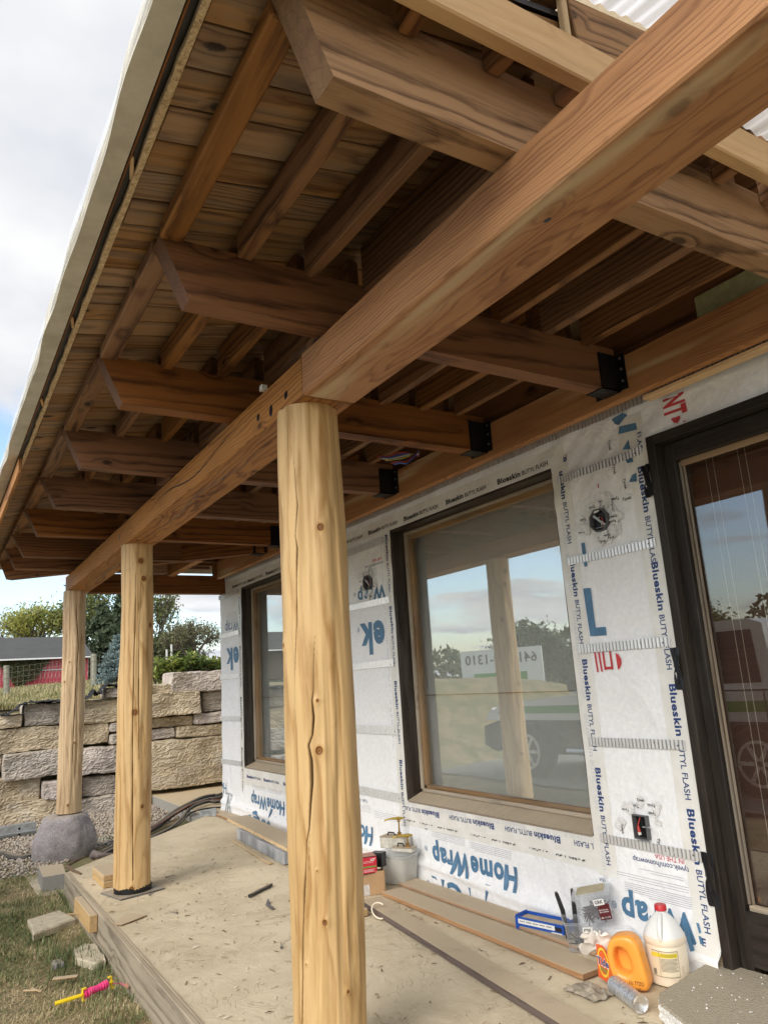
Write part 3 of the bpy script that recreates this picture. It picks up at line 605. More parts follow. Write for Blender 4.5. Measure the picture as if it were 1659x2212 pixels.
# white cloth sheet thrown over the near end of the roof, pleated
m = MB(); rows = []
for i in range(40):
    v_ = i / 39; y = 1.058 - v_ * 0.80; rw = []
    for j in range(260):
        x = 0.42 + j / 259 * 3.1; fold = (0.003 + 0.008 * min(1, v_ * 4)) * math.sin(x * 52 + 1.5 * math.sin(x * 9)) + 0.006 * math.sin(x * 117 + v_ * 2)
        tt = min(1, max(0, (x - 1.72) / 0.25)); tt = tt * tt * (3 - 2 * tt)
        rw.append(Vector((x + v_ * 0.18, y, (3.055 + 0.13 * (x - 1.38)) * (1 - tt) + 2.912 * tt + v_ * 0.07 + fold * (1.0 - 0.3 * v_))))
    rows.append(rw)
m.ring(rows, closed=False, cap=False)
tag(m.build('cloth_sheet', M_TARP, smooth='all'), 'white pleated sheet draped above the near end of the porch roof', 'sheet')

# ============================================================ BEAMS
BXC, BW = 1.303, 0.226
def peg(parent, y, z, ry, rz, x=None):
    m = MB(); x = BXC - BW / 2 if x is None else x
    m.lathe([(1.0, 0), (0.8, 0.0006)], 10, Matrix.Translation((x + 0.0002, y, z)) @ Matrix.Rotation(-PI / 2, 4, 'Y') @ Matrix.Diagonal((rz, ry, 1, 1)))
    m.build('peg_hole', M_MEMB, parent)
o = timber('porch_beam', (BXC - 0.003, -2.2, 2.491), (BXC - 0.003, 2.446, 2.491), BW + 0.006, 0.176, M_BEAMN, None, ch=0.006)
tag(o, 'reddish near timber beam with a pale streak crossing overhead to the nearest log post', 'beam', 'beams carried by the log posts'); nb = o
o = timber('porch_beam', (BXC, 2.456, 2.4895), (BXC, 8.37, 2.4895), BW, 0.169, M_BEAMF, None, ch=0.005)
tag(o, 'long far timber beam with dark peg holes running over all three log posts', 'beam', 'beams carried by the log posts')
for y, z, ry, rz in ((2.615, 2.470, 0.020, 0.020), (2.775, 2.458, 0.021, 0.030), (2.92, 2.478, 0.020, 0.019), (5.75, 2.49, 0.02, 0.026), (8.28, 2.47, 0.02, 0.03)): peg(o, y, z, ry, rz)
def split_line(parent, pts, wd, axis_):
    """dark drying check: thin raised sliver following points"""
    m = MB(); A, B = [], []
    for i, p in enumerate(pts):
        w_ = wd * math.sin(PI * (i + 0.3) / (len(pts) - 0.4)); p = Vector(p)
        d = Vector((0, 0, w_)) if axis_ == 'z' else Vector((w_, 0, 0))
        A.append(p - d); B.append(p + d)
    m.ring([A, B], closed=False, cap=False); m.build('drying_check', M_MEMB, parent)
def jag(y0, y1, n, f): return [(y0 + (y1 - y0) * i / (n - 1)) for i in range(n)]
X0 = BXC - BW / 2 - 0.0004
split_line(o, [(X0, y, 2.49 + 0.028 * math.sin(i * 0.21 + 0.4) + 0.004 * math.sin(i * 2.7)) for i, y in enumerate(jag(3.0, 4.9, 46, 0))], 0.0040, 'z')
split_line(o, [(BXC - 0.02 + 0.02 * math.sin(i * 0.23) + 0.004 * math.sin(i * 2.3), y, 2.4046) for i, y in enumerate(jag(3.0, 5.4, 50, 0))], 0.004, 'x')
split_line(o, [(BXC + 0.03 + 0.012 * math.sin(i * 0.3) + 0.004 * math.sin(i * 2.3), y, 2.4046) for i, y in enumerate(jag(5.9, 8.0, 40, 0))], 0.005, 'x')
split_line(nb, [(BXC - 0.003 - BW / 2 - 0.0034, y, 2.435 + 0.006 * math.sin(i * 0.5)) for i, y in enumerate(jag(1.6, 2.4, 26, 0))], 0.0009, 'z')
m = MB(); m.lathe([(1.0, 0), (0.8, 0.0006)], 10, Matrix.Translation((1.262, 1.16, 2.4029)) @ Matrix.Rotation(PI, 4, 'X') @ Matrix.Diagonal((0.007, 0.012, 1, 1))); m.build('peg_hole', M_MEMB, nb)
o = timber('porch_beam', (BXC + BW / 2 + 0.002, 8.30, 2.495), (2.895, 8.30, 2.495), 0.14, 0.205, M_RAFT, None)
tag(o, 'short dark cross beam from the far log post to the house corner', 'beam', 'beams carried by the log posts')
m = MB().box((1.175, 2.83, 2.576), (1.20, 2.86, 2.60)); 
tag(m.build('wood_chip', M_TAPE), 'small white plastic shim standing on top of the far beam', 'shim')

# ============================================================ LOG POSTS
def log_post(label, cx, cy, z0, z1, xl, xr, cracks, knots, seed, cols=300, rows=340, bend=0.0, lean=0.0):
    """xl, xr: radius half widths from bottom to top; cracks: list of [(z, s, w)], knots: (z, s, r)"""
    r_ = np.random.default_rng(seed)
    view = math.atan2(-cy, -cx)                              # direction towards the surveyed viewpoint
    th = np.linspace(0, 2 * PI, cols, endpoint=False); z = np.linspace(z0, z1, rows)
    TH, Z = np.meshgrid(th, z); f = (Z - z0) / (z1 - z0)
    R = np.interp(f, np.linspace(0, 1, len(xl)), xl)
    for k in range(9):
        a_, n_, ph, q_ = r_.uniform(0.0006, 0.0024), r_.integers(1, 6), r_.uniform(0, 6.28), r_.uniform(0.8, 5.5)
        R = R + a_ * np.cos(n_ * TH + ph) * np.cos(q_ * Z + ph * 2)
    for k in range(130):                                       # draw knife facets: long flat strokes
        zc, tc_, ln, wd_ = r_.uniform(z0, z1), r_.uniform(0, 6.28), r_.uniform(0.08, 0.4), r_.uniform(0.09, 0.20)
        d = np.angle(np.exp(1j * (TH - tc_)))
        R = R - 0.0040 * np.exp(-((d / wd_) ** 4)) * np.exp(-(((Z - zc) / ln) ** 4))
    crack = np.zeros_like(R); knot = np.zeros_like(R)
    for cr_ in cracks:
        zz = np.array([c[0] for c in cr_]); ss = np.array([c[1] for c in cr_]); ww = np.array([c[2] for c in cr_]); o_ = np.argsort(zz)
        zz, ss, ww = zz[o_], ss[o_], ww[o_]
        jit = 0
        tc_ = view + np.arcsin(np.clip(np.interp(Z, zz, ss), -0.98, 0.98)); w_ = np.interp(Z, zz, ww) * (0.85 + 0.12 * np.sin(Z * 33))
        inside = (Z >= zz[0]) & (Z <= zz[-1])
        d = np.abs(np.angle(np.exp(1j * (TH - tc_)))) * R + jit * 0
        g = np.clip(1.25 - d / np.maximum(w_, 1e-4), 0, 1) * inside
        crack = np.maximum(crack, g); R = R - 0.014 * g * np.minimum(1, w_ / 0.004) + 0.0015 * np.exp(-((d - 0.012) / 0.01) ** 2) * inside * np.minimum(1, w_ / 0.004)
    for (kz, ks, kr) in knots:
        tc_ = view + math.asin(ks); d = np.sqrt((np.angle(np.exp(1j * (TH - tc_))) * R) ** 2 + ((Z - kz) * 0.85) ** 2)
        knot = np.maximum(knot, np.clip(1 - d / (kr * 1.9), 0, 1)); R = R + 0.006 * np.exp(-(d / (kr * 2.6)) ** 2) - 0.004 * (d < kr)
    bx_ = bend * np.sin(f * PI * 1.5 + 0.5) - lean * np.clip(1 - f * 2, 0, 1) ** 1.2
    # local frame: X up the log
    V = np.stack([Z - z0, R * np.cos(TH) + bx_, R * np.sin(TH)], -1).reshape(-1, 3)
    idx = np.arange(rows * cols).reshape(rows, cols); nx = np.roll(idx, -1, 1)
    Fq = np.stack([idx[:-1], nx[:-1], nx[1:], idx[1:]], -1).reshape(-1, 4)
    M = Matrix(((0, 1, 0, cx), (0, 0, 1, cy), (1, 0, 0, z0), (0, 0, 0, 1)))
    nv = len(V); V = np.vstack([V, [[0, 0, 0]], [[z1 - z0, 0, 0]]])
    o = npmesh('log_post', V, Fq, M_LOG, smooth=True, mw=M)
    # caps
    m = MB(); m.add([M @ Vector((z1 - z0 - 0.0005, *V[i][1:])) for i in idx[-1][::6]], [tuple(range(len(idx[-1][::6])))]); 
    me = o.data
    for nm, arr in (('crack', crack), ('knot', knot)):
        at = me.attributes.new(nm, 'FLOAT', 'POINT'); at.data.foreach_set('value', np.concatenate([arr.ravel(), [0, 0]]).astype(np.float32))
    m.build('end_grain', M_OFFC, o)
    return tag(o, label, 'log post', 'peeled log posts under the long beam')
def zs(px, py, cy, xc, hw, w): return (ony(px, py, cy).z, max(-0.95, min(0.95, (px - xc) / hw)), w)
def P3(px, py, w=0.001):
    t_ = (py - 892) / 1320; xc = 665.5 + 39.5 * t_; hw = 57.5 + 17.5 * t_ + 3 * math.sin(PI * t_); return zs(px, py, 2.50, xc, hw, w)
crA = [P3(*q) for q in ((625, 893, .0018), (627, 930, .0018), (627, 975, .0005))]
crA2 = [P3(*q) for q in ((640, 990, .0006), (643, 1050, .0018), (646, 1087, .002), (642, 1152, .002), (645, 1181, .0038), (643, 1253, .0028), (643, 1343, .0022), (641, 1393, .0022), (639, 1442, .0018), (637, 1492, .0014), (637, 1560, .0006))]
crB = [P3(*q) for q in ((676, 1368, .0004), (673, 1430, .0012), (672, 1492, .002), (669, 1515, .0028), (672, 1552, .0042), (669, 1590, .004), (662, 1612, .0045), (667, 1645, .0062), (668, 1695, .0058), (665, 1744, .005), (663, 1792, .0028), (656, 1830, .0022), (653, 1891, .0024), (651, 1940, .0038), (650, 2040, .0038), (652, 2130, .004), (651, 2212, .004), (650, 2330, .003))]
crC = [P3(*q) for q in ((665, 1770, .0005), (662, 1840, .001), (661, 1900, .0004))]
k3 = [P3(688, 1141, .011), P3(679.5, 1514, .005), P3(682, 1622, .0115), P3(694, 1994, .007), P3(678, 1884, .002), P3(660, 2095, .002), P3(740, 2140, .004), P3(612, 1390, .008)]
log_post('thick pale log post nearest the camera with a long dark crack', 1.285, 2.61, -0.004, 2.404, [0.130, 0.131, 0.134, 0.137, 0.1355, 0.130, 0.121], [0], [crA, crA2, crB, crC], k3, 3, cols=420, rows=520, bend=0.003, lean=0.020)
def P2(px, py, w=0.001):
    t_ = (py - 1180) / 740; return zs(px, py, 5.53, 296 - 6.5 * t_, 33 + 5.5 * t_, w)
log_post('middle log post with ringed knots and a black painted foot', 1.293, 5.63, 0.008, 2.404, [0.121, 0.122, 0.120, 0.118, 0.113], [0], [[P2(293, 1240, .002), P2(292, 1350, .0034), P2(290, 1420, .0034), P2(289, 1600, .0036), P2(291, 1900, .0042)], [P2(300, 1300, .002), P2(301, 1500, .0028), P2(303, 1640, .002)]],
         [P2(303, 1212, .016), P2(309, 1250, .015), P2(294, 1539, .016), P2(309, 1741, .010), P2(288, 1920, .014), P2(322, 1350, .012)], 5, cols=220, rows=300, bend=-0.004)
def P1(px, py, w=0.001):
    t_ = (py - 1280) / 477; return zs(px, py, 8.14, 166 - 19 * t_, 24 + 3 * t_, w)
log_post('farthest log post standing on a round grey boulder', 1.272, 8.25, 0.225, 2.404, [0.116, 0.118, 0.113, 0.110], [0], [[P1(168, 1300, .003), P1(172, 1400, .0045), P1(160, 1560, .0045), P1(155, 1650, .003)]],
         [P1(152, 1430, .007), P1(142, 1473, .009), P1(160, 1605, .009), P1(145, 1740, .009)], 9, cols=160, rows=220, bend=0.004)
# foot of the middle post: plate and black collar
m = MB(); M_ = Matrix.Translation((1.293, 5.63, 0)) @ Matrix.Rotation(math.radians(14), 4, 'Z'); m.box((-0.16, -0.145, 0.0), (0.16, 0.145, 0.007), M=M_)
tag(m.build('base_plate', plain('grey_foot_plate', (0.16, 0.16, 0.16), 0.5, dust=0.6)), 'thin dark square plate under the middle log post', 'plate')
m = MB(); rr = [[], [], [], []]
for k in range(90):
    a_ = 2 * PI * k / 90; top = 0.030 + 0.010 * abs(math.sin(a_ * 17)) + 0.006 * math.sin(a_ * 5)
    for q_, (r0, z0) in enumerate(((0.121, 0.0075), (0.1245, 0.0075), (0.1245, top), (0.119, top + 0.004))): rr[q_].append(Vector((1.293 + r0 * math.cos(a_), 5.63 + r0 * math.sin(a_), z0)))
m.ring(rr, cap=False); tag(m.build('painted_collar', M_BLACK), 'black tar band round the foot of the middle log post', 'collar')

# ============================================================ BOULDER, RETAINING WALL
from mathutils import noise as mn
def rock(name, c, r, mat, seed, sub=48, rough_=0.05, label=None, cat=None, ey=0.75, parent=None, flat=None):
    m = MB(); rings = []
    for i in range(sub + 1):
        ph = -PI / 2 + PI * i / sub; rg = []
        for j in range(sub * 2):
            th = 2 * PI * j / (sub * 2); d = Vector((math.cos(ph) * math.cos(th), math.cos(ph) * math.sin(th), math.sin(ph)))
            q = Vector([math.copysign(abs(v) ** ey, v) for v in d]); f = 1 + rough_ * 1.6 * mn.noise(d * 1.4 + Vector((seed, 0, 0))) + rough_ * 0.5 * mn.noise(d * 4 + Vector((0, seed, 0))) + rough_ * 0.16 * mn.noise(d * 13)
            p = Vector((q.x * r[0], q.y * r[1], q.z * r[2])) * f
            if flat and p.z > flat: p.z = flat + (p.z - flat) * 0.25
            rg.append(p + Vector(c))
        rings.append(rg)
    m.ring(rings, cap=False); o = m.build(name, mat, parent, smooth='all')
    return tag(o, label, cat)
def stone_mat(name, a_, b_, sc_=1.0):
    t = MT(name); p = t.obj(); n = t.noise(p, 7 * sc_, 8, 0.68, 0.3); f = t.noise(p, 90 * sc_, 4, 0.7); st = t.noise(t.vmath('MULTIPLY', p, (1.5, 1.5, 14)), 1.0 * sc_, 5, 0.6, 0.5)
    c = t.mix(t.smooth(n, 0.3, 0.7), a_, b_); c = t.mix(t.smooth(f, 0.5, 0.75, 0, 0.5), c, tuple(x * 0.45 for x in a_)); c = t.mix(t.smooth(t.math('ABSOLUTE', t.math('SUBTRACT', st, 0.5)), 0.0, 0.018, 0.45, 0), c, tuple(x * 0.35 for x in a_)); c = t.mix(t.smooth(t.noise(p, 2.2, 4, 0.6), 0.5, 0.68, 0, 0.5), c, (0.54, 0.50, 0.45))
    c = t.mix(t.smooth(t.upness(), 0.6, 0.95, 0, 0.35), c, SAND)
    t.color(c); t.rough(0.9); t.b.inputs['Specular IOR Level'].default_value = 0.2; t.bump(t.math('ADD', t.math('ADD', n, t.math('MULTIPLY', f, 0.3)), t.math('MULTIPLY', t.smooth(t.math('ABSOLUTE', t.math('SUBTRACT', st, 0.5)), 0.0, 0.03, 0, 1), 0.3)), 0.65, 0.025); return t.m
M_BOULD = stone_mat('grey_rock', (0.26, 0.24, 0.25), (0.36, 0.33, 0.335), 1.3)
t = MT('speckled_granite'); p = t.obj(); f = t.noise(p, 70, 5, 0.8); g_ = t.noise(p, 9, 5, 0.6); c = t.mix(t.smooth(g_, 0.3, 0.7), (0.27, 0.245, 0.255), (0.38, 0.35, 0.36)); c = t.mix(t.smooth(f, 0.52, 0.66, 0, 0.7), c, (0.58, 0.54, 0.53)); c = t.mix(t.smooth(f, 0.46, 0.32, 0, 0.7), c, (0.12, 0.10, 0.11))
c = t.mix(t.smooth(t.upness(), 0.6, 0.95, 0, 0.4), c, SAND); t.color(c); t.rough(0.85); t.bump(t.math('ADD', g_, t.math('MULTIPLY', f, 0.5)), 0.9, 0.02); M_GRAN = t.m
rock('boulder', (1.24, 8.27, -0.03), (0.272, 0.26, 0.295), M_GRAN, 2.2, label='round grey purple boulder carrying the farthest log post', cat='boulder', ey=0.90, rough_=0.09, flat=0.238)
M_STT = stone_mat('tan_sandstone', (0.44, 0.36, 0.25), (0.64, 0.545, 0.40), 0.7); M_STG = stone_mat('grey_sandstone', (0.38, 0.34, 0.30), (0.58, 0.52, 0.46), 0.8); M_STP = stone_mat('purple_grey_sandstone', (0.43, 0.38, 0.35), (0.64, 0.57, 0.52), 0.8)
wall = thing('retaining_wall', 'retaining wall of big stacked tan and grey sandstone blocks behind the porch', 'wall', (2.3, 11.1, -0.2))
def sblock(x0, x1, z0, z1, y0, dep, mat, seed):
    w_, h_ = x1 - x0, z1 - z0; nx = max(8, int(w_ / 0.018)); nz = max(6, int(h_ / 0.013)); c = Vector(((x0 + x1) / 2, y0 + dep / 2, (z0 + z1) / 2))
    m = MB(); V = []; idm = {}
    def vert(i, j, k):     # surface grid of a rounded box; i along x, j depth 0..3, k up
        key = (i, j, k)
        if key in idm: return idm[key]
        x = (i / nx - 0.5) * w_; z = (k / nz - 0.5) * h_; y = (j / 5 - 0.5) * dep
        rx, rz, ry = 0.035, 0.03, 0.03
        ex = max(0, abs(x) - (w_ / 2 - rx)) / rx; ez = max(0, abs(z) - (h_ / 2 - rz)) / rz; ey_ = max(0, abs(y) - (dep / 2 - ry)) / ry
        l = math.sqrt(ex * ex + ez * ez + ey_ * ey_)
        if l > 1: x -= math.copysign(rx * ex * (1 - 1 / l), x); z -= math.copysign(rz * ez * (1 - 1 / l), z); y -= math.copysign(ry * ey_ * (1 - 1 / l), y)
        q = Vector((x * 3 + seed, y * 3, z * 3)); st = mn.noise(Vector((x * 1.6 + seed, z * 13 + 0.7 * mn.noise(q), seed))); big = mn.noise(q * 0.9); led = mn.fractal(Vector((x * 3.2, seed, z * 12)), 1.0, 2.0, 4)
        fr = 1.0 if j == 0 else 0.25
        y += -fr * (0.045 * st + 0.07 * big + 0.040 * led) + fr * 0.045 * (math.floor((st + led) * 2.5) / 2.5)
        z += 0.018 * mn.noise(Vector((x * 4 + seed, y * 3, 7))) + 0.008 * mn.noise(Vector((x * 14, seed, z * 9))); x += 0.022 * mn.noise(Vector((z * 6 + seed, 3, y * 4)))
        idm[key] = len(V); V.append(Vector((x, y, z)) + c); return idm[key]
    fs = []
    for i in range(nx):
        for k in range(nz): fs.append((vert(i, 0, k), vert(i + 1, 0, k), vert(i + 1, 0, k + 1), vert(i, 0, k + 1)))
        for j in range(5):
            fs.append((vert(i, j, nz), vert(i + 1, j, nz), vert(i + 1, j + 1, nz), vert(i, j + 1, nz))); fs.append((vert(i, j + 1, 0), vert(i + 1, j + 1, 0), vert(i + 1, j, 0), vert(i, j, 0)))
    for k in range(nz):
        for j in range(5):
            fs.append((vert(0, j + 1, k), vert(0, j, k), vert(0, j, k + 1), vert(0, j + 1, k + 1))); fs.append((vert(nx, j, k), vert(nx, j + 1, k), vert(nx, j + 1, k + 1), vert(nx, j, k + 1)))
    m.add(V, fs); m.build('stone', mat, wall, smooth=False)
T_, G_, P_ = M_STT, M_STG, M_STP
stones = [(1120, 925, 1560, 1068, P_), (985, 1012, 1140, 1082, T_), (700, 1032, 980, 1105, P_), (158, 1137, 450, 1292, G_), (455, 1112, 862, 1275, T_), (867, 1070, 1325, 1235, T_), (1332, 1057, 1560, 1195, G_),
          (-260, 1222, 153, 1318, T_), (727, 1262, 902, 1330, G_), (907, 1230, 1275, 1308, T_), (1282, 1198, 1560, 1275, P_), (-160, 1300, 428, 1472, T_), (432, 1276, 722, 1420, T_), (727, 1332, 882, 1408, G_), (887, 1310, 1156, 1385, P_),
          (1160, 1278, 1560, 1362, T_), (25, 1455, 450, 1640, G_), (-260, 1482, 20, 1622, T_), (455, 1420, 985, 1602, P_), (998, 1366, 1560, 1690, T_), (-260, 1626, 268, 1822, T_), (285, 1642, 530, 1775, P_), (534, 1606, 982, 1742, G_),
          (-260, 1790, 420, 1980, T_), (425, 1748, 985, 1890, G_), (-700, 1110, -265, 1250, G_), (-700, 1260, -265, 1450, T_), (-760, 1460, -265, 1700, P_), (-760, 1710, -265, 1960, T_)]
for i, (a0, b0, a1, b1, mt) in enumerate(stones):
    y0 = 10.9 + 0.07 * math.sin(i * 2.3) - (0.0 if b0 > 1350 else -0.05)
    p0 = ony(a0 / 2.676 * 0.87965, (1300 + b0 / 2.676) * 0.87965, y0); p1 = ony(a1 / 2.676 * 0.87965, (1300 + b1 / 2.676) * 0.87965, y0)
    pm0 = ony(((a0 + a1) / 2) / 2.676 * 0.87965, (1300 + b0 / 2.676) * 0.87965, y0); pm1 = ony(((a0 + a1) / 2) / 2.676 * 0.87965, (1300 + b1 / 2.676) * 0.87965, y0)
    sblock(p0.x + 0.008, p1.x - 0.008, pm1.z + 0.007, pm0.z - 0.007, y0, 0.5, mt, i * 3.7)
bx('wall_backing', (0.0, 11.45, -0.24), (5.2, 11.5, 1.25), M_MEMB, wall)
# black geotextile over the wall edge
m = MB()
def cloth(m, path, wd, amp, seed):
    rows = []
    for i in range(len(path) * 6 - 5):
        k, f = divmod(i, 6); f /= 6; a_, b_ = Vector(path[k]), Vector(path[min(k + 1, len(path) - 1)]); p = a_.lerp(b_, f); rw = []
        for j in range(9):
            u_ = j / 8; rw.append(p + Vector((0.03 * mn.noise(Vector((i * .3, j * .5, seed))), u_ * wd - 0.04, amp * mn.noise(Vector((i * 0.35, j * 0.6, seed))) - 0.03 * abs(u_ - 0.4))))
        rows.append(rw)
    m.ring(rows, closed=False, cap=False)
PC = lambda x, y, Y=10.86: ony(x / 2.676 * 0.87965, (1300 + y / 2.676) * 0.87965, Y)
cloth(m, [PC(0, 1222), PC(60, 1210), PC(110, 1180), PC(158, 1140), PC(260, 1128), PC(400, 1118), PC(560, 1112), PC(600, 1095), PC(625, 1052), PC(660, 1080), PC(685, 1040), PC(705, 1018), PC(790, 1020), PC(980, 1010)], 0.35, 0.05, 3)
tag(m.build('ground_cloth', plain('black_geotextile', (0.014, 0.014, 0.017), 0.8, var=0.5), smooth='all'), 'crumpled black ground cloth lying over the top of the stone wall', 'cloth')

# ============================================================ PLANTS AND TREES
def leaf_mat(name, stops, trans=0.35):
    t = MT(name); g = t.n.new('ShaderNodeNewGeometry'); n1 = t.noise(t.tc.outputs['Object'], 0.9, 3, 0.5)
    f = t.math('ADD', t.math('MULTIPLY', g.outputs['Random Per Island'], 0.6), t.smooth(n1, 0.3, 0.7, 0, 0.4)); c = t.ramp(f, stops); t.color(c); t.rough(0.6)
    t.b.inputs['Specular IOR Level'].default_value = 0.3
    tl = t.n.new('ShaderNodeBsdfTranslucent'); t.put(tl.inputs[0], c); mx = t.n.new('ShaderNodeMixShader'); mx.inputs[0].default_value = trans
    t.l.new(t.b.outputs[0], mx.inputs[1]); t.l.new(tl.outputs[0], mx.inputs[2]); t.l.new(mx.outputs[0], t.n['Material Output'].inputs[0]); return t.m
L_YG = leaf_mat('yellow_green_leaves', [(0, (0.16, 0.19, 0.04)), (0.5, (0.34, 0.36, 0.09)), (1, (0.58, 0.55, 0.18))]); L_G = leaf_mat('green_leaves', [(0, (0.07, 0.095, 0.035)), (0.5, (0.15, 0.18, 0.06)), (1, (0.32, 0.33, 0.12))])
L_D = leaf_mat('dark_leaves', [(0, (0.05, 0.065, 0.03)), (0.6, (0.10, 0.12, 0.055)), (1, (0.19, 0.20, 0.09))]); L_O = leaf_mat('olive_leaves', [(0, (0.10, 0.105, 0.055)), (0.5, (0.19, 0.19, 0.10)), (1, (0.32, 0.31, 0.17))])
L_B = leaf_mat('blue_needles', [(0, (0.09, 0.13, 0.13)), (0.5, (0.20, 0.28, 0.28)), (1, (0.38, 0.48, 0.47))], 0.15); L_N = leaf_mat('dark_needles', [(0, (0.025, 0.042, 0.022)), (1, (0.10, 0.13, 0.07))], 0.1)
M_BARK = plain('bark', (0.085, 0.07, 0.058), 0.9, var=0.3, scale=20)
def leaf_cloud(P, size, rg, up=0.0):
    n = len(P); a_ = rg.normal(size=(n, 3)); a_[:, 2] += up; a_ /= np.linalg.norm(a_, axis=1)[:, None]; b_ = np.cross(a_, rg.normal(size=(n, 3))); b_ /= np.linalg.norm(b_, axis=1)[:, None]
    s1 = size * rg.uniform(0.6, 1.4, (n, 1)); V = np.stack([P - b_ * s1, P + a_ * s1 * 0.45, P + b_ * s1, P - a_ * s1 * 0.45], 1).reshape(-1, 3)
    return V, np.arange(n * 4).reshape(-1, 4)
def tree(name, label, base, H, spread, mat, seed, depth=5, nl=26, leaf=0.1, cl=0.5, trunk=0.25, start=0.3, group=None, cat='tree', upb=0.55, nb_=3):
    rg = np.random.default_rng(seed); rnd = random.Random(seed); t = thing(name, label, cat, base, group); m = MB(); tips = []
    def grow(p, d, l, r, k):
        q = p + d * l; mid = p + d * l * 0.5 + Vector((rnd.uniform(-1, 1), rnd.uniform(-1, 1), 0)) * l * 0.07
        m.tube([p, mid, q], [r, r * 0.85, r * 0.66], 6 if k > 2 else 4, cap=False)
        if k <= 1: tips.append(q); 
        if k == 0: return
        if k <= 2: tips.append(mid)
        for i in range(nb_ if k > 1 else 2):
            az = rnd.uniform(0, 6.28); el = rnd.uniform(0.25, 0.95) * spread
            nd = (d * math.cos(el) + (d.orthogonal().normalized() * math.cos(az) + d.cross(d.orthogonal()).normalized() * math.sin(az)) * math.sin(el)); nd.z += upb * 0.25; nd.normalize()
            grow(q if i else q - d * l * 0.15, nd, l * rnd.uniform(0.62, 0.86), r * 0.6, k - 1)
    b0 = Vector(base); top = b0 + Vector((0, 0, H * start)); m.tube([b0 - Vector((0, 0, 0.3)), top], [trunk * 1.25, trunk * 0.8], 8)
    L0 = H * (1 - start) / sum(0.74 ** i for i in range(depth)) * 1.02
    for i in range(nb_ + 1):
        a_ = i * 2 * PI / (nb_ + 1) + rnd.uniform(-.4, .4); e_ = 0.0 if i == 0 else rnd.uniform(0.35, 0.75) * spread
        grow(top - Vector((0, 0, 0.1)), Vector((math.sin(e_) * math.cos(a_), math.sin(e_) * math.sin(a_), math.cos(e_))), L0 * rnd.uniform(.75, 1.05), trunk * 0.6, depth - 1)
    m.build('trunk', M_BARK, t, smooth=True)
    T = np.array([tuple(p) for p in tips]); P = np.repeat(T, nl, 0) + rg.normal(0, cl, (len(T) * nl, 3)) * np.array([1, 1, .75])
    V, Fq = leaf_cloud(P, leaf, rg); npmesh('crown', V, Fq, mat, t); return t
def conifer(name, label, base, H, R, mat, seed, whorls=26, per=11, nd=16, size=0.09, group=None, cat='tree'):
    rg = np.random.default_rng(seed); t = thing(name, label, cat, base, group); m = MB(); b0 = np.array(base, float); m.tube([Vector(base), Vector(base) + Vector((0, 0, H))], [R * 0.07, 0.01], 6)
    pts = []
    for i in range(whorls):
        f = i / whorls; z = H * (0.04 + 0.96 * f); r = R * (1 - f) ** 0.9 * rg.uniform(0.82, 1.1) + 0.03 * R
        for j in range(max(4, int(per * (1 - f * .6)))):
            a_ = rg.uniform(0, 6.28); rr = r * rg.uniform(.75, 1.1); e_ = b0 + np.array([rr * math.cos(a_), rr * math.sin(a_), z - rr * 0.22 + 0.12 * rr])
            s0 = b0 + np.array([0, 0, z]); m.tube([Vector(s0), Vector(e_)], [0.012 * R, 0.004], 4, cap=False)
            u_ = np.sqrt(rg.uniform(0.06, 1.05, (nd, 1))); pts.append(s0 + (e_ - s0) * u_ + rg.normal(0, 0.055 * R * 1.0, (nd, 3)) * np.array([1, 1, .5]))
    m.build('trunk', M_BARK, t); V, Fq = leaf_cloud(np.concatenate(pts), size, rg, 0.5); npmesh('crown', V, Fq, mat, t); return t
def at(px, py, y): return ony(px, py, y)
def PP(x, y): return (x / 2.676 * 0.87965, (1300 + y / 2.676) * 0.87965)
GT = 'trees beyond the meadow'
def gz(x, y): return float(terrain_z(x, y))
p = at(*PP(255, 700), 62); tree('deciduous_tree', 'yellow green tree rising behind the dark roof of the red barn', (p.x, 62, gz(p.x, 62)), 6.6, 1.0, L_YG, 21, depth=5, nl=7, leaf=0.13, cl=0.36, trunk=0.2, start=0.28, group=GT)
p = at(*PP(120, 700), 66); tree('deciduous_tree', 'thin leaved olive tree at the left end of the barn roof', (p.x, 66, gz(p.x, 66)), 6.2, 1.0, L_O, 22, depth=5, nl=4, leaf=0.11, cl=0.34, trunk=0.15, start=0.3, group=GT)
p = at(*PP(650, 800), 60); tree('deciduous_tree', 'green tree just right of the farthest log post', (p.x, 60, gz(p.x, 60)), 6.6, 0.8, L_G, 23, depth=5, nl=9, leaf=0.14, cl=0.42, trunk=0.2, start=0.2, group=GT)
p = at(*PP(790, 800), 56); conifer('spruce_tree', 'dark narrow spruce half hidden behind the middle log post', (p.x, 56, gz(p.x, 56)), 6.3, 1.9, L_N, 24, size=0.16, nd=22, group=GT)
p = at(*PP(665, 800), 52); conifer('spruce_tree', 'dark bushy spruce behind the blue spruce', (p.x, 52, gz(p.x, 52)), 5.1, 2.5, L_N, 25, size=0.17, nd=24, group=GT)
p = at(*PP(722, 800), 50); conifer('spruce_tree', 'dark low spruce between the bushy spruce and the middle log post', (p.x, 50, gz(p.x, 50)), 4.2, 2.2, L_N, 35, size=0.17, nd=22, group=GT)
p = at(*PP(1045, 800), 60); tree('deciduous_tree', 'tall thin tree immediately right of the middle log post', (p.x, 60, gz(p.x, 60)), 7.2, 0.5, L_G, 26, depth=5, nl=5, leaf=0.12, cl=0.28, trunk=0.16, start=0.15, group=GT)
p = at(*PP(1285, 830), 44); tree('deciduous_tree', 'airy spreading tree with dark forked limbs left of the house corner', (p.x, 44, gz(p.x, 44)), 3.6, 1.2, L_O, 27, depth=6, nl=2, leaf=0.07, cl=0.18, trunk=0.17, start=0.25, group=GT)
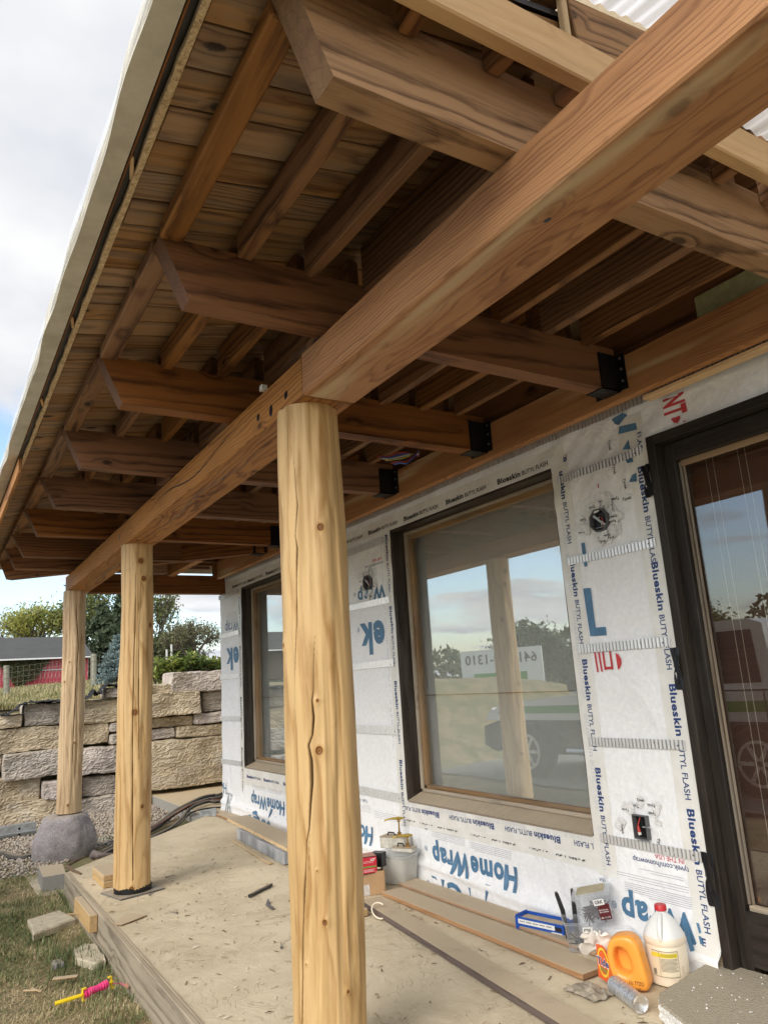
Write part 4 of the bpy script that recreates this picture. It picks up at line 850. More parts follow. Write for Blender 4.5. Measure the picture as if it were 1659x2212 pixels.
p = at(*PP(1165, 830), 48); tree('deciduous_tree', 'dark dense tree between the thin tree and the airy tree', (p.x, 48, gz(p.x, 48)), 3.0, 0.8, L_D, 28, depth=5, nl=9, leaf=0.11, cl=0.3, trunk=0.15, start=0.1, group=GT)
p = at(*PP(1075, 830), 46); tree('deciduous_tree', 'low dark bushy tree at the foot of the tall thin tree', (p.x, 46, gz(p.x, 46)), 2.3, 1.0, L_D, 29, depth=5, nl=14, leaf=0.12, cl=0.36, trunk=0.12, start=0.08, group=GT)
p = at(*PP(775, 1005), 18); conifer('blue_spruce', 'pale blue spruce standing behind the stone wall', (p.x, 18, gz(p.x, 18)), 1.25, 0.60, L_B, 30, whorls=24, per=16, nd=34, size=0.026)
# leafy shrubs on the wall
GS = 'leafy shrubs on top of the retaining wall'
def shrub(label, x, y, z, n, r, h, seed):
    rg = np.random.default_rng(seed); t = thing('leafy_shrub', label, 'shrub', (x, y, z), GS); m = MB(); V = []; Fs = []; mats = L_YG
    for i in range(n):
        a_ = rg.uniform(0, 6.28); rr = r * math.sqrt(rg.random()); bx_, by_ = x + rr * math.cos(a_), y + rr * math.sin(a_) * 0.8; th = h * rg.uniform(0.45, 1.0) * (1 - 0.35 * (rr / r) ** 2)
        tp = Vector((bx_ + rg.normal(0, .03), by_, z + th)); m.tube([Vector((bx_, by_, z)), tp], [0.004, 0.002], 4, cap=False)
        for k in range(9):
            b_ = rg.uniform(0, 6.28); e_ = rg.uniform(-0.35, 1.15); d = Vector((math.cos(b_) * math.cos(e_), math.sin(b_) * math.cos(e_), math.sin(e_))); l = rg.uniform(0.09, 0.17); s_ = d.cross(Vector((0, 0, 1))).normalized() * l * 0.17
            q0 = tp - Vector((0, 0, rg.uniform(0, .12))); mid = q0 + d * l * 0.5 + Vector((0, 0, 0.01)); end = q0 + d * l - Vector((0, 0, 0.018)); b0 = len(V)
            V += [tuple(q0), tuple(mid + s_), tuple(end), tuple(mid - s_)]; Fs += [(b0, b0 + 1, b0 + 2, b0 + 3)]
    m.build('stem', M_BARK, t); npmesh('foliage', np.array(V), np.array(Fs), L_SH, t)
L_SH = leaf_mat('shrub_leaves', [(0, (0.03, 0.06, 0.02)), (0.4, (0.13, 0.20, 0.06)), (0.7, (0.36, 0.42, 0.11)), (1, (0.62, 0.62, 0.22))], 0.3)
for i, (sx, lab) in enumerate(((1040, 'dark glossy leaved shrub right beside the middle log post'), (1130, 'green leafy shrub second from the middle log post'), (1215, 'tallest yellow tipped shrub on the wall'), (1300, 'bright yellow green shrub over the purple top stone'), (1390, 'low leafy shrub left of the house corner'), (1470, 'spiky shrub half hidden by the house corner'))):
    p = at(*PP(sx, 1000 if i < 2 else 930), 11.75); shrub(lab, p.x, 11.75, p.z - 0.03, 34, 0.26, (0.40, 0.36, 0.33, 0.30, 0.22, 0.30)[i], 60 + i)

# ============================================================ BARN, FENCE
t = MT('faded_red_boards'); p = t.tc.outputs['Object']; n = t.noise(t.vmath('MULTIPLY', p, (2.2, 1, 0.35)), 2, 6, 0.7)
t.color(t.mix(t.smooth(n, 0.50, 0.62), (0.40, 0.045, 0.07), (0.68, 0.52, 0.53))); t.rough(0.85); M_RED_B = t.m
t = MT('dark_shingle_roof'); p = t.tc.outputs['Object']; n = t.noise(t.vmath('MULTIPLY', p, (1, 1, 1)), 1.2, 6, 0.65); t.color(t.mix(n, (0.045, 0.048, 0.05), (0.10, 0.10, 0.10))); t.rough(0.9); M_ROOFB = t.m
barn = thing('red_barn', 'low red barn with dark grey roof and ivy on its wall beyond the meadow', 'barn', (3, 45, 2.2))
BZ = 2.1
m = MB(); m.box((-16, 45, BZ - 0.3), (7.75, 51, 3.62)); m.build('wall', M_BARK, barn)
for i in range(128):
    xx = 7.72 - i * 0.185
    if xx < -2: break
    m = MB(); m.box((xx - 0.17, 44.95 - 0.01 * (i % 3), BZ - 0.3), (xx, 44.99, 3.60)); m.build('board', M_RED_B, barn)
m = MB(); m.ring([[Vector((-16, 44.6, 3.66)), Vector((-16, 48.0, 5.02)), Vector((-16, 51.4, 3.66)), Vector((-16, 51.4, 3.56)), Vector((-16, 48.0, 4.92)), Vector((-16, 44.6, 3.56))], [Vector((7.95, 44.6, 3.66)), Vector((7.72, 48.0, 5.02)), Vector((7.95, 51.4, 3.66)), Vector((7.95, 51.4, 3.56)), Vector((7.72, 48.0, 4.92)), Vector((7.95, 44.6, 3.56))]]); m.build('roof', M_ROOFB, barn)
bx('gutter', (-16, 44.5, 3.555), (7.95, 44.598, 3.635), plain('white_gutter', (0.75, 0.77, 0.8), 0.5), barn)
timber('door_rail', (4.0, 44.91, 2.98), (7.2, 44.91, 2.98), 0.03, 0.05, M_ZINC, barn)
rg = np.random.default_rng(5); n = 5200; ix = rg.uniform(3.2, 5.7, n); iz = rg.uniform(2.2, 3.6, n); k = (iz > 3.62 - 1.3 * np.exp(-((ix - 4.15) / 0.6) ** 2) - 0.75 * np.exp(-((ix - 5.0) / 0.45) ** 2) - 0.12 - 0.1 * rg.random(n)); ix, iz = ix[k], iz[k]
V, Fq = leaf_cloud(np.stack([ix, 44.86 - 0.12 * rg.random(len(ix)), iz], -1), 0.05, rg); npmesh('ivy', V, Fq, L_D, barn)
GF = 'posts of the wire fence on the meadow'
def fpost(px, pyb, pyt, y, label, r=0.07):
    b = at(*PP(px, pyb), y); t_ = at(*PP(px, pyt), y); m = MB(); m.tube([Vector((b.x, y, gz(b.x, y) - 0.1)), Vector((t_.x, y, t_.z))], [r, r * 0.9], 10); o = m.build('fence_post', M_FENCE, smooth=True); tag(o, label, 'fence post', GF); return Vector((t_.x, y, t_.z))
f1 = fpost(45, 1140, 895, 20, 'grey round fence post at the left edge of the meadow', 0.075); f2 = fpost(618, 1045, 820, 20, 'grey leaning fence post just right of the farthest log post', 0.085)
wf = thing('wire_fence', 'thin wire mesh fence strung between the two meadow posts', 'fence', (2.6, 20.0, 1.4))
m = MB()
for k in range(7): m.tube([f1 + Vector((-2.5, 0.05, -0.1 - 0.12 * k)), f1 + Vector((0, -0.08, -0.06 - 0.12 * k)), f2 + Vector((0, -0.08, -0.06 - 0.12 * k)), f2 + Vector((3, 0.05, 0.1 - 0.12 * k))], 0.0035, 3, cap=False)
m.build('wire', M_FENCE, wf)
m = MB()
for k in range(-16, 30):
    x = f1.x + (f2.x - f1.x) * k / 16; zt = f1.z + (f2.z - f1.z) * max(-0.5, min(2, k / 16)); m.tube([Vector((x, 19.92, zt - 0.06)), Vector((x, 19.92, zt - 0.8))], 0.0028, 3, cap=False)
m.build('stay_wire', M_FENCE, wf)
p = at(*PP(1117, 860), 24); up = thing('pipe_stand', 'pale twin pipe stand sticking up behind the shrubs', 'pipe', (p.x, 24, p.z - 0.6))
for dx in (-0.075, 0.075): MB().tube([Vector((p.x + dx, 24, p.z - 0.6)), Vector((p.x + dx - 0.02, 24, p.z + 0.42 + dx))], 0.032, 8).build('pipe', plain('pale_pipe', (0.6, 0.62, 0.6), 0.5), up)

# ---------------- what stands out on the yard side (seen mirrored in the panes)
for i, (x, y, H, s_) in enumerate(((-34, 44, 5.0, 41), (-46, 37, 5.6, 42), (-24, 50, 3.6, 43), (-52, 24, 5.2, 44), (-54, 11, 5.8, 45), (-14, 60, 4.0, 46), (-52, 0, 5.0, 47), (-60, 34, 6.0, 48), (-8, 66, 4.5, 49), (-55, -12, 5.5, 50), (-44, 30, 3.0, 51))):
    tree('deciduous_tree', 'round green tree number %d' % i if 0 else ('round green tree across the yard, %s' % ('mirrored left in the near window', 'largest in the mirrored tree line', 'mirrored beside the far window', 'mirrored above the parked pickup', 'mirrored in the door glass', 'at the far end of the mirrored line', 'behind the yard opposite the door', 'behind the mirrored tree line', 'far down the meadow edge', 'opposite the near end of the porch', 'small one before the mirrored line')[i]), (x, y, -0.3 if x < -14 else gz(x, y)), H, 1.1, L_G if i % 2 else L_D, s_, depth=5, nl=34, leaf=0.16, cl=0.6, trunk=0.25, start=0.15, group='trees across the yard')

rg = np.random.default_rng(77); n = 26000; an = rg.uniform(math.radians(150), math.radians(368), n); an = np.where(an > math.radians(360), an - 2 * PI, an); dd = rg.uniform(120, 150, n); hh = (7 + 3 * np.sin(an * 23) + 2 * np.sin(an * 61)) * rg.random(n) ** 0.7
V, Fq = leaf_cloud(np.stack([dd * np.sin(an), dd * np.cos(an), hh - 0.3], -1), 0.75, rg); tag(npmesh('distant_woods', V, Fq, L_D), 'low dark line of distant woods round the fields', 'woods', kind='stuff')

# ============================================================ HOUSE
house = thing('house', 'white wrapped house wall with two big windows and a dark glazed door', 'house', (2.95, 4.2, -0.05))
WX = 2.9
def surf(y, z):
    y = np.asarray(y, float); z = np.asarray(z, float)
    s = 0.0028 * np.sin(5 * y + 3 * z + 1.2 * np.sin(4 * z)) + 0.0011 * np.sin(13 * z - 6 * y + 2 * np.sin(3 * y)) + 0.0006 * np.sin(31 * y + 17 * z)
    low = np.exp(-((z - 0.02) / 0.10) ** 2)
    s = s + low * (0.028 + 0.012 * np.sin(4.1 * y) + 0.008 * np.sin(9.3 * y + 12 * z)) + 0.024 * np.exp(-((z - 0.085 - 0.02 * np.sin(1.7 * y)) / 0.022) ** 2)
    up = 1 / (1 + np.exp(-(z - 2.12) / 0.08)); s = s + up * (0.008 * np.sin(24 * (y * 0.8 + z) + 1.3 * np.sin(3 * y)) * np.exp(-((y - 2.45) / 0.5) ** 2) + 0.0040 * np.sin(10 * y + 22 * z + np.sin(5 * y)))
    s = s + 0.004 * np.exp(-((z - 0.27) / 0.05) ** 2) * np.sin(6 * y + 10 * z)
    far = np.clip((y - 7.7) / 0.7, 0, 1); s = s + far * 0.004 * np.sin(45 * y + 4 * np.sin(3 * z))
    return WX - np.abs(s) - 0.001
OPEN = [(2.858, 4.588, 0.475, 2.392), (6.02, 7.73, 0.50, 2.392), (-1.2, 2.212, -0.3, 2.362)]
ysb = sorted(set(list(np.round(np.arange(-1.0, 8.42, 0.022), 4)) + [8.42] + [v for o_ in OPEN for v in o_[:2]])); zsb = sorted(set(list(np.round(np.arange(-0.06, 2.60, 0.020), 4)) + [v for o_ in OPEN for v in o_[2:]]))
ysb = [v for v in ysb if v >= -1.0]; zsb = [v for v in zsb if v >= -0.06]
Yg, Zg = np.meshgrid(ysb, zsb, indexing='ij'); Xg = surf(Yg, Zg); idx = np.arange(Yg.size).reshape(Yg.shape)
cy_ = (Yg[:-1, :-1] + Yg[1:, 1:]) / 2; cz_ = (Zg[:-1, :-1] + Zg[1:, 1:]) / 2; keep = np.ones_like(cy_, bool)
for o_ in OPEN: keep &= ~((cy_ > o_[0]) & (cy_ < o_[1]) & (cz_ > o_[2]) & (cz_ < o_[3]))
Fq = np.stack([idx[:-1, :-1], idx[:-1, 1:], idx[1:, 1:], idx[1:, :-1]], -1)[keep]
wrap = npmesh('house_wrap', np.stack([Xg, Yg, Zg], -1).reshape(-1, 3), Fq, M_WRAP, house, smooth=True)
# body of the house behind the wrap
m = MB()
for y0, y1, z0, z1 in ((2.212, 2.858, -0.3, 2.6), (4.588, 6.02, -0.3, 2.6), (7.73, 8.40, -0.3, 2.6), (2.858, 4.588, -0.3, 0.475), (6.02, 7.73, -0.3, 0.50), (2.858, 4.588, 2.392, 2.6), (6.02, 7.73, 2.392, 2.6), (-2.5, 2.212, 2.362, 2.6)): m.box((2.904, y0, z0), (3.12, y1, z1))
m.box((2.87, -2.5, 2.602), (3.12, 8.40, 6.0)); m.box((3.12, 8.2, -0.3), (9, 8.40, 6.0)); m.box((3.12, -2.5, 5.8), (9, 8.2, 6.0)); m.box((8.8, -2.5, -.3), (9, 8.2, 5.8)); m.box((3.12, -2.5, -0.3), (8.8, 8.2, -0.1)); m.box((3.12, -2.7, -0.3), (9, -2.5, 6.0))
m.build('wall', plain('sheathing', (0.45, 0.36, 0.24), 0.9), house)
# printed lettering -------------------------------------------------
_tc = {}
def text_mesh(s, bold):
    if (s, bold) in _tc: return _tc[(s, bold)]
    c = bpy.data.curves.new('t', 'FONT'); c.body = s; c.size = 1.0; c.offset = bold; c.space_character = 1.0 + bold * 2.6; c.resolution_u = 3; c.fill_mode = 'FRONT'
    o = bpy.data.objects.new('t', c); COL.objects.link(o); bpy.context.view_layer.update()
    me = bpy.data.meshes.new_from_object(o.evaluated_get(bpy.context.evaluated_depsgraph_get()))
    V = np.zeros(len(me.vertices) * 3); me.vertices.foreach_get('co', V); V = V.reshape(-1, 3); Fs = [tuple(p.vertices) for p in me.polygons]
    bpy.data.objects.remove(o); bpy.data.curves.remove(c); bpy.data.meshes.remove(me)
    _tc[(s, bold)] = (V, Fs); return V, Fs
DIRS = {'up': ((-1, 0), (0, 1)), 'inv': ((1, 0), (0, -1)), 'down': ((0, -1), (-1, 0)), 'rise': ((0, 1), (1, 0))}
def wtext(m, s, y, z, height, d='up', length=None, bold=0.02, off=0.0028, clip=None, slant=0.0):
    """add print to builder m; (y, z) start of the base line, height = cap height"""
    V, Fs = text_mesh(s, bold); sy = height / 0.70; sx = sy if length is None else length / max(1e-6, V[:, 0].max()); (ax, az), (bx_, bz) = DIRS[d]
    u = V[:, 0] * sx; v = V[:, 1] * sy; u = u + slant * v; yy = y + ax * u + bx_ * v; zz = z + az * u + bz * v; xx = surf(yy, zz) - off
    ok = Fs
    if clip: ok = [f for f in Fs if all(clip[0] <= yy[i] <= clip[1] and clip[2] <= zz[i] <= clip[3] for i in f)]
    m.add(np.stack([xx, yy, zz], -1).tolist(), ok)
def wpatch(m, y0, y1, z0, z1, off, ny=None, nz=None, jit=0.0):
    ny = ny or max(1, int((y1 - y0) / 0.03)); nz = nz or max(1, int((z1 - z0) / 0.03)); Y, Z = np.meshgrid(np.linspace(y0, y1, ny + 1), np.linspace(z0, z1, nz + 1), indexing='ij')
    X = surf(Y, Z) - off; id_ = np.arange(Y.size).reshape(Y.shape); Fq = np.stack([id_[:-1, :-1], id_[:-1, 1:], id_[1:, 1:], id_[1:, :-1]], -1).reshape(-1, 4)
    m.add(np.stack([X, Y, Z], -1).reshape(-1, 3).tolist(), [tuple(f) for f in Fq.tolist()])
def poly(m, pts, off=0.0046): m.add([(float(surf(y, z)) - off, y, z) for y, z in pts], [tuple(range(len(pts)))])
def letters(m, mat, parent): return m.build('lettering', mat, parent)
# big blue print on the wrap
m = MB()
wtext(m, 'HomeWrap', 3.475, 0.222, 0.118, 'inv', 0.845, 0.04, slant=-0.05); wtext(m, '®', 4.375, 0.212, 0.03, 'inv', bold=0)
wtext(m, 'Tyvek', 3.50, 0.040, 0.17, 'inv', 0.83, 0.02, clip=(2.9, 4.6, -0.045, 0.3)); wtext(m, '®', 4.35, 0.01, 0.03, 'inv', bold=0)
wtext(m, 'HomeWrap', 5.075, 0.235, 0.118, 'inv', 0.845, 0.03)
wtext(m, 'HomeWrap', 6.70, 0.255, 0.118, 'inv', 0.845, 0.03); wtext(m, 'Tyvek', 6.80, 0.105, 0.17, 'inv', 0.83, 0.02, clip=(6.0, 8.4, -0.045, 0.3))
wtext(m, 'Ho', 8.28, 0.30, 0.118, 'inv', 0.2, 0.0, clip=(8.2, 8.43, 0, 1)); 
wtext(m, 'ek', 4.748, 1.728, 0.225, 'inv', 0.37, 0.045); wtext(m, '®', 5.125, 1.715, 0.035, 'inv', bold=0)
wtext(m, 'Wrap', 4.70, 2.00, 0.105, 'inv', 0.42, 0.03); wtext(m, '®', 5.15, 2.0, 0.03, 'inv', bold=0)
wtext(m, 'ek', 7.83, 1.745, 0.225, 'inv', 0.40, 0.045); wtext(m, 'Wrap', 7.80, 2.04, 0.12, 'inv', 0.46, 0.0)
wtext(m, 'Wrap', 2.335, 0.222, 0.11, 'inv', 0.40, 0.035); wtext(m, '®', 2.765, 0.195, 0.03, 'inv', bold=0)
poly(m, [(2.732, 1.700), (2.682, 1.697), (2.680, 1.493), (2.612, 1.491), (2.612, 1.449), (2.722, 1.453)]); poly(m, [(2.708, 1.936), (2.683, 1.936), (2.682, 1.872), (2.706, 1.872)]); poly(m, [(2.706, 1.836), (2.683, 1.836), (2.682, 1.81), (2.703, 1.81)])
for pts in (((2.398, 2.52), (2.33, 2.53), (2.30, 2.51), (2.36, 2.475), (2.385, 2.49)), ((2.36, 2.468), (2.255, 2.452), (2.255, 2.418), (2.37, 2.43)), ((2.36, 2.345), (2.315, 2.385), (2.312, 2.335)), ((2.355, 2.295), (2.305, 2.295), (2.302, 2.265), (2.34, 2.27)), ((2.35, 2.175), (2.325, 2.205), (2.298, 2.21), (2.298, 2.165))): poly(m, pts)
poly(m, [(2.40, 0.20), (2.37, 0.20), (2.335, 0.092), (2.352, 0.085)]); poly(m, [(2.322, 0.20), (2.308, 0.20), (2.302, 0.165), (2.314, 0.16)]); poly(m, [(2.318, 0.15), (2.304, 0.15), (2.298, 0.12), (2.312, 0.12)])
letters(m, M_BLUE, wrap)
m = MB(); poly(m, [(2.712, 1.372), (2.700, 1.372), (2.697, 1.271), (2.708, 1.271)]); poly(m, [(2.685, 1.372), (2.673, 1.372), (2.670, 1.273), (2.681, 1.273)])
for a0, a1 in (((2.658, 1.37), (2.646, 1.28)), ((2.612, 1.37), (2.600, 1.28))): poly(m, [(a0[0], a0[1]), (a1[0], a0[1]), (a1[0], a1[1]), (a0[0], a1[1])])
poly(m, [(2.658, 1.295), (2.600, 1.295), (2.606, 1.282), (2.652, 1.282)]); poly(m, [(2.574, 1.360), (2.556, 1.350), (2.543, 1.328), (2.545, 1.305), (2.558, 1.285), (2.572, 1.278)])
wtext(m, 'NT', 2.082, 2.512, 0.105, 'down', 0.10, 0.045); poly(m, [(2.06, 2.405), (2.012, 2.405), (2.012, 2.390), (2.03, 2.375), (2.05, 2.383)])
wtext(m, 'LIVE USA', 4.72, 2.215, 0.024, 'inv', bold=0.01); wtext(m, 'IN THE USA', 2.34, 0.448, 0.020, 'inv', 0.16, 0.0); poly(m, [(2.545, 2.215), (2.538, 2.215), (2.538, 2.195), (2.545, 2.195)]); poly(m, [(2.0, 2.375), (1.985, 2.372), (1.985, 2.368), (2.0, 2.37)])
letters(m, M_RED, wrap)
m = MB(); wtext(m, 'tyvek.com/homewrap', 2.322, 0.418, 0.024, 'inv', 0.31, 0.004); wtext(m, 'tyvek.com/homewrap', 4.70, 2.18, 0.020, 'inv', 0.28, 0.0); wtext(m, 'Call 1-800-448-9835', 5.15, 0.425, 0.020, 'inv', 0.34, 0.0); wtext(m, 'USA', 2.82, 0.285, 0.016, 'inv', bold=0.0); wtext(m, 'USA', 4.35, 0.325, 0.012, 'inv', bold=0.0)
letters(m, M_NAVY, wrap)
# unreadably small print: rows of hair lines
m = MB()
def lines(y0, y1, z0, n_, dz, cut=0.5):
    for k in range(n_):
        z = z0 - k * dz; ye = y1 - (y1 - y0) * (cut * random.random() if k == n_ - 1 else 0.0)
        wpatch(m, y0, ye, z - 0.0022, z, 0.0024, nz=1)
lines(3.95, 4.31, 0.315, 5, 0.010); lines(3.52, 3.90, 0.305, 5, 0.010); lines(2.34, 2.74, 0.335, 3, 0.011); lines(2.33, 2.70, 0.295, 6, 0.009); lines(4.72, 5.05, 0.36, 4, 0.013); lines(5.1, 5.4, 0.38, 4, 0.013); lines(7.85, 8.2, 2.15, 9, 0.014); lines(6.75, 7.1, 0.345, 4, 0.010); lines(7.15, 7.5, 0.345, 4, 0.010); lines(4.80, 5.1, 2.14, 5, 0.013); lines(2.36, 2.60, 0.37, 2, 0.010)
m.build('fine_print', M_GHOST if 0 else plain('fine_grey_print', (0.42, 0.43, 0.46), 0.5), wrap)
# flashing tapes
def tape(y0, y1, z0, z1, off=0.0016): m = MB(); wpatch(m, y0, y1, z0, z1, off); return m.build('flashing_tape', M_TAPE, house, smooth=True)
T1, T2 = 'Blueskin ', 'BUTYL FLASH'
def tape_text(par, items, mat=M_NAVY, off=0.0034, ghost=True):
    m = MB(); g = MB()
    for y, z, d, size, clip in items:
        (ax, az), (bx_, bz) = DIRS[d]; l1 = 0.205 * size; l2 = 0.225 * size; gap = 0.016 * size
        for mm, sh in ((m, 0.0), (g, 1.0)):
            o1 = 0.27 * sh; q = 0.004 * sh; yy, zz = y + ax * o1 * size - bx_ * 0.030 * sh, z + az * o1 * size - bz * 0.030 * sh
            wtext(mm, 'Blueskin', yy, zz, 0.032 * size, d, l1, 0.035 if not sh else 0.02, off - (0.0008 if sh else 0), clip); wtext(mm, T2, yy + ax * (l1 + gap), zz + az * (l1 + gap), 0.0265 * size, d, l2, 0.012, off - (0.0008 if sh else 0), clip)
    o = letters(m, mat, par)
    if ghost: o2 = g.build('ghost_lettering', M_GHOST, par)
tp = tape(2.75, 8.40, 2.397, 2.500); tape_text(tp, [(4.383 + 0.524 * k, 2.418, 'up', 0.97, None) for k in range(-1, 1)] + [(3.317, 2.414, 'up', 0.99, None), (5.95, 2.418, 'up', .97, None), (6.47, 2.418, 'up', .97, None), (7.0, 2.418, 'up', .97, None), (7.52, 2.418, 'up', .97, None), (8.04 - 0.05, 2.418, 'up', .97, None), (4.90, 2.418, 'up', .97, None), (5.42, 2.418, 'up', .97, None)], M_INK, ghost=False)
tp = tape(2.734, 2.862, 0.30, 2.445, 0.0022); tape_text(tp, [(2.800, z, 'down', 1.02, (2.7, 2.87, 0.2, 2.365)) for z in (2.405, 1.875, 1.342, 0.808)], off=0.004)
m = MB(); wtext(m, 'B', 2.762, 2.398, 0.036, 'up', bold=0.03, off=0.004); wtext(m, 'FLAS', 2.262, 2.405, 0.028, 'down', 0.09, 0.012, off=0.004); letters(m, M_NAVY, tp)
tp = tape(2.214, 2.335, 0.06, 2.325, 0.0022); tape_text(tp, [(2.285, z, 'down', 1.12, (2.2, 2.4, 0.0, 2.25)) for z in (2.235, 1.765, 1.203, 0.668)], off=0.004, ghost=False); m = MB(); wtext(m, 'E', 2.305, 0.115, 0.03, 'up', bold=0.03, off=0.004); letters(m, M_NAVY, tp)
tape(2.222, 2.375, 2.30, 2.50, 0.003)
tp = tape(4.585, 4.69, 0.30, 2.40, 0.0022); tape_text(tp, [(4.650, z, 'down', 0.98, None) for z in (2.37, 1.83, 1.29, 0.745)], off=0.004, ghost=False)
m = MB(); 
for z in np.arange(0.75, 2.3, 0.018):
    if random.random() < 0.6: poly(m, [(4.722, z), (4.719, z), (4.719, z + 0.010), (4.722, z + 0.010)], 0.003)
m.build('cut_print', M_INK, tp)
tp = tape(7.73, 7.83, 0.30, 2.40, 0.0022); tape_text(tp, [(7.795, z, 'down', 0.98, None) for z in (2.30, 1.76, 1.22, 0.70)], M_INK, off=0.004, ghost=False)
tp = tape(2.858, 4.63, 0.372, 0.474); tape_text(tp, [(y, 0.438, 'inv', 1.0, (2.864, 4.63, 0, 1)) for y in (4.204, 3.648, 3.104, 2.56)], ghost=True)
tape(2.80, 4.60, 0.315, 0.372, 0.0010)
m = MB(); 
for k, y in enumerate((4.02, 3.47, 2.94, 4.50)): wtext(m, 'Blueskin BUTYL FLASH', y, 0.352, 0.026, 'inv', 0.42, 0.02, off=0.003, clip=(2.80, 4.63, 0.3405, 0.36))
letters(m, M_INK, tp)
tp = tape(6.02, 7.80, 0.33, 0.498); tape_text(tp, [(y, 0.405, 'up', 0.85, None) for y in (7.66, 7.20, 6.72)], ghost=False)
# corrugated straps
M_GROOVE_SHADE = plain('painted_groove_shade', (0.16, 0.16, 0.16), 0.6)  # shade of the strap grooves, painted as a darker colour on their faces
def strap(y0, y1, z0, z1, pitch=0.0215, amp=0.0062):
    n_ = int((y1 - y0) / pitch * 8); rows = []
    for i in range(n_ + 1):
        y = y0 + (y1 - y0) * i / n_; a_ = amp * (0.5 + 0.5 * math.tanh(2.2 * math.sin(2 * PI * (y - y0) / pitch))); x = float(surf(y, (z0 + z1) / 2)) - 0.007 - a_
        dz = 0.003 * math.sin(y * 3 + z0 * 9)
        rows.append([Vector((x, y, z0 + dz)), Vector((x, y, z1 + dz)), Vector((x + 0.0012, y, z1 + dz)), Vector((x + 0.0012, y, z0 + dz))])
    m = MB().use(M_GROOVE_SHADE); m.use(M_SILVER); m.ring(rows)
    sl = m.mats.index(M_GROOVE_SHADE)
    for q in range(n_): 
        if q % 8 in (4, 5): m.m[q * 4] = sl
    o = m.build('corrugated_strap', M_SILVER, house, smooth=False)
    b = MB(); k = y0 + 0.04
    while k < y1: b.lathe([(0.0045, 0), (0.0035, 0.0015)], 7, Matrix.Translation((float(surf(k, (z0 + z1) / 2)) - 0.0095, k, (z0 + z1) / 2 + 0.008 * math.sin(k * 40))) @ Matrix.Rotation(-PI / 2, 4, 'Y')); k += 0.125
    b.build('staple', M_STEEL, o)
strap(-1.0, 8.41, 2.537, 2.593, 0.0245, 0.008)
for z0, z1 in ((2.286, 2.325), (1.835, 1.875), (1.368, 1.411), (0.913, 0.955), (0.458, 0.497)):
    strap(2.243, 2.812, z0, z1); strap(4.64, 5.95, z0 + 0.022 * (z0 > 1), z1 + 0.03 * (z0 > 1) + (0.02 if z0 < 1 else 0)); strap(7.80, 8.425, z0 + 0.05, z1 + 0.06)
# black tape scraps at the door edge
for y0, y1, z0, z1 in ((2.205, 2.262, 2.07, 2.23), (2.195, 2.25, 1.175, 1.362), (2.178, 2.247, 0.285, 0.497)):
    m = MB(); rows = [[Vector((WX - 0.006 - 0.006 * math.sin(j * 1.9 + i) - 0.004 * j, y1 + (y0 - y1) * j / 5, z0 + (z1 - z0) * i / 8)) for j in range(6)] for i in range(9)]; m.ring(rows, closed=False, cap=False); m.build('black_tape', M_MEMB, house, smooth='all')
# windows ------------------------------------------------------------
def window(y0, y1, z0, z1):
    w_ = thing('window', None, None, (3.0, (y0 + y1) / 2, z0)); COL.objects.unlink(w_); COL.objects.link(w_)
    w_.parent = house; w_.matrix_basis = WM[house.name].inverted() @ WM[w_.name]
    J = lambda nm, lo, hi, mt, ch=0.003: bx(nm, lo, hi, mt, w_, ch=ch)
    timber('jamb', (2.961, y1 - 0.011, z0), (2.961, y1 - 0.011, z1), 0.122, 0.022, M_JAMB, w_, up=(0, 1, 0)); timber('jamb', (2.961, y0 + 0.008, z0), (2.961, y0 + 0.008, z1), 0.122, 0.016, M_JAMB, w_, up=(0, 1, 0))
    timber('head', (2.961, y0, z1 - 0.008), (2.961, y1, z1 - 0.008), 0.122, 0.018, M_JAMB, w_)
    m = MB(); m.prism([(2.893, z0 - 0.006), (2.893, z0 + 0.006), (3.005, z0 + 0.048), (3.03, z0 + 0.05), (3.03, z0 - 0.006)], y0 + 0.016, y1 - 0.022, Matrix(((1, 0, 0, 0), (0, 0, 1, 0), (0, 1, 0, 0), (0, 0, 0, 1))))
    # grain along the sill
    m.build('sill', M_SILL, w_)
    a0, a1, b0, b1 = y0 + 0.017, y1 - 0.024, z0 + 0.05, z1 - 0.02
    timber('outer_frame', (3.012, a1 - 0.012, b0), (3.012, a1 - 0.012, b1), 0.022, 0.024, M_SILL, w_, up=(0, 1, 0)); timber('outer_frame', (3.012, a0, b1 - 0.010), (3.012, a1, b1 - 0.010), 0.022, 0.020, M_SILL, w_); timber('outer_frame', (3.012, a0, b0 + 0.011), (3.012, a1, b0 + 0.011), 0.022, 0.022, M_SILL, w_)
    c0, c1, d0, d1 = a0, a1 - 0.024, b0 + 0.022, b1 - 0.02
    timber('sash', (3.035, c1 - 0.013, d0), (3.035, c1 - 0.013, d1), 0.03, 0.026, M_SASH, w_, up=(0, 1, 0)); timber('sash', (3.035, c0, d1 - 0.016), (3.035, c1, d1 - 0.016), 0.03, 0.032, M_SASH, w_); timber('sash', (3.035, c0, d0 + 0.012), (3.035, c1, d0 + 0.012), 0.03, 0.024, M_SASH, w_)
    bx('pane', (3.045, c0 - 0.02, d0 + 0.02), (3.049, c1 - 0.02, d1 - 0.03), M_GLASS, w_)
    timber('shade_bar', (3.075, c0, z0 + 0.70), (3.075, c1, z0 + 0.70), 0.006, 0.006, M_SASH, w_)
    m = MB(); rows = []
    for i in range(60):
        y = c0 - 0.05 + (c1 - c0 + 0.07) * i / 59; rows.append([Vector((3.10 + 0.004 * math.sin(i * 0.9), y, z0 - 0.02)), Vector((3.10 + 0.004 * math.sin(i * 0.9), y, z1 + 0.02))])
    m.ring(rows, closed=False, cap=False); m.build('window_shade', M_SHADE, w_, smooth='all')
    return w_
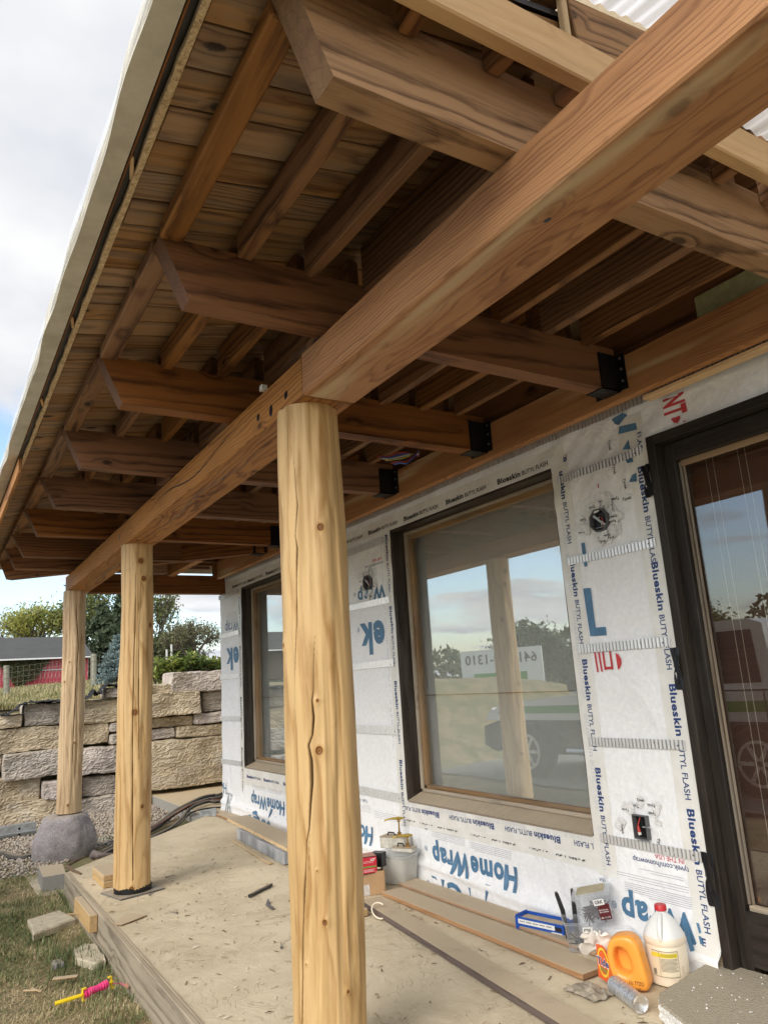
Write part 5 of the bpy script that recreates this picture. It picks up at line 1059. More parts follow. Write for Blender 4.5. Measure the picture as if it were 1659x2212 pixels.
window(*OPEN[0]); window(*OPEN[1])
# door ---------------------------------------------------------------
door = thing('door', None, None, (2.95, 1.5, 0.05)); door.parent = house; door.matrix_basis = WM[house.name].inverted() @ WM['door']
timber('door_jamb', (2.93, 2.188, 0.0), (2.93, 2.188, 2.358), 0.10, 0.045, M_DOOR, door, up=(0, 1, 0)); timber('door_head', (2.93, -1.0, 2.335), (2.93, 2.17, 2.335), 0.10, 0.045, M_DOOR, door)
timber('stile', (2.962, 2.138, 0.05), (2.962, 2.138, 2.31), 0.045, 0.055, M_DOOR, door, up=(0, 1, 0)); timber('rail', (2.962, -1.0, 2.265), (2.962, 2.11, 2.265), 0.045, 0.09, M_DOOR, door); timber('rail', (2.962, -1.0, 0.175), (2.962, 2.11, 0.175), 0.045, 0.21, M_DOOR, door)
M_MOLD = wood('worn_moulding', (0.20, 0.16, 0.12), (0.08, 0.06, 0.045), ring=90, contrast=0.6, knots=0, weather=0.4)
timber('glazing_bead', (2.972, 2.104, 0.30), (2.972, 2.104, 2.215), 0.02, 0.010, M_MOLD, door, up=(0, 1, 0)); timber('glazing_bead', (2.980, 2.092, 0.30), (2.980, 2.092, 2.205), 0.014, 0.006, M_MOLD, door, up=(0, 1, 0)); timber('glazing_bead', (2.975, -1.0, 2.208), (2.975, 2.10, 2.208), 0.016, 0.030, M_SASH, door); timber('glazing_bead', (2.970, -1.0, 0.289), (2.970, 2.10, 0.289), 0.03, 0.022, M_SILL, door)
bx('pane', (2.990, -1.0, 0.29), (2.994, 2.095, 2.20), M_GLASSD, door)
t = MT('brown_blind'); p = t.tc.outputs['Object']; t.color(t.mix(t.noise(t.vmath('MULTIPLY', p, (1, 1.2, 90)), 1.5, 5, 0.6), (0.035, 0.014, 0.010), (0.115, 0.05, 0.032))); t.rough(0.8); M_BLIND = t.m
bx('door_blind', (3.05, -1.0, 0.2), (3.055, 2.15, 2.25), M_BLIND, door)
cordm = plain('pale_blind_cord', (0.5, 0.42, 0.34), 0.7)
for y in (2.02, 1.985, 1.86, 1.825, 1.68, 1.645, 1.50, 1.465, 1.32, 1.285): MB().tube([(3.045, y, 0.25), (3.045, y, 2.24)], 0.0012, 4).build('blind_cord', cordm, door)
timber('threshold', (2.905, -1.0, 0.032), (2.905, 2.20, 0.032), 0.10, 0.04, M_SILL, door)
# electric boxes ------------------------------------------------------
M_PLG = plain('dark_grey_plastic_box', (0.10, 0.10, 0.105), 0.5); M_WW = plain('white_wire', (0.7, 0.68, 0.62), 0.5); M_RW = plain('red_wire', (0.5, 0.05, 0.04), 0.4); M_BW = plain('blue_wire', (0.04, 0.12, 0.5), 0.4); M_YW = plain('yellow_wire', (0.6, 0.5, 0.1), 0.4)
t = MT('crumpled_clear_tape'); t.color(t.mix(t.smooth(t.noise(t.tc.outputs['Object'], 60, 4, 0.7, 1.5), 0.45, 0.55), (0.80, 0.80, 0.80), (0.94, 0.94, 0.94))); t.rough(0.25); t.bump(t.noise(t.tc.outputs['Object'], 45, 5, 0.7, 1.5), 1.0, 0.01); M_CTAPE = t.m
def ebox(y, z, r, octo, nscr):
    m = MB(); n_ = 8 if octo else 4; a0 = PI / 8 if octo else PI / 4; pr = []
    sy, sz = (1, 1) if octo else (0.82, 1.1)
    for rr, x in ((1.0, 2.894), (1.04, 2.868), (0.94, 2.868), (0.92, 2.897)): pr.append([Vector((x, y + sy * r * rr * math.cos(a0 + 2 * PI * k / n_), z + sz * r * rr * math.sin(a0 + 2 * PI * k / n_))) for k in range(n_)])
    m.ring(pr, cap=False); m.add([p for p in pr[-1]], [tuple(range(n_))]); o = m.build('electric_box', M_PLG, house)
    MB().add([(2.8935, y + sy * r * .9 * math.cos(a0 + 2 * PI * k / n_), z + sz * r * .9 * math.sin(a0 + 2 * PI * k / n_)) for k in range(n_)], [tuple(range(n_))]).build('box_floor', M_MEMB, o)
    if octo:
        timber('bracket', (2.880, y + r * 0.62, z + r * 0.5), (2.880, y - r * 0.62, z - r * 0.55), 0.003, 0.014, M_ZINC, o, up=(0, 0.5, 0.9)); timber('bracket', (2.882, y + r * 0.5, z - r * 0.6), (2.882, y - r * 0.5, z - r * 0.62), 0.003, 0.003, M_ZINC, o)
        for k, mt in enumerate((M_RW, M_WW, M_MEMB)): MB().tube([(2.892, y + 0.01, z + 0.02), (2.874, y - 0.02 + k * 0.02, z + 0.01 - k * 0.006), (2.876, y - 0.03 + k * 0.016, z - 0.02), (2.892, y, z - 0.03)], 0.0022, 6).build('wire', mt, o)
    else:
        MB().tube([(2.892, y + 0.01, z + 0.04), (2.878, y + 0.015, z + 0.01), (2.874, y + 0.005, z - 0.02)], 0.0028, 6).build('wire', M_RW, o); MB().tube([(2.892, y, z + 0.045), (2.880, y - 0.006, z), (2.876, y + 0.008, z - 0.025)], 0.0025, 6).build('wire', M_MEMB, o); MB().tube([(2.873, y + 0.012, z + 0.004), (2.872, y + 0.008, z - 0.022)], [0.005, 0.008], 8).build('wire_nut', M_RW, o); MB().tube([(2.872, y + 0.008, z - 0.022), (2.872, y + 0.006, z - 0.034)], [0.008, 0.0075], 8).build('wire_nut', M_WW, o)
        timber('bracket', (2.876, y - 0.01, z + 0.002), (2.876, y - r * .8, z + 0.004), 0.004, 0.006, M_ZINC, o)
    r_ = random.Random(int(y * 100)); mm = MB(); tx = MB()
    for k in range(nscr):
        a_ = r_.uniform(0, 6.28) if octo else r_.choice((r_.uniform(0.6, 2.5), r_.uniform(0, 6.28))); d = r * r_.uniform(1.15, 2.0) * (1 if octo else 1.2); py, pz = y + d * math.cos(a_), z + d * math.sin(a_); s_ = r * r_.uniform(0.25, 0.55); q = r_.uniform(0, 3)
        c_, n2 = math.cos(q), math.sin(q); pts = [(py + s_ * (c_ * u_ - n2 * v_), pz + s_ * (n2 * u_ + c_ * v_)) for u_, v_ in ((-1, -.6), (1, -.7), (1.1, .6), (0, .75), (-.9, .5))]
        b0 = float(surf(py, pz)) - 0.0045 - 0.0006 * k; mm.add([(b0 - 0.002 * r_.random(), yy, zz) for yy, zz in pts], [(0, 1, 2, 3, 4)])
        if r_.random() < 0.75: wtext(tx, 'Tyvek', py + r_.uniform(-.01, .02), pz + r_.uniform(-.01, .01), 0.012, r_.choice(('down', 'inv', 'up', 'down')), bold=0.02, off=0.0085 + 0.0006 * k)
    mm.build('crumpled_tape', M_CTAPE, house); tx.build('lettering', M_INK, house)
ebox(2.553, 2.026, 0.060, True, 24); ebox(4.930, 2.046, 0.058, True, 16); ebox(2.542, 0.560, 0.066, False, 9)
m = MB(); 
for y, z, d in ((2.44, 2.42, 'down'), (2.43, 2.29, 'down'), (2.38, 2.20, 'down'), (2.42, 2.12, 'inv'), (2.40, 2.09, 'up'), (2.62, 0.66, 'down'), (2.55, 0.655, 'inv'), (2.47, 0.52, 'down')): wtext(m, 'Tyvek', y, z, 0.015, d, bold=0.02, off=0.006)
letters(m, M_INK, wrap)
# loose bracket and cut foot of the wrap at the far corner
m = MB()
for s_ in (-1, 0, 1): m.tube([(2.86, 8.12, 0.20), (2.84 , 8.12 + 0.09 * s_, -0.02)], 0.006, 6)
m.tube([(2.86, 8.08, 0.21), (2.86, 8.16, 0.21)], 0.01, 6); tag(m.build('hose_bib_stand', M_ZINC), 'small pale metal bracket leaning on the house wrap by the far corner', 'bracket')

# loose cables in the ceiling
cb = thing('cable_bundle', 'loose red blue and white cables hanging beneath the roof near the ledger', 'cables', (2.45, 3.9, 2.70))
rr = random.Random(4)
for k, mt in enumerate((M_RW, M_BW, M_WW, M_YW, M_RUB, M_RW, M_BW)):
    a_ = onx(815 + 6 * k, 985 + 3 * k, 2.45); b_ = onx(860 + 3 * k, 978 + 4 * k, 2.5); c_ = onx(905, 985 - 2 * k, 2.6); MB().tube([a_, a_.lerp(b_, .5) + Vector((0, 0, -0.015 + .004 * k)), b_, b_.lerp(c_, .5) + Vector((0, 0, .012 - .003 * k)), c_], 0.0045, 6).build('cable', mt, cb)

# ============================================================ THINGS ON THE FLOOR
def rotz(x, y, z, a_): return Matrix.Translation((x, y, z)) @ Matrix.Rotation(a_, 4, 'Z')
# planks along the wall
def plank(label, a_, b_, w_, h_, mat): return tag(timber('plank', a_, b_, w_, h_, mat, ch=0.002), label, 'plank', 'dusty planks lying along the house wall')
plank('long dark edged narrow plank nearest to the camera side of the wall planks', (2.345, 4.20, 0.018), (2.03, 1.55, 0.018), 0.118, 0.032, M_DARKP)
plank('wide dusty plank with an orange brown edge ending behind the orange bottle', (2.555, 4.29, 0.016), (2.535, 2.595, 0.016), 0.145, 0.024, M_DUSTW)
plank('dusty ledge board lying tight against the wrapped wall', (2.76, 4.43, 0.010), (2.78, 2.75, 0.010), 0.15, 0.016, M_DUSTW)
plank('short dusty floor board in front of the far window', (2.80, 8.30, 0.012), (2.76, 5.6, 0.012), 0.15, 0.02, M_DUSTW)
bd = plank('thick strand board lying on the grey metal channel', (2.62, 7.2, 0.104), (2.48, 5.40, 0.104), 0.20, 0.026, M_DUSTW)
m = MB().use(M_OSB); M_ = frame_mat((2.519, 7.2, 0.104), (2.379, 5.40, 0.104)); m.box((-0.90, -0.0015, -0.012), (0.90, 0.0015, 0.012), M=M_); m.build('strand_edge', M_OSB, bd)
t = MT('stained_grey_metal'); n_ = t.noise(t.vmath('MULTIPLY', t.tc.outputs['Object'], (30, 1.2, 1.2)), 1.0, 5, 0.7); t.color(t.mix(t.smooth(n_, 0.4, 0.65), (0.22, 0.235, 0.26), (0.55, 0.57, 0.60))); t.rough(0.5); t.b.inputs['Metallic'].default_value = 0.3; M_STM = t.m
M_ = frame_mat((2.52, 6.75, 0.052), (2.43, 5.50, 0.052)); m = MB(); m.box((-0.62, -0.075, -0.05), (0.62, 0.075, 0.036), M=M_, ch=0.004)
for s_ in (-.5, .5): m.box((s_ - 0.006, -0.077, -0.03), (s_ + 0.006, -0.0755, -0.018), M=M_)
tag(m.build('metal_channel', M_STM), 'grey streaked sheet metal channel under the strand board', 'channel')
tag(timber('lath', (2.40, 6.72, 0.006), (2.30, 5.62, 0.006), 0.03, 0.010, M_OFFC), 'thin wooden lath on the floor along the metal channel', 'lath')
m = MB(); m.prism([(2.60, 8.32), (2.80, 8.36), (2.72, 8.12)], 0.0, 0.05); tag(m.build('metal_flashing_scrap', M_ZINC), 'small bent metal scrap at the far corner of the floor', 'metal scrap')
# offcuts left of the middle post
oc = 'wood offcuts on the porch floor'
o = timber('wood_offcut', (1.215, 6.27, 0.021), (1.215, 5.86, 0.021), 0.14, 0.040, M_OFFC); tag(o, 'lower pale offcut of the pair left of the middle post', 'wood offcut', oc)
o = timber('wood_offcut', (1.212, 6.26, 0.062), (1.218, 5.87, 0.062), 0.14, 0.038, M_OFFC); tag(o, 'upper printed offcut of the pair left of the middle post', 'wood offcut', oc)
o = timber('wood_offcut', (2.185, 4.02, 0.020), (2.185, 4.27, 0.020), 0.085, 0.038, M_OFFC); tag(o, 'pale short offcut on the floor right of the nearest post', 'wood offcut', oc)
o = timber('wood_block', (0.972, 5.80, -0.055), (0.972, 5.25, -0.055), 0.048, 0.10, M_OFFC); tag(o, 'pale wooden block fastened to the outside of the grey edge plank', 'wood block')
m = MB().tube([(0.955, 5.62, -0.075), (0.88, 5.60, -0.055)], 0.006, 6); m.build('nail', M_OFFC, o)
m = MB(); m.prism([(1.02, 4.92), (1.055, 4.87), (1.225, 4.965), (1.14, 5.10)], 0.001, 0.006); tag(m.build('plywood_shard', M_DUSTW), 'dusty flat shard of thin plywood near the floor edge', 'plywood')
# black rod and small bits
tag(MB().tube([(1.845, 4.88, 0.010), (2.06, 5.03, 0.010)], 0.011, 10).build('black_rod', M_RUB), 'short black rod lying in the middle of the dusty floor', 'rod')
tag(MB().tube([(1.855, 4.52, 0.008), (1.86, 4.62, 0.008), (1.90, 4.70, 0.008)], 0.009, 8).build('metal_stub', M_STEEL), 'short grey bent stub beside the nearest post', 'metal stub')
def screw(x, y, a_, label, l=0.07):
    d = Vector((math.cos(a_), math.sin(a_), 0)); p = Vector((x, y, 0.006)); m = MB(); m.tube([p, p + d * l], [0.003, 0.0015], 6); m.tube([p - d * 0.006, p], [0.008, 0.003], 8); tag(m.build('screw', M_STEEL), label, 'screw', 'loose screws on the floor')
screw(1.575, 5.82, 0.3, 'loose dark screw halfway between the middle and far post'); screw(1.379, 4.874, 2.1, 'loose screw lying on the dust before the middle post', 0.06); screw(1.63, 3.87, 1.2, 'loose screw just left of the nearest post', 0.08); screw(1.36, 5.42, 0.8, 'loose bolt at the corner of the black foot plate', 0.05)
# foam block at the door
m = MB(); pl = [(2.33, 1.95), (2.42, 2.165), (2.50, 2.225), (2.93, 2.30), (3.0, 1.2), (2.2, 1.2)]
rows = []
rg_ = random.Random(3); pts = []
for i in range(len(pl)):
    a_, b_ = Vector(pl[i]), Vector(pl[(i + 1) % len(pl)]); n_ = max(2, int((b_ - a_).length / 0.012))
    for k in range(n_): q = a_.lerp(b_, k / n_); pts.append((q.x + rg_.uniform(-.002, .002), q.y + rg_.uniform(-.002, .002)))
for z, ins in ((0.0, 0.0), (0.012, -0.003), (0.026, 0.002), (0.040, -0.002), (0.052, 0.0), (0.058, 0.010)): rows.append([Vector((x + (2.65 - x) * ins * 2.4 + rg_.uniform(-.0015, .0015), y + (1.7 - y) * ins * 2.4 + rg_.uniform(-.0015, .0015), z)) for x, y in pts])
t = MT('white_foam_dusty'); t.color(t.mix(t.smooth(t.upness(), 0.55, 0.85), (0.82, 0.81, 0.77), t.mix(t.noise(t.tc.outputs['Object'], 60, 5, 0.75), (0.30, 0.265, 0.20), (0.50, 0.43, 0.32)))); t.rough(0.85); t.bump(t.voro(t.tc.outputs['Object'], 130), 0.9, 0.006); M_FOAM = t.m
m.ring(rows); fb_ = tag(m.build('foam_board', M_FOAM), 'dust covered white foam board in front of the door', 'foam board')
m = MB()
for k in range(46):
    x, y = rg_.uniform(2.42, 2.95), rg_.uniform(1.85, 2.2)
    if y < 2.18 - 0.3 * max(0, 2.5 - x) and y < 2.15 + (x - 2.5) * .15: s_ = rg_.uniform(0.002, 0.0042); m.lathe([(s_ * .6, 0), (s_, s_ * .6), (s_ * .5, s_ * 1.2)], 6, Matrix.Translation((x, y, 0.0575)))
m.build('foam_bead', plain('white_foam_bead', (0.85, 0.85, 0.83), 0.7), fb_)

# white jug
def holed(name): pass
jug = thing('white_jug', 'translucent white gallon jug with red cap and yellow banded label', 'jug', (2.735, 2.368, 0.0))
t = MT('milky_plastic'); t.color(t.ramp(t.math('MULTIPLY', t.n.new('ShaderNodeSeparateXYZ').outputs[2], 1.0), [(0, (0.8, 0.78, 0.72)), (1, (0.8, 0.8, 0.78))])); t.rough(0.38); t.b.inputs['Subsurface Weight'].default_value = 0.25; t.b.inputs['Subsurface Radius'].default_value = (0.02, 0.02, 0.02); M_MILK = t.m
s3 = [n for n in t.n if n.bl_idname == 'ShaderNodeSeparateXYZ'][0]; t.put(s3.inputs[0], t.tc.outputs['Object'])
rp = [n for n in t.n if n.bl_idname == 'ShaderNodeValToRGB'][0]; mr_ = t.smooth(s3.outputs[2], 0.176, 0.182); t.put(rp.inputs[0], mr_); rp.color_ramp.elements[0].color = (0.80, 0.70, 0.55, 1); rp.color_ramp.elements[1].color = (0.74, 0.755, 0.74, 1)
TJ = Matrix.Translation((2.735, 2.368, 0.001)); r0 = 0.080
m = MB(); m.lathe([(0.066, 0.0), (0.076, 0.004), (0.0785, 0.014), (0.076, 0.022), (0.0785, 0.030), (0.0785, 0.140), (0.076, 0.148), (0.080, 0.156), (0.080, 0.168), (0.076, 0.184), (0.066, 0.206), (0.050, 0.232), (0.033, 0.252), (0.021, 0.262), (0.019, 0.268), (0.019, 0.276)], 40, TJ, sq=2.5); m.build('body', M_MILK, jug, smooth=True, origin=(2.735, 2.368, 0.0))
m = MB(); dv = Vector((-0.87, -0.49, 0)); cj = Vector((2.735, 2.368, 0)); m.tube([cj + dv * 0.022 + Vector((0, 0, 0.262)), cj + dv * 0.050 + Vector((0, 0, 0.250)), cj + dv * 0.074 + Vector((0, 0, 0.225)), cj + dv * 0.083 + Vector((0, 0, 0.195)), cj + dv * 0.076 + Vector((0, 0, 0.172))], [0.009, 0.0105, 0.011, 0.0105, 0.009], 10); m.build('handle', M_MILK, jug, smooth=True, origin=(2.735, 2.368, 0.0))
M_CAPR = plain('red_cap', (0.50, 0.02, 0.03), 0.4, var=0.05)
m = MB(); rr = []
for z, r in ((0.270, 0.022), (0.272, 0.0245), (0.290, 0.0240), (0.294, 0.021)): rr.append([TJ @ Vector(((r + (0.0006 if k % 2 else 0)) * math.cos(2 * PI * k / 44), (r + (0.0006 if k % 2 else 0)) * math.sin(2 * PI * k / 44), z)) for k in range(44)])
m.ring(rr); m.build('cap', M_CAPR, jug, smooth=True)
def sqr(th, r, p=2.5): c_, s_ = math.cos(th), math.sin(th); q = (abs(c_) ** p + abs(s_) ** p) ** (-1 / p); return r * c_ * q, r * s_ * q
def label_patch(m, T, r, th0, th1, z0, z1, n_=14, p=2.5):
    rows = [[T @ Vector((*sqr(th0 + (th1 - th0) * i / n_, r, p), z)) for z in (z0, z1)] for i in range(n_ + 1)]; m.ring(rows, closed=False, cap=False)
def rtext(m, T, s, th0, z, h, r, p=2.5, length=None, bold=0.01, sgn=1):
    V, Fs = text_mesh(s, bold); sy = h / 0.7; sx = sy if length is None else length / V[:, 0].max(); m.add([T @ Vector((*sqr(th0 + sgn * v[0] * sx / r, r, p), z + v[1] * sy)) for v in V], Fs)
thc = math.atan2(-2.368, -2.735)
m = MB(); label_patch(m, TJ, 0.0795, thc - 0.85, thc + 0.55, 0.040, 0.135); m.build('label', plain('cream_label', (0.70, 0.61, 0.44), 0.5, var=0.05), jug)
m = MB(); label_patch(m, TJ, 0.0799, thc - 0.82, thc + 0.52, 0.112, 0.128); m.build('yellow_band', plain('yellow_band', (0.75, 0.60, 0.05), 0.5, var=0.03), jug)
m = MB()
for k in range(11): label_patch(m, TJ, 0.0800, thc - 0.35, thc + 0.48 - 0.1 * (k % 3 == 2), 0.106 - 0.0045 * k, 0.1075 - 0.0045 * k)
for k in range(4): label_patch(m, TJ, 0.0802, thc - 0.35 + 0.02 * k, thc + 0.45, 0.1155 + 0.003 * k, 0.1164 + 0.003 * k)
for k in range(9): label_patch(m, TJ, 0.0800, thc - 0.80 + 0.02 * k, thc - 0.789 + 0.02 * k, 0.044, 0.066, 1)
for a0, a1, z0, z1 in ((-0.85, 0.55, 0.1345, 0.136), (-0.85, 0.55, 0.0395, 0.041), (0.545, 0.56, 0.04, 0.136), (-0.40, -0.39, 0.04, 0.136), (0.72, 0.86, 0.065, 0.066), (0.72, 0.86, 0.058, 0.059), (0.72, 0.86, 0.0515, 0.0525), (0.72, 0.86, 0.072, 0.073)): label_patch(m, TJ, 0.0803, thc + a0, thc + a1, z0, z1)
m.build('fine_print', M_INK, jug)

# orange detergent bottle: flat profile with a handle hole
M_ORA = plain('orange_plastic', (0.88, 0.36, 0.055), 0.34, var=0.04, scale=8); M_REDL = plain('red_orange_label', (0.80, 0.13, 0.03), 0.35, var=0.05); M_YEL = plain('yellow_print', (0.88, 0.66, 0.05), 0.4, var=0.03); M_WHP = plain('white_print', (0.82, 0.82, 0.8), 0.4, var=0.02); M_GRN = plain('green_print', (0.08, 0.32, 0.06), 0.4)
det = thing('detergent_bottle', 'orange laundry detergent bottle with built in handle, cut open at the top', 'bottle', (2.53, 2.41, 0.0))
ux = Vector((0.47, -0.883, 0)); uy = Vector((0.883, 0.47, 0)); C0 = Vector((2.490, 2.480, 0.001))
MD = Matrix((ux, Vector((0, 0, 1)), uy)).transposed().to_4x4(); MD.translation = C0     # local x: across, y: up, z: depth away
outer = [(0.004, 0.0), (0.150, 0.0), (0.163, 0.010), (0.166, 0.035), (0.158, 0.080), (0.150, 0.120), (0.146, 0.150), (0.138, 0.178), (0.122, 0.196), (0.100, 0.204), (0.074, 0.202), (0.048, 0.196), (0.026, 0.184), (0.012, 0.160), (0.003, 0.120), (-0.003, 0.070), (-0.004, 0.020)]
inner = [(0.052, 0.064), (0.078, 0.056), (0.094, 0.064), (0.098, 0.085), (0.096, 0.112), (0.086, 0.136), (0.070, 0.150), (0.054, 0.153), (0.042, 0.147), (0.037, 0.130), (0.038, 0.105), (0.042, 0.080)]
def resample(P, n_):
    P = [Vector(p) for p in P]; P.append(P[0]); L_ = [0]
    for a_, b_ in zip(P, P[1:]): L_.append(L_[-1] + (b_ - a_).length)
    res = []
    for i in range(n_):
        s_ = L_[-1] * i / n_; k = max(j for j in range(len(L_) - 1) if L_[j] <= s_); f = (s_ - L_[k]) / (L_[k + 1] - L_[k]); res.append(P[k].lerp(P[k + 1], f))
    for _ in range(2): res = [(res[i - 1] + res[i] * 2 + res[(i + 1) % n_]) / 4 for i in range(n_)]
    return res
NO = 64; O_ = resample(outer, NO); I_ = resample(inner, NO)
co = Vector((0.070, 0.105)); ang = lambda v: math.atan2(v.y - co.y, v.x - co.x)
O_ = sorted(O_, key=ang); ci = Vector((0.068, 0.107)); I_ = sorted(I_, key=lambda v: math.atan2(v.y - ci.y, v.x - ci.x))
m = MB(); rings = []
dep = 0.095
for s_, zc, toward in ((0.0, dep / 2, 0), (0.0, 0.018, 0), (0.07, 0.006, 0), (0.16, 0.001, 0), (0.35, 0.0, 0), (0.66, 0.002, 0), (0.86, 0.007, 0), (0.96, 0.016, 0), (1.0, 0.030, 0), (1.0, dep / 2, 0), (1.0, dep - 0.03, 0), (0.9, dep - 0.01, 0), (0.6, dep - .002, 0), (0.25, dep, 0), (0.08, dep - 0.006, 0), (0, dep - 0.02, 0), (0, dep / 2, 0)):
    rings.append([MD @ Vector((*(O_[k].lerp(I_[k], s_)), zc)) for k in range(NO)])
m.ring(rings, cap=False); m.build('body', M_ORA, det, smooth='all')
m = MB(); m.add([MD @ Vector((*(O_[k].lerp(I_[k], 0.985)), 0.062)) for k in range(NO)], [tuple(range(NO))]); m.build('grip_recess', M_ORA, det)
# label wraps the left side
def dl(m, pts, z=-0.0012): m.add([MD @ Vector((x, y, z)) for x, y in pts], [tuple(range(len(pts)))])
def dside(m, y0, y1, z0, z1, o_=0.0): m.add([MD @ Vector((-0.0055 - o_ + 0.004 * 0, y, z)) for y, z in ((y0, z0), (y1, z0), (y1, z1), (y0, z1))], [(0, 1, 2, 3)])
def circ(cx_, cy_, rx, ry, n_=26): return [(cx_ + rx * math.cos(2 * PI * k / n_), cy_ + ry * math.sin(2 * PI * k / n_)) for k in range(n_)]
ML = MD @ Matrix.Translation((-0.0062, 0, 0.010)) @ Matrix.Rotation(math.radians(38), 4, 'Y')   # label plane turned round the corner
def lb(m, pts, z): m.add([ML @ Vector((x, y, z)) for x, y in pts], [tuple(range(len(pts)))])
m = MB(); lb(m, [(-0.058, 0.020), (0.046, 0.014), (0.040, 0.045), (0.030, 0.075), (0.022, 0.11), (0.018, 0.14), (0.0, 0.155), (-0.05, 0.15)], 0.0); lab = m.build('label', M_REDL, det)
m = MB(); lb(m, circ(-0.012, 0.088, 0.036, 0.056), -0.0006); m.build('label_ring', M_YEL, lab)
m = MB(); lb(m, circ(-0.012, 0.088, 0.029, 0.047), -0.0012); m.build('label_disc', M_REDL, lab)
def ltext(m, s, x, y, h, length, z, bold=0.03): V, Fs = text_mesh(s, bold); sx = length / V[:, 0].max(); m.add([ML @ Vector((x + v[0] * sx, y + v[1] * h / 0.7, z)) for v in V], Fs)
m = MB(); ltext(m, 'Tide', -0.052, 0.074, 0.030, 0.078, -0.0016, 0.06); m.build('lettering', M_WHP, lab)
m = MB(); ltext(m, 'Tide', -0.050, 0.076, 0.027, 0.074, -0.0021, 0.03); m.build('lettering', M_NAVY, lab)
m = MB(); ltext(m, 'FREE', -0.034, 0.052, 0.014, 0.044, -0.0018, 0.03); m.build('lettering', M_GRN, lab)
def dtext(m, s, x, y, h, length): V, Fs = text_mesh(s, 0.0); sx = length / V[:, 0].max(); m.add([MD @ Vector((x + v[0] * sx, y + v[1] * h / 0.7, 0.0007 - 0.003)) for v in V], Fs)
m = MB(); dtext(m, '1½ TTZO', 0.085, 0.026, 0.014, 0.062); dtext(m, 'nnB', 0.112, 0.010, 0.006, 0.02)
for k in range(8): x = 0.122 + 0.002 * k; 
m.build('handwriting', M_INK, det)
# rag behind the bottle
def crumple(name, c, r, mat, seed, label, cat, thick=0.3, n_=34, flat=False):
    m = MB(); rows = []
    for i in range(n_):
        rw = []
        for j in range(n_):
            u, v = i / (n_ - 1) * 2 - 1, j / (n_ - 1) * 2 - 1; q = Vector((u * 2.2, v * 2.2, seed)); h = mn.noise(q) * 0.6 + abs(mn.noise(q * 2.3)) * 0.6 + 0.25 * mn.noise(q * 5)
            edge = 1 - 0.18 * mn.noise(Vector((math.atan2(v, u) * 1.5, seed, 0))); rw.append(Vector((c[0] + r[0] * u * edge * (1 + 0.15 * mn.noise(q * 1.7)), c[1] + r[1] * v * edge, c[2] + max(0.002, r[2] * (0.35 + thick * h) * (1 - 0.6 * max(abs(u), abs(v)) ** 3)))))
        rows.append(rw)
    m.ring(rows, closed=False, cap=False); return tag(m.build(name, mat, smooth='all'), label, cat)
crumple('rag', (2.40, 2.50, 0.0), (0.062, 0.085, 0.030), plain('grey_rag', (0.33, 0.285, 0.22), 0.9, var=0.25), 2, 'crumpled grey rag on the floor left of the spray can', 'rag', 0.9)
# paper towel hanging over the bin behind the bottle
m = MB(); rows = []
for i in range(26):
    rw = []
    for j in range(26):
        u, v = i / 25, j / 25; q = Vector((u * 3, v * 3, 1.5)); b0 = Vector((2.475, 2.56, 0.195)); rw.append(b0 + Vector((0.10 * u + 0.035 * mn.noise(q), -0.06 * u + 0.05 * v * (1 - u) + 0.03 * mn.noise(q + Vector((5, 0, 0))), -0.075 * v * v + 0.035 * mn.noise(q * 1.6 + Vector((0, 7, 0))) - 0.02 * u)))
    rows.append(rw)
m.ring(rows, closed=False, cap=False); tag(m.build('paper_towel', plain('white_paper', (0.72, 0.68, 0.62), 0.9, var=0.1), smooth='all'), 'crumpled white paper towel behind the orange bottle', 'paper towel')
# spray can lying
can = thing('spray_can', 'silver spray can lying on its side in front of the bottles', 'can', (2.43, 2.32, 0.0))
ca, cb_ = Vector((2.475, 2.435, 0.034)), Vector((2.405, 2.238, 0.034)); ax = (cb_ - ca).normalized(); MC = frame_mat(ca, cb_) @ Matrix.Rotation(PI / 2, 4, 'Y'); L_ = (cb_ - ca).length
t = MT('printed_silver_can'); p = t.tc.outputs['Generated']; n_ = t.noise(t.vmath('MULTIPLY', t.tc.outputs['Object'], (110, 110, 40)), 1, 2, 0.8); t.color(t.mix(t.smooth(n_, 0.48, 0.54, 0, 0.7), (0.60, 0.61, 0.62), (0.30, 0.33, 0.38))); t.rough(0.35); t.b.inputs['Metallic'].default_value = 0.5; M_CAN = t.m
m = MB(); m.lathe([(0.0325, -L_ / 2 + 0.018), (0.0325, L_ / 2 - 0.008)], 32, MC, cap=False); m.build('body', M_CAN, can, smooth=True)
m = MB(); m.lathe([(0.0325, L_ / 2 - 0.008), (0.034, L_ / 2 - 0.004), (0.034, L_ / 2), (0.030, L_ / 2 - 0.001), (0.028, L_ / 2 - 0.006), (0.014, L_ / 2 - 0.013), (0.002, L_ / 2 - 0.015)], 32, MC, cap=False); m.build('base', plain('bare_metal', (0.7, 0.68, 0.66), 0.25, 0.9), can, smooth=True)
m = MB(); m.lathe([(0.0325, -L_ / 2 + 0.018), (0.034, -L_ / 2 + 0.015), (0.033, -L_ / 2 + 0.010), (0.022, -L_ / 2 + 0.002), (0.012, -L_ / 2 - 0.002)], 32, MC); m.build('shoulder', M_ZINC, can, smooth=True)

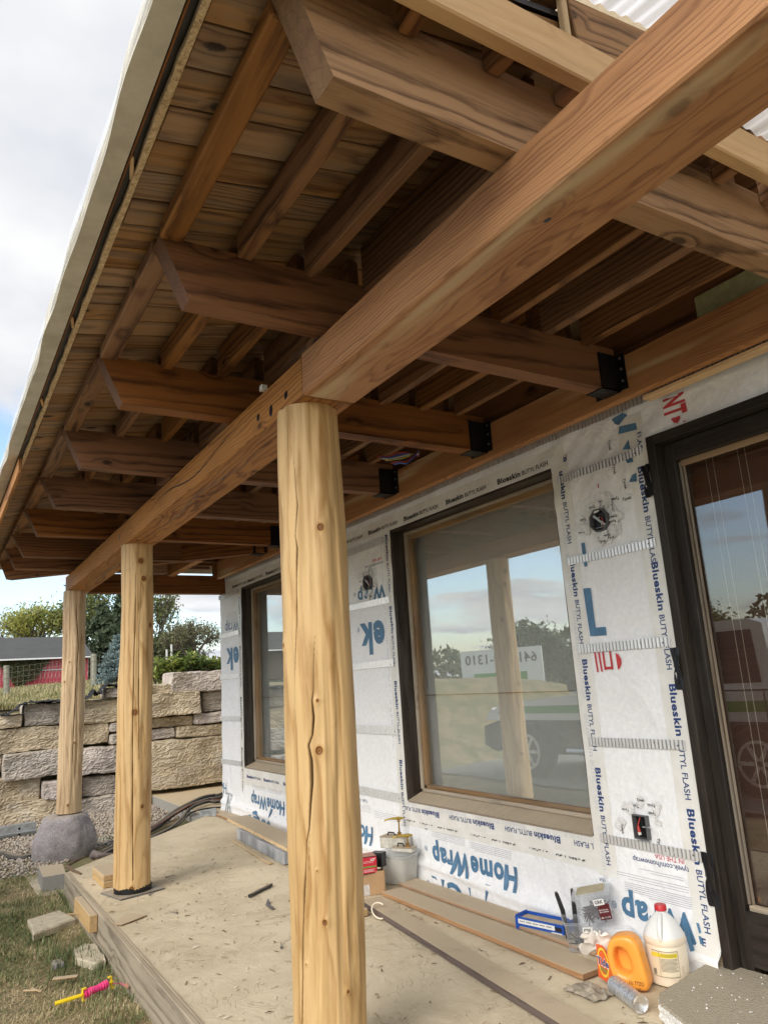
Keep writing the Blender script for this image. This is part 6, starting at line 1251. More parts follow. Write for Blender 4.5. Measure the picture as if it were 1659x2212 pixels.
# clear bins with screws
t = MT('clear_bin_plastic'); n = t.n; b = t.b; b.inputs['Base Color'].default_value = (0.78, 0.80, 0.82, 1); b.inputs['Roughness'].default_value = 0.15; tr = n.new('ShaderNodeBsdfTransparent'); tr.inputs[0].default_value = (0.95, 0.96, 0.97, 1)
lw = n.new('ShaderNodeLayerWeight'); lw.inputs[0].default_value = 0.35; mx = n.new('ShaderNodeMixShader'); t.put(mx.inputs[0], t.math('MULTIPLY_ADD', lw.outputs['Facing'], 0.45, 0.10, clamp=True)); t.l.new(tr.outputs[0], mx.inputs[1]); t.l.new(b.outputs[0], mx.inputs[2]); t.l.new(mx.outputs[0], n['Material Output'].inputs[0]); M_CLEAR = t.m
M_MAR = plain('dark_red_label', (0.11, 0.015, 0.02), 0.45, var=0.1)
def bin_(label, M, w_, d_, h_, screws, lid, txt, seed, group='clear plastic screw bins'):
    loc = M @ Vector((0, 0, 0)); t_ = thing('clear_bin', label, 'bin', loc, group); m = MB(); b_ = 0.80; th = 0.0015
    def rr(sx, sy, z, r=0.012):
        pts = []
        for cx_, cy_, a0 in ((1, 1, 0), (-1, 1, 1), (-1, -1, 2), (1, -1, 3)):
            for k in range(4): a_ = (a0 + k / 3) * PI / 2; pts.append(M @ Vector((cx_ * (sx / 2 - r) + r * math.cos(a_), cy_ * (sy / 2 - r) + r * math.sin(a_), z)))
        return pts
    m.ring([rr(w_ * b_, d_ * b_, 0), rr(w_, d_, h_)], cap=False); m.add(rr(w_ * b_, d_ * b_, 0.0005), [tuple(range(16))]); m.build('body', M_CLEAR, t_, smooth=True)
    m = MB(); m.ring([rr(w_, d_, h_ - 0.010), rr(w_ + 0.010, d_ + 0.010, h_ - 0.010), rr(w_ + 0.012, d_ + 0.012, h_), rr(w_, d_, h_)], cap=False); m.build('rim', M_CLEAR, t_, smooth=True)
    if lid: m = MB(); m.ring([rr(w_ + 0.016, d_ + 0.016, h_ - 0.004), rr(w_ + 0.016, d_ + 0.016, h_ + 0.006), rr(w_ - 0.01, d_ - 0.01, h_ + 0.010)]); m.build('lid', M_CLEAR, t_, smooth=True); m = MB(); m.ring([rr(w_ - 0.03, d_ - 0.03, h_ + 0.0105), rr(w_ - 0.035, d_ - 0.035, h_ + 0.012)]); m.build('lid_dust', plain('lid_dust_%d' % seed, (0.42, 0.37, 0.25), 0.9), t_)
    r_ = random.Random(seed); m = MB()
    for k in range(screws):
        a_, e_ = r_.uniform(0, 6.28), r_.uniform(-0.5, 0.9); c_ = Vector((r_.uniform(-.32, .32) * w_ * .8, r_.uniform(-.32, .32) * d_ * .8, h_ * (0.10 + 0.28 * r_.random()))); d = Vector((math.cos(a_) * math.cos(e_), math.sin(a_) * math.cos(e_), math.sin(e_))) * min(w_, d_) * 0.30
        m.tube([M @ (c_ - d), M @ (c_ + d)], [0.0036, 0.0026], 5)
    if screws: m.build('screws', M_STEEL, t_)
    if txt:
        m = MB(); y_ = -d_ / 2; sl = (1 - b_) * d_ / 2 / h_
        def fp(x, z, o_=0.0015): return M @ Vector((x, -(d_ * b_ / 2 + sl * z) - o_, z))
        xa, xb, za, zb_ = w_ * 0.10, w_ * 0.42, h_ * 0.04, h_ * 0.78; m.add([fp(xa, za), fp(xb, za), fp(xb + .005, zb_ * .8), fp((xa + xb) / 2, zb_ * .88), fp(xa, zb_ * .66)], [(0, 1, 2, 3, 4)]); lb_ = m.build('label', M_MAR, t_)
        m = MB(); m.add([fp(xa - .01, h_ * .62, .002), fp(xb * .8, h_ * .62, .002), fp(xb * .8, h_ * .85, .002), fp(xa - .01, h_ * .85, .002)], [(0, 1, 2, 3)]); m.build('label', M_WHP, t_)
        V, Fs = text_mesh('GRK', 0.03); sx = (xb * .8 - xa) / V[:, 0].max(); m = MB(); m.add([fp(xa - .005 + v[0] * sx, h_ * .68 + v[1] * .022, .0026) for v in V], Fs); m.build('lettering', M_INK, lb_)
        m = MB()
        for q_, (s_, zz) in enumerate((('Multi-Purpose', .40), ('Screws', .32), ('#8 x 3-1/8', .10))): V, Fs = text_mesh(s_, 0.01); sx = (xb - xa) * .8 / V[:, 0].max(); m.add([fp(xa + .004 + v[0] * sx, h_ * zz + v[1] * .010, .0022) for v in V], Fs)
        m.build('lettering', M_WHP, lb_)
    return t_
vd = math.atan2(-2.8, -2.75) + PI / 2     # front faces the viewpoint
bin_('upright clear bin with dark red label between the blue tray and the bottles', rotz(2.735, 2.865, 0.002, vd + 0.10), 0.150, 0.125, 0.128, 22, False, True, 11)
bin_('clear bin full of long screws tilted on top of the upright bin', rotz(2.80, 2.80, 0.137, vd - 0.12) @ Matrix.Rotation(math.radians(-11), 4, 'Y') @ Matrix.Rotation(math.radians(5), 4, 'X'), 0.165, 0.130, 0.118, 70, True, True, 12)
bin_('empty low clear bin behind the orange bottle', rotz(2.70, 2.60, 0.002, vd + 0.25), 0.165, 0.15, 0.135, 14, False, False, 13)
# pry bars
for i, (px, py, px2, py2, lab) in enumerate(((1202, 1932, 1222, 1985, 'left black flat handle sticking up behind the screw bins'), (1236, 1925, 1242, 1985, 'right black flat handle standing close to the tilted bin'))):
    a_, b_ = ony(px, py, 3.0), ony(px2, py2, 2.97); b_ = Vector((b_.x, b_.y, b_.z - 0.10)); m = MB(); q = [a_ + Vector((-0.004, 0, 0.012)), a_, a_.lerp(b_, .35) + Vector((0.012 * (1 - i), 0, 0)), a_.lerp(b_, .7) + Vector((0.010 * (1 - i), 0, 0)), b_]
    m.tube(q, [0.006, 0.010, 0.0115, 0.0115, 0.010], 8); tag(m.build('plier_handle', M_RUB, smooth=True), lab, 'tool handle', 'black handles behind the bins')
# blue tray box
M_BLT = plain('blue_plastic', (0.018, 0.09, 0.42), 0.32, var=0.06)
tr_ = thing('blue_tray', 'open blue plastic case full of dust leaning by the wrapped wall', 'case', (2.76, 3.14, 0))
MT_ = frame_mat((2.70, 3.285, 0.0), (2.765, 3.02, 0.0)); MT_ = MT_ @ Matrix.Rotation(math.radians(0), 4, 'X')
m = MB(); W2, D2, H2 = 0.145, 0.055, 0.062
def tb(x0, x1, y0, y1, z0, z1, mt, nm): return MB().box((x0, y0, z0), (x1, y1, z1), M=MT_ @ Matrix.Translation((0, 0.05, 0)), ch=0.002).build(nm, mt, tr_)
tb(-W2, W2, -D2, D2, 0.0, 0.006, M_BLT, 'bottom'); tb(-W2, W2, -D2, -D2 + 0.005, 0.006, H2, M_BLT, 'side'); tb(-W2, W2, D2 - 0.005, D2, 0.006, H2, M_BLT, 'side'); tb(-W2, -W2 + 0.006, -D2 + 0.005, D2 - 0.005, 0.006, H2 + 0.006, M_BLT, 'end'); tb(W2 - 0.006, W2, -D2 + 0.005, D2 - 0.005, 0.006, H2 + 0.006, M_BLT, 'end')
tb(-W2 + .006, W2 - .006, -D2 + 0.005, D2 - 0.005, 0.042, 0.047, plain('sand_dust', SAND, 0.95), 'dust')
SY = -1 if (MT_ @ Vector((0, -1, 0)) - MT_.translation).x < 0 else 1
MT2 = MT_ @ Matrix.Translation((0, 0.05, 0))
def tq(x0, x1, z0, z1, o_, mt, nm='label'): yy = (SY * (D2 + o_)); MB().add([MT2 @ Vector((x, yy, z)) for x, z in ((x0, z0), (x1, z0), (x1, z1), (x0, z1))], [(0, 1, 2, 3)]).build(nm, mt, tr_)
tq(-W2 + .02, W2 - .05, 0.030, 0.052, 0.0008, M_WHP); tq(W2 - .07, W2 - .01, 0.006, 0.022, 0.0008, M_WHP); tq(W2 - .05, W2 - .01, 0.028, 0.048, 0.0008, M_INK)
m = MB()
for k in range(13): MB
for k in range(24):
    x = -W2 + .03 + k * 0.008
    if k % 5 != 4: m.add([MT2 @ Vector((q0, SY * (D2 + 0.0014), q1)) for q0, q1 in ((x, 0.040), (x + .006, 0.040), (x + .006, 0.044), (x, 0.044))], [(0, 1, 2, 3)])
m.build('fine_print', M_INK, tr_)

# cardboard box, red screw box, bucket, tins
M_CARD = plain('brown_cardboard', (0.42, 0.26, 0.135), 0.85, var=0.1, scale=8, dust=0.6)
bxv = thing('cardboard_box', 'open brown cardboard box with tape beside the nearest post', 'box', (2.44, 4.40, 0))
M_ = frame_mat((2.30, 4.43, 0), (2.525, 4.33, 0)); m = MB(); m.box((-0.13, -0.0015, 0.0), (0.125, 0.0015, 0.135), M=M_, ch=0.0); m.build('side', M_CARD, bxv)
fy = 1 if (M_ @ Vector((0, 1, 0)) - M_.translation).y > 0 else -1
m = MB(); m.box((0.1265, min(0, fy * 0.16), 0.0), (0.1285, max(0, fy * 0.16), 0.135), M=M_); m.build('side', M_CARD, bxv); m = MB(); m.box((-0.13, min(fy * 0.003, fy * 0.16), 0.0), (0.125, max(fy * 0.003, fy * 0.16), 0.11), M=M_); m.build('contents', M_CARD, bxv)
m = MB(); m.box((-0.025, -fy * 0.003 - 0.001, 0.0), (0.03, -fy * 0.003 + 0.001, 0.062), M=M_); m.build('packing_tape', M_FILM, bxv)
rb = thing('screw_box', 'black and red box of long screws standing in the cardboard box', 'box', (2.44, 4.42, 0.125))
M_ = frame_mat((2.22, 4.47, 0.125), (2.503, 4.40, 0.125)); M_RB = plain('red_box_print', (0.55, 0.02, 0.04), 0.4, var=0.05); M_BB = plain('black_box_print', (0.02, 0.02, 0.022), 0.4)
MB().box((-0.146, -0.055, 0.0), (0.146, 0.055, 0.10), M=M_).build('carton', M_BB, rb)
sy = -1 if (M_ @ Vector((0, -1, 0)) - M_.translation).y < 0 else 1
def rq(x0, x1, z0, z1, o_, mt, nm='print_panel'): return MB().add([M_ @ Vector((x, sy * (0.055 + o_), z)) for x, z in ((x0, z0), (x1, z0), (x1, z1), (x0, z1))], [(0, 1, 2, 3)]).build(nm, mt, rb)
def rt(s, x, z, h, l, mt): V, Fs = text_mesh(s, 0.02); sx = l / V[:, 0].max(); MB().add([M_ @ Vector((x + v[0] * sx, sy * 0.0568, z + v[1] * h / .7)) for v in V], Fs).build('lettering', mt, rb)
rq(0.052, 0.144, 0.004, 0.096, 0.0006, M_RB); rq(-0.146, 0.052, 0.0, 0.04, 0.0006, plain('grey_photo_panel', (0.4, 0.38, 0.36), 0.5)); rq(0.055, 0.142, 0.036, 0.044, 0.0010, M_GRN); rt('10"', 0.100, 0.072, 0.016, 0.036, M_WHP); rt('TimberLOK', -0.06, 0.062, 0.018, 0.10, M_WHP)
for k in range(5): rq(0.058, 0.13 - 0.01 * (k % 2), 0.012 + 0.006 * k if k < 3 else 0.040 + 0.008 * k, 0.0135 + 0.006 * k if k < 3 else 0.0415 + 0.008 * k, 0.0012, M_WHP, 'fine_print')
MB().add([M_ @ Vector(v) for v in ((-0.146, -0.055, 0.101), (0.146, -0.055, 0.101), (0.146, 0.055, 0.101), (-0.146, 0.055, 0.101))], [(0, 1, 2, 3)]).build('dust', plain('reddish_dust', (0.5, 0.26, 0.2), 0.9), rb)
bb = tag(MB().box((-0.03, -0.04, 0.0), (0.03, 0.04, 0.085), M=rotz(2.575, 4.47, 0.13, 0.5)).build('small_black_box', M_BB), 'small black printed box leaning between screw box and bucket', 'box')
bk = thing('clear_bucket', 'square milky plastic bucket with white bail handle and lid', 'bucket', (2.755, 4.50, 0)); MBK = rotz(2.755, 4.515, 0.001, vd - 0.35)
t = MT('milky_bucket_plastic'); n = t.n; b = t.b; b.inputs['Base Color'].default_value = (0.62, 0.61, 0.56, 1); b.inputs['Roughness'].default_value = 0.3; tr = n.new('ShaderNodeBsdfTransparent'); mx = n.new('ShaderNodeMixShader'); mx.inputs[0].default_value = 0.72; t.l.new(tr.outputs[0], mx.inputs[1]); t.l.new(b.outputs[0], mx.inputs[2]); t.l.new(mx.outputs[0], n['Material Output'].inputs[0]); M_MB = t.m
def sqring(M, hw, z, n_=28, p=6): return [M @ Vector((*sqr(2 * PI * k / n_, hw, p), z)) for k in range(n_)]
m = MB(); m.ring([sqring(MBK, 0.085, 0), sqring(MBK, 0.090, 0.01), sqring(MBK, 0.110, 0.170)]); m.build('body', M_MB, bk, smooth=True)
m = MB(); m.ring([sqring(MBK, 0.113, 0.158), sqring(MBK, 0.118, 0.160), sqring(MBK, 0.119, 0.182), sqring(MBK, 0.110, 0.188)]); m.build('lid', M_CLEAR, bk, smooth=True)
m = MB(); h0 = MBK @ Vector((-0.02, -0.121, 0.160)); m.tube([h0, h0 + Vector((-0.012, -0.02, -0.022)), MBK @ Vector((-0.07, -0.135, 0.085)), MBK @ Vector((-0.125, -0.12, 0.045))], [0.006, 0.006, 0.007, 0.005], 8); m.build('bail_handle', M_WHP, bk, smooth=True)
M_TIN = plain('stained_white_tin', (0.55, 0.52, 0.45), 0.45, var=0.3, scale=12); M_BRASS = plain('dirty_brass', (0.34, 0.20, 0.06), 0.45, 0.5, var=0.3, scale=25)
def tin(label, x, y, z, w_, d_, h_, a_, vh):
    t_ = thing('metal_tin', label, 'tin', (x, y, z), 'valved tins on the bucket'); M = rotz(x, y, z, a_); MB().box((-w_ / 2, -d_ / 2, 0), (w_ / 2, d_ / 2, h_), M=M, ch=0.004).build('can', M_TIN, t_); MB().box((-w_ / 2 - .002, -d_ / 2 - .002, h_), (w_ / 2 + .002, d_ / 2 + .002, h_ + 0.004), M=M, ch=0.001).build('top', M_SILL, t_)
    m = MB(); m.tube([M @ Vector((-w_ * .3, 0, h_ + .003)), M @ Vector((-w_ * .28, 0, h_ + .022)), M @ Vector((-w_ * .05, 0, h_ + .022)), M @ Vector((0, 0, h_ + .004))], 0.005, 6); m.build('carry_loop', M_BLACK, t_)
    m = MB(); q = M @ Vector((w_ * .18, 0, h_ + 0.004)); T = Matrix.Translation(q); m.lathe([(0.018, 0), (0.018, 0.008), (0.012, 0.010), (0.014, 0.022), (0.006, 0.026), (0.005, vh * .75), (0.010, vh * .78), (0.010, vh)], 10, T); m.build('valve', M_BRASS, t_, smooth=True)
    m = MB(); tp = q + Vector((0, 0, vh - 0.004)); m.tube([tp + Vector((0.035, -0.01, -0.002)), tp, tp + Vector((-0.05, 0.02, 0.002)), tp + Vector((-0.085, 0.035, -0.004)), tp + Vector((-0.092, 0.038, -0.012))], [0.006, 0.011, 0.006, 0.005, 0.004], 8); m.build('valve_handle', plain('yellow_brass', (0.50, 0.36, 0.06), 0.45, 0.3, var=0.35, scale=40), t_, smooth=True)
tin('taller white tin with brass T handle valve on the bucket', 2.79, 4.60, 0.19, 0.19, 0.10, 0.070, vd - 0.3, 0.115); tin('lower small tin with rusty valve standing at the bucket edge', 2.765, 4.455, 0.19, 0.155, 0.07, 0.024, vd - 0.25, 0.075)
m = MB(); rings = [Vector((2.262 + 0.038 * math.cos(a_), 3.95 + 0.055 * math.sin(a_), 0.035 + 0.028 * math.sin(a_ + .5))) for a_ in np.linspace(0.3, 5.6, 24)]; m.tube(rings, 0.0042, 8); tag(m.build('tube_ring', M_MILK, smooth=True), 'loop of clear white tube around the end of the dark plank', 'tube')
# shavings and bits of wood all over the floor
rg = np.random.default_rng(12); n = 700; V = []; Fs = []
for k in range(n):
    x, y = rg.uniform(1.06, 2.85), rg.uniform(1.4, 6.6); l = rg.uniform(0.004, 0.022) * (1.4 if k % 9 == 0 else 1); w_ = rg.uniform(0.0012, 0.004); a_ = rg.uniform(0, 6.28); b0 = len(V); h = rg.uniform(0.001, 0.005)
    dx, dy = math.cos(a_), math.sin(a_)
    V += [(x - dx * l - dy * w_, y - dy * l + dx * w_, 0.0005), (x + dx * l - dy * w_, y + dy * l + dx * w_, 0.002), (x + dx * l + dy * w_, y + dy * l - dx * w_, 0.002), (x - dx * l + dy * w_, y - dy * l - dx * w_, 0.0005), (x, y, h + .002)]; Fs += [(b0, b0 + 1, b0 + 4), (b0 + 1, b0 + 2, b0 + 4), (b0 + 2, b0 + 3, b0 + 4), (b0 + 3, b0, b0 + 4)]
t = MT('wood_chip_mix'); g = t.n.new('ShaderNodeNewGeometry'); t.color(t.ramp(g.outputs['Random Per Island'], [(0, (0.10, 0.06, 0.035)), (0.3, (0.30, 0.2, 0.11)), (0.6, (0.6, 0.48, 0.32)), (1.0, (0.75, 0.68, 0.55))])); t.rough(0.9)
tag(npmesh('wood_chips', np.array(V), np.array(Fs), t.m), 'small wood chips and crumbs scattered over the dusty floor', 'wood chips', kind='stuff')

# ============================================================ YARD THINGS
def slabstone(label, pts, h, mat, name='paving_stone', cat='stone', group=None, z=-0.205):
    m = MB(); rr_ = random.Random(len(label)); P = []
    for i in range(len(pts)):
        a_, b_ = Vector(pts[i]), Vector(pts[(i + 1) % len(pts)])
        for k in range(5): q = a_.lerp(b_, k / 5); P.append((q.x + rr_.uniform(-.006, .006), q.y + rr_.uniform(-.008, .008)))
    cx_, cy_ = sum(p[0] for p in P) / len(P), sum(p[1] for p in P) / len(P)
    m.ring([[Vector((x, y, z)) for x, y in P], [Vector((x, y, z + h * .8)) for x, y in P], [Vector((cx_ + (x - cx_) * .95, cy_ + (y - cy_) * .95, z + h)) for x, y in P]]); return tag(m.build(name, mat), label, cat, group)
M_PAV = plain('pale_paving', (0.50, 0.44, 0.33), 0.9, var=0.15, bump=0.5)
slabstone('pale square stone sunk in the grass beside the porch edge', [(0.70, 5.72), (0.695, 6.12), (0.92, 6.20), (0.975, 5.90)], 0.045, M_PAV)
slabstone('low pale lump of stone half sunk under the porch edge', [(0.84, 5.05), (0.86, 5.22), (0.93, 5.30), (0.985, 5.25), (0.985, 4.92), (0.92, 4.88)], 0.04, M_PAV)
slabstone('dark small rock on the grass beside the porch edge', [(0.715, 5.06), (0.73, 5.14), (0.77, 5.14), (0.78, 5.07)], 0.03, M_BOULD, 'rock', 'rock')
tag(timber('wood_splinter', (0.69, 4.83, -0.178), (0.81, 4.78, -0.178), 0.035, 0.006, M_DUSTW), 'flat pale wood splinter on the grass above the string reel', 'wood splinter', 'wood splinters in the grass')
tag(timber('wood_splinter', (0.535, 4.74, -0.172), (0.60, 4.72, -0.180), 0.014, 0.006, M_OFFC), 'small curled wood splinter left of the string reel', 'wood splinter', 'wood splinters in the grass')
tag(timber('wood_splinter', (0.575, 4.76, -0.176), (0.615, 4.68, -0.180), 0.012, 0.005, M_OFFC), 'second small splinter crossing the curled one in the grass', 'wood splinter', 'wood splinters in the grass')
# string reel
M_YP = plain('yellow_plastic', (0.85, 0.62, 0.02), 0.35, var=0.05); M_PK = plain('pink_string', (0.90, 0.06, 0.26), 0.6, var=0.15, scale=60)
A_, B_, C_ = onz(120, 2168, -0.165), onz(178, 2150, -0.160), onz(240, 2122, -0.155)
rl = thing('string_reel', 'yellow plastic reel wound with pink mason string lying in the grass', 'string reel', (A_.x, A_.y, -0.2))
d = (C_ - A_).normalized(); MB().tube([A_, A_.lerp(B_, .5), B_], [0.010, 0.0105, 0.009], 10).build('handle', M_YP, rl, smooth=True); MB().tube([B_, C_ + d * 0.012], 0.007, 8).build('core', M_YP, rl)
m = MB(); path = []; nt_ = 26
for i in range(nt_ * 14):
    f = i / (nt_ * 14); a_ = i * 2 * PI / 14; u = d.orthogonal().normalized(); v = d.cross(u); c_ = B_.lerp(C_, 0.08 + 0.80 * f); r = 0.0155 + 0.003 * math.sin(f * 9) + 0.002 * math.sin(i * .31); path.append(c_ + (u * math.cos(a_) + v * math.sin(a_)) * r + d * 0.004 * math.sin(i * .17))
m.tube(path, 0.0022, 4); m.tube([B_.lerp(C_, .06), B_.lerp(C_, .3), B_.lerp(C_, .6), B_.lerp(C_, .90)], [0.011, 0.016, 0.016, 0.012], 12); m.build('string', M_PK, rl)
for c_, s_ in ((B_, 1), (C_, -1)):
    Mx = frame_mat(c_, c_ + d * 0.01); m = MB(); m.box((-0.004, -0.008, -0.030), (0.000, 0.008, 0.030), M=Mx, ch=0.001); m.box((-0.002, -0.008, 0.024), (0.016 * s_, 0.008, 0.030), M=Mx) if s_ > 0 else m.box((-0.018, -0.008, 0.024), (-0.002, 0.008, 0.030), M=Mx); m.box((-0.002, -0.008, -0.030), (0.014, 0.008, -0.025), M=Mx); m.build('flange', M_YP, rl)
m = MB(); m.tube([C_, C_ + Vector((0.02, 0.0, -0.012)), C_ + Vector((0.05, 0.01, -0.02)), C_ + Vector((0.07, -0.03, -0.022))], 0.0018, 5); m.build('string_end', M_PK, rl)
rg = random.Random(9)
lf = MB(); lf.add([onz(272, 2122, -0.165), onz(268, 2130, -0.17), onz(274, 2137, -0.165), onz(280, 2130, -0.155)], [(0, 1, 2, 3)]); tag(lf.build('fallen_leaf', plain('dry_red_leaf', (0.42, 0.18, 0.12), 0.7)), 'single dry reddish leaf beside the string reel', 'leaf')
# small concrete block, its board, root strip, boot shaped rubber
M_ = Matrix.Identity(4)
m = MB(); m.prism([(0.892, 6.945), (1.062, 6.935), (1.10, 7.36), (0.915, 7.42)], -0.185, -0.07); tag(m.build('concrete_block', M_CONC), 'small grey concrete block before the round boulder', 'block')
slabstone('thin pale board under the small concrete block', [(0.845, 7.70), (0.862, 6.86), (1.04, 6.80), (1.10, 7.6)], 0.022, M_PAV, 'board', 'board')
m = MB(); q = [onz(184, 1851, 0.0), onz(163, 1861, -0.005), onz(146, 1871, 0.005), onz(158, 1880, 0.004), onz(176, 1888, 0.0)]; m.tube([Vector((p.x, p.y, p.z)) for p in q], [0.008, 0.011, 0.012, 0.011, 0.008], 7); tag(m.build('rusty_strap', plain('rusty_brown_strap', (0.16, 0.10, 0.06), 0.8, var=0.3), smooth=True), 'bent brown strap over the far corner of the porch edge', 'strap')
m = MB(); q = [onz(200, 1853, -0.03), onz(204, 1845, 0.0), onz(216, 1848, 0.0), onz(235, 1846, 0.0), onz(250, 1842, 0.0)]; m.tube(q, [0.03, 0.034, 0.026, 0.014, 0.004], 10); tag(m.build('rubber_boot_piece', plain('brown_grey_rubber', (0.17, 0.13, 0.12), 0.6), smooth=True), 'curled brown rubber piece at the foot of the boulder', 'rubber piece')
# steel channel beside the wall
ch = thing('steel_channel', 'galvanised steel channel with bolt holes lying on the gravel left of the boulder', 'steel channel', (0.9, 9.9, -0.2))
a_, b_ = Vector((0.2, 9.82, -0.185)), Vector((1.175, 9.95, -0.185)); M_ = frame_mat(a_, b_); l = (b_ - a_).length / 2
sgn = -1 if (M_ @ Vector((0, -1, 0)) - M_.translation).y < 0 else 1
m = MB(); y0 = sgn * 0.05
m.box((-l, min(y0, y0 + sgn * .004), 0.0), (l, max(y0, y0 + sgn * .004), 0.14), M=M_, ch=0.001); m.build('web', M_ZINC, ch)
m = MB(); m.box((-l, min(y0 - sgn * .08, y0 - sgn * .001), 0.134), (l, max(y0 - sgn * .08, y0 - sgn * .001), 0.1395), M=M_); m.build('flange', M_ZINC, ch)
m = MB(); m.box((-l, min(y0 + sgn * .005, y0 + sgn * .05), 0.052), (l, max(y0 + sgn * .005, y0 + sgn * .05), 0.058), M=M_); m.build('lip', M_ZINC, ch)
for z in (0.095, 0.03): m = MB(); m.lathe([(0.014, 0), (0.012, 0.001)], 12, M_ @ Matrix.Translation((l - 0.18, y0 + sgn * .0045, z)) @ Matrix.Rotation(PI / 2 * (1 if sgn < 0 else -1), 4, 'X')); m.build('bolt_hole', M_MEMB, ch)
# hoses
def hose(label, pts, r, mat, cat='hose', g='hoses and cables over the gravel'):
    P = [Vector(p) for p in pts]; out_ = []
    for i in range(len(P) - 1):
        p0, p1, p2, p3 = P[max(i - 1, 0)], P[i], P[i + 1], P[min(i + 2, len(P) - 1)]
        for k in range(6): t_ = k / 6; out_.append(0.5 * ((2 * p1) + (p2 - p0) * t_ + (2 * p0 - 5 * p1 + 4 * p2 - p3) * t_ * t_ + (3 * p1 - p0 - 3 * p2 + p3) * t_ ** 3))
    out_.append(P[-1]); return tag(MB().tube(out_, r, 8).build('hose', mat, smooth=True), label, cat, g)
S_ = lambda x, y, z=-0.1: onz((360 + x / 4.608) * 0.87965, (1850 + y / 4.608) * 0.87965, z)
hose('thick black hose leading from the gravel to the house corner, uppermost', [(1.5, 8.0, -0.16), S_(65, 838, -.15), S_(200, 745, -.13), S_(330, 650, -.08), S_(480, 570, -.02), S_(640, 497, -.01), S_(760, 475, -.02), S_(860, 455, -.02), (4.2, 11.0, -.02)], 0.021, M_RUB)
hose('second black hose running just below the uppermost one', [(1.5, 7.9, -0.16), S_(65, 868, -.15), S_(200, 775, -.13), S_(360, 660, -.07), S_(520, 580, -.02), S_(700, 520, -.02), S_(860, 490, -.02), (4.2, 10.6, -.02)], 0.022, M_RUB)
hose('black hose with copper streak curving low towards the gravel', [(1.7, 7.9, -0.16), S_(200, 885, -.15), S_(300, 825, -.14), S_(400, 740, -.12), S_(470, 650, -.06), S_(560, 590, -.01), S_(700, 545, -.01), S_(860, 535, -.02), (4.0, 10.2, -.02)], 0.018, M_RUB)
hose('thin dark cable curving lowest over the pad edge', [S_(280, 850, -.15), S_(380, 790, -.14), S_(470, 700, -.10), S_(560, 650, -.02), S_(700, 620, -.02), S_(860, 608, -.03)], 0.011, M_RUB)
hose('thin copper coloured cable between the black hoses', [S_(65, 850, -.13), S_(300, 700, -.09), S_(480, 590, 0.0), S_(640, 540, 0.0), S_(860, 520, -.01)], 0.007, plain('copper_cable', (0.22, 0.09, 0.06), 0.5))
M_GH = plain('green_hose', (0.02, 0.16, 0.06), 0.5, var=0.2)
TT = lambda x, y, z=-.17: onz(x / 5.53 * 0.87965, (1980 + y / 5.53) * 0.87965, z)
hose('green garden hose right of the boulder', [TT(1200, 480), TT(1300, 465), TT(1450, 440), TT(1600, 415), TT(1800, 380)], 0.010, M_GH); hose('dull grey hose below the green one right of the boulder', [TT(1250, 555), TT(1330, 530), TT(1450, 510), TT(1500, 485), TT(1700, 460)], 0.012, plain('grey_hose', (0.14, 0.15, 0.16), 0.6))
hose('fat black ribbed hose coming out left of the boulder', [(0.3, 9.3, -0.15), TT(0, 650), TT(120, 680), TT(230, 705), TT(350, 700), TT(480, 680), (1.1, 8.35, -.16)], 0.034, M_RUB)

# ============================================================ PARKED PICKUP (seen in the window panes)
M_VW = plain('white_car_paint', (0.78, 0.80, 0.80), 0.2, var=0.02, coat=1); M_VG = plain('dark_car_glass', (0.02, 0.025, 0.03), 0.06); M_TYRE = plain('tyre_rubber', (0.02, 0.02, 0.02), 0.8); M_RIM = plain('bright_rim', (0.7, 0.7, 0.7), 0.3, 0.6)
tk = thing('pickup_truck', 'white and dark off road pickup with green stripe parked out in the yard', 'pickup', (-2.3, 5.9, -0.2))
TK = Matrix.Translation((-2.4, 6.75, -0.2)) @ Matrix.Rotation(math.radians(84), 4, 'Z')     # local x: length (front +), y: width
M_CHAR = plain('charcoal_car_paint', (0.035, 0.04, 0.042), 0.25)
def xs_(prof, hw, nm, mt, par):
    m = MB(); m.ring([[TK @ Vector((x, -hw, z)) for x, z in prof], [TK @ Vector((x, hw, z)) for x, z in prof]]); return m.build(nm, mt, par)
xs_([(-2.7, 0.50), (-2.75, 0.80), (-0.75, 0.82), (2.3, 0.80), (2.58, 0.72), (2.6, 0.45), (2.35, 0.36), (2.18, 0.55), (1.95, 0.78), (1.55, 0.78), (1.32, 0.55), (1.2, 0.36), (-1.15, 0.36), (-1.25, 0.55), (-1.45, 0.78), (-1.85, 0.78), (-2.1, 0.5)], 0.93, 'lower_body', M_CHAR, tk)
xs_([(-2.72, 0.81), (-2.70, 1.12), (-0.75, 1.14), (0.95, 1.14), (2.2, 1.04), (2.52, 0.90), (2.56, 0.81)], 0.90, 'body', M_VW, tk)
xs_([(-1.9, 1.15), (-1.85, 1.86), (-1.7, 1.92), (0.35, 1.92), (0.50, 1.86), (1.0, 1.15)], 0.80, 'cab', M_VW, tk)
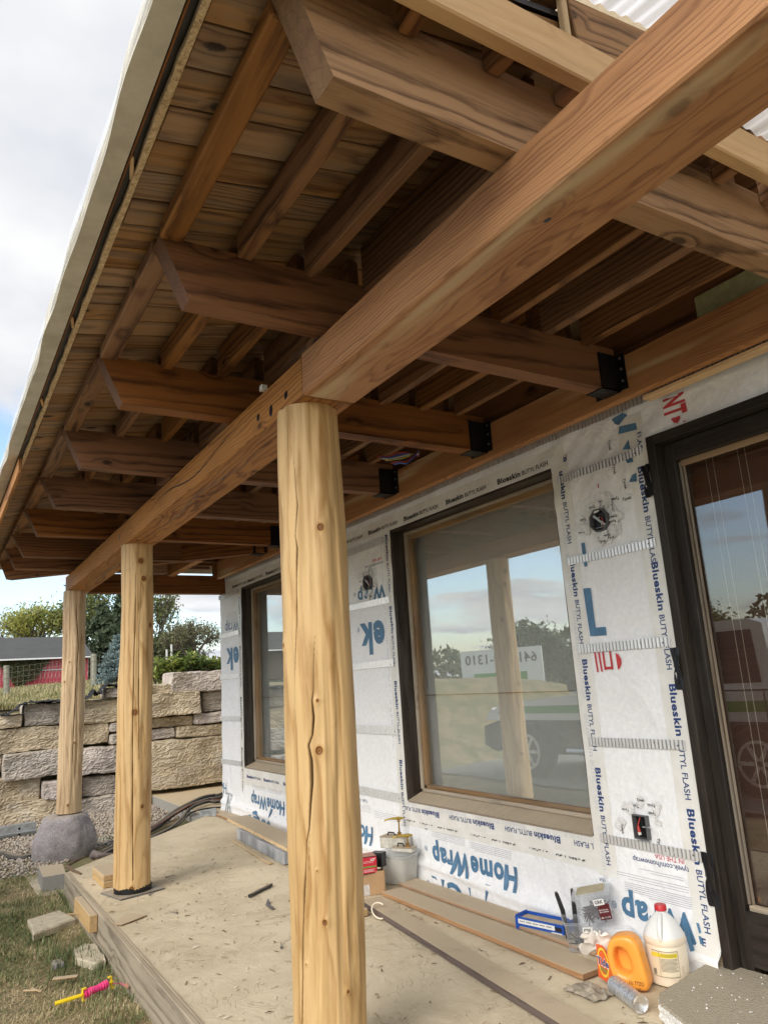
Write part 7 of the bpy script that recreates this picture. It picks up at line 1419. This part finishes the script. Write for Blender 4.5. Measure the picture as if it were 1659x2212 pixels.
for s_ in (-1, 1):
    for q in (((-1.75, 1.22), (-1.72, 1.80), (-0.80, 1.80), (-0.80, 1.22)), ((-0.68, 1.22), (-0.68, 1.80), (0.36, 1.80), (0.80, 1.22))): MB().add([TK @ Vector((x, s_ * 0.806, z)) for x, z in q], [(0, 1, 2, 3)]).build('side_window', M_VG, tk)
    MB().add([TK @ Vector((x, s_ * 0.906, z)) for x, z in ((-2.5, 0.92), (2.3, 0.90), (2.2, 1.00), (-2.5, 1.04))], [(0, 1, 2, 3)]).build('stripe', M_GRN, tk)
    for xd in (-0.74, 0.62, -1.8): MB().box((xd - 0.006, s_ * 0.904 - 0.004, 0.50), (xd + 0.006, s_ * 0.904 + 0.004, 1.13), M=TK).build('door_seam', M_MEMB, tk)
    MB().box((0.70, s_ * 0.98 - 0.09, 1.20), (0.82, s_ * 0.98 + 0.09, 1.36), M=TK, ch=0.02).build('wing_mirror', M_CHAR, tk)
    MB().tube([TK @ Vector((-1.0, s_ * 0.97, 0.42)), TK @ Vector((1.0, s_ * 0.97, 0.42))], 0.03, 6).build('side_step', M_RIM, tk)
m = MB(); m.add([TK @ Vector((x, y, z)) for x, y, z in ((1.0, -0.72, 1.18), (1.0, 0.72, 1.18), (0.54, 0.68, 1.83), (0.54, -0.68, 1.83))], [(0, 1, 2, 3)]); m.build('windscreen', M_VG, tk)
for x in (1.75, -1.65):
    for s_ in (-1, 1):
        T = TK @ Matrix.Translation((x, s_ * 0.80, 0.38)) @ Matrix.Rotation(-s_ * PI / 2, 4, 'X'); wh = MB().lathe([(0.24, -.1), (0.36, -.1), (0.38, -.05), (0.38, 0.10), (0.35, 0.14), (0.23, 0.14)], 28, T, cap=True).build('wheel', M_TYRE, tk, smooth=True); rim = MB().lathe([(0.24, 0.142), (0.225, 0.15), (0.215, 0.12), (0.0, 0.12)], 24, T).build('rim', M_CHAR, wh, smooth=True)
        mm = MB(); mm.ring([[T @ Vector((r * math.cos(2 * PI * k / 24), r * math.sin(2 * PI * k / 24), z)) for k in range(24)] for r, z in ((0.245, 0.143), (0.24, 0.156), (0.212, 0.156), (0.21, 0.125))], cap=False)
        for k in range(6): a_ = k * PI / 3; mm.box((0.03, -0.022, 0.122), (0.215, 0.022, 0.15), M=T @ Matrix.Rotation(a_, 4, 'Z'))
        mm.build('spokes', M_RIM, wh, smooth=True)
for s_ in (-1, 1): MB().box((2.48, s_ * 0.7 - 0.12, 0.84), (2.565, s_ * 0.7 + 0.12, 0.98), M=TK, ch=0.03).build('headlight', M_RIM, tk)
# white site board with a telephone number, also only seen mirrored
sb = thing('site_board', 'white board with a telephone number standing by the meadow', 'sign', (-9.5, 19, -0.2)); SM = Matrix.Translation((-8.6, 17.5, 0.5)) @ Matrix.Rotation(math.radians(62), 4, 'Z')
MB().box((-1.3, -0.03, 0.0), (1.3, 0.03, 1.5), M=SM).build('panel', M_VW, sb); V, Fs = text_mesh('641-919-1310', 0.02)
sf = -1
MB().add([SM @ Vector((-1.15 + v[0] * 2.3 / V[:, 0].max(), sf * 0.034, 1.08 + v[1] * 0.4)) for v in V], Fs).build('lettering', M_INK, sb)
MB().add([SM @ Vector((x, sf * 0.033, z)) for x, z in ((-0.8, 0.3), (0.9, 0.3), (0.9, 0.8), (-0.8, 0.8))], [(0, 1, 2, 3)]).build('green_panel', M_GRN, sb)
for s_ in (-1, 1): MB().box((s_ * 1.1 - 0.04, -0.04, -0.8), (s_ * 1.1 + 0.04, 0.04, 0.0), M=SM).build('leg', M_FENCE, sb)
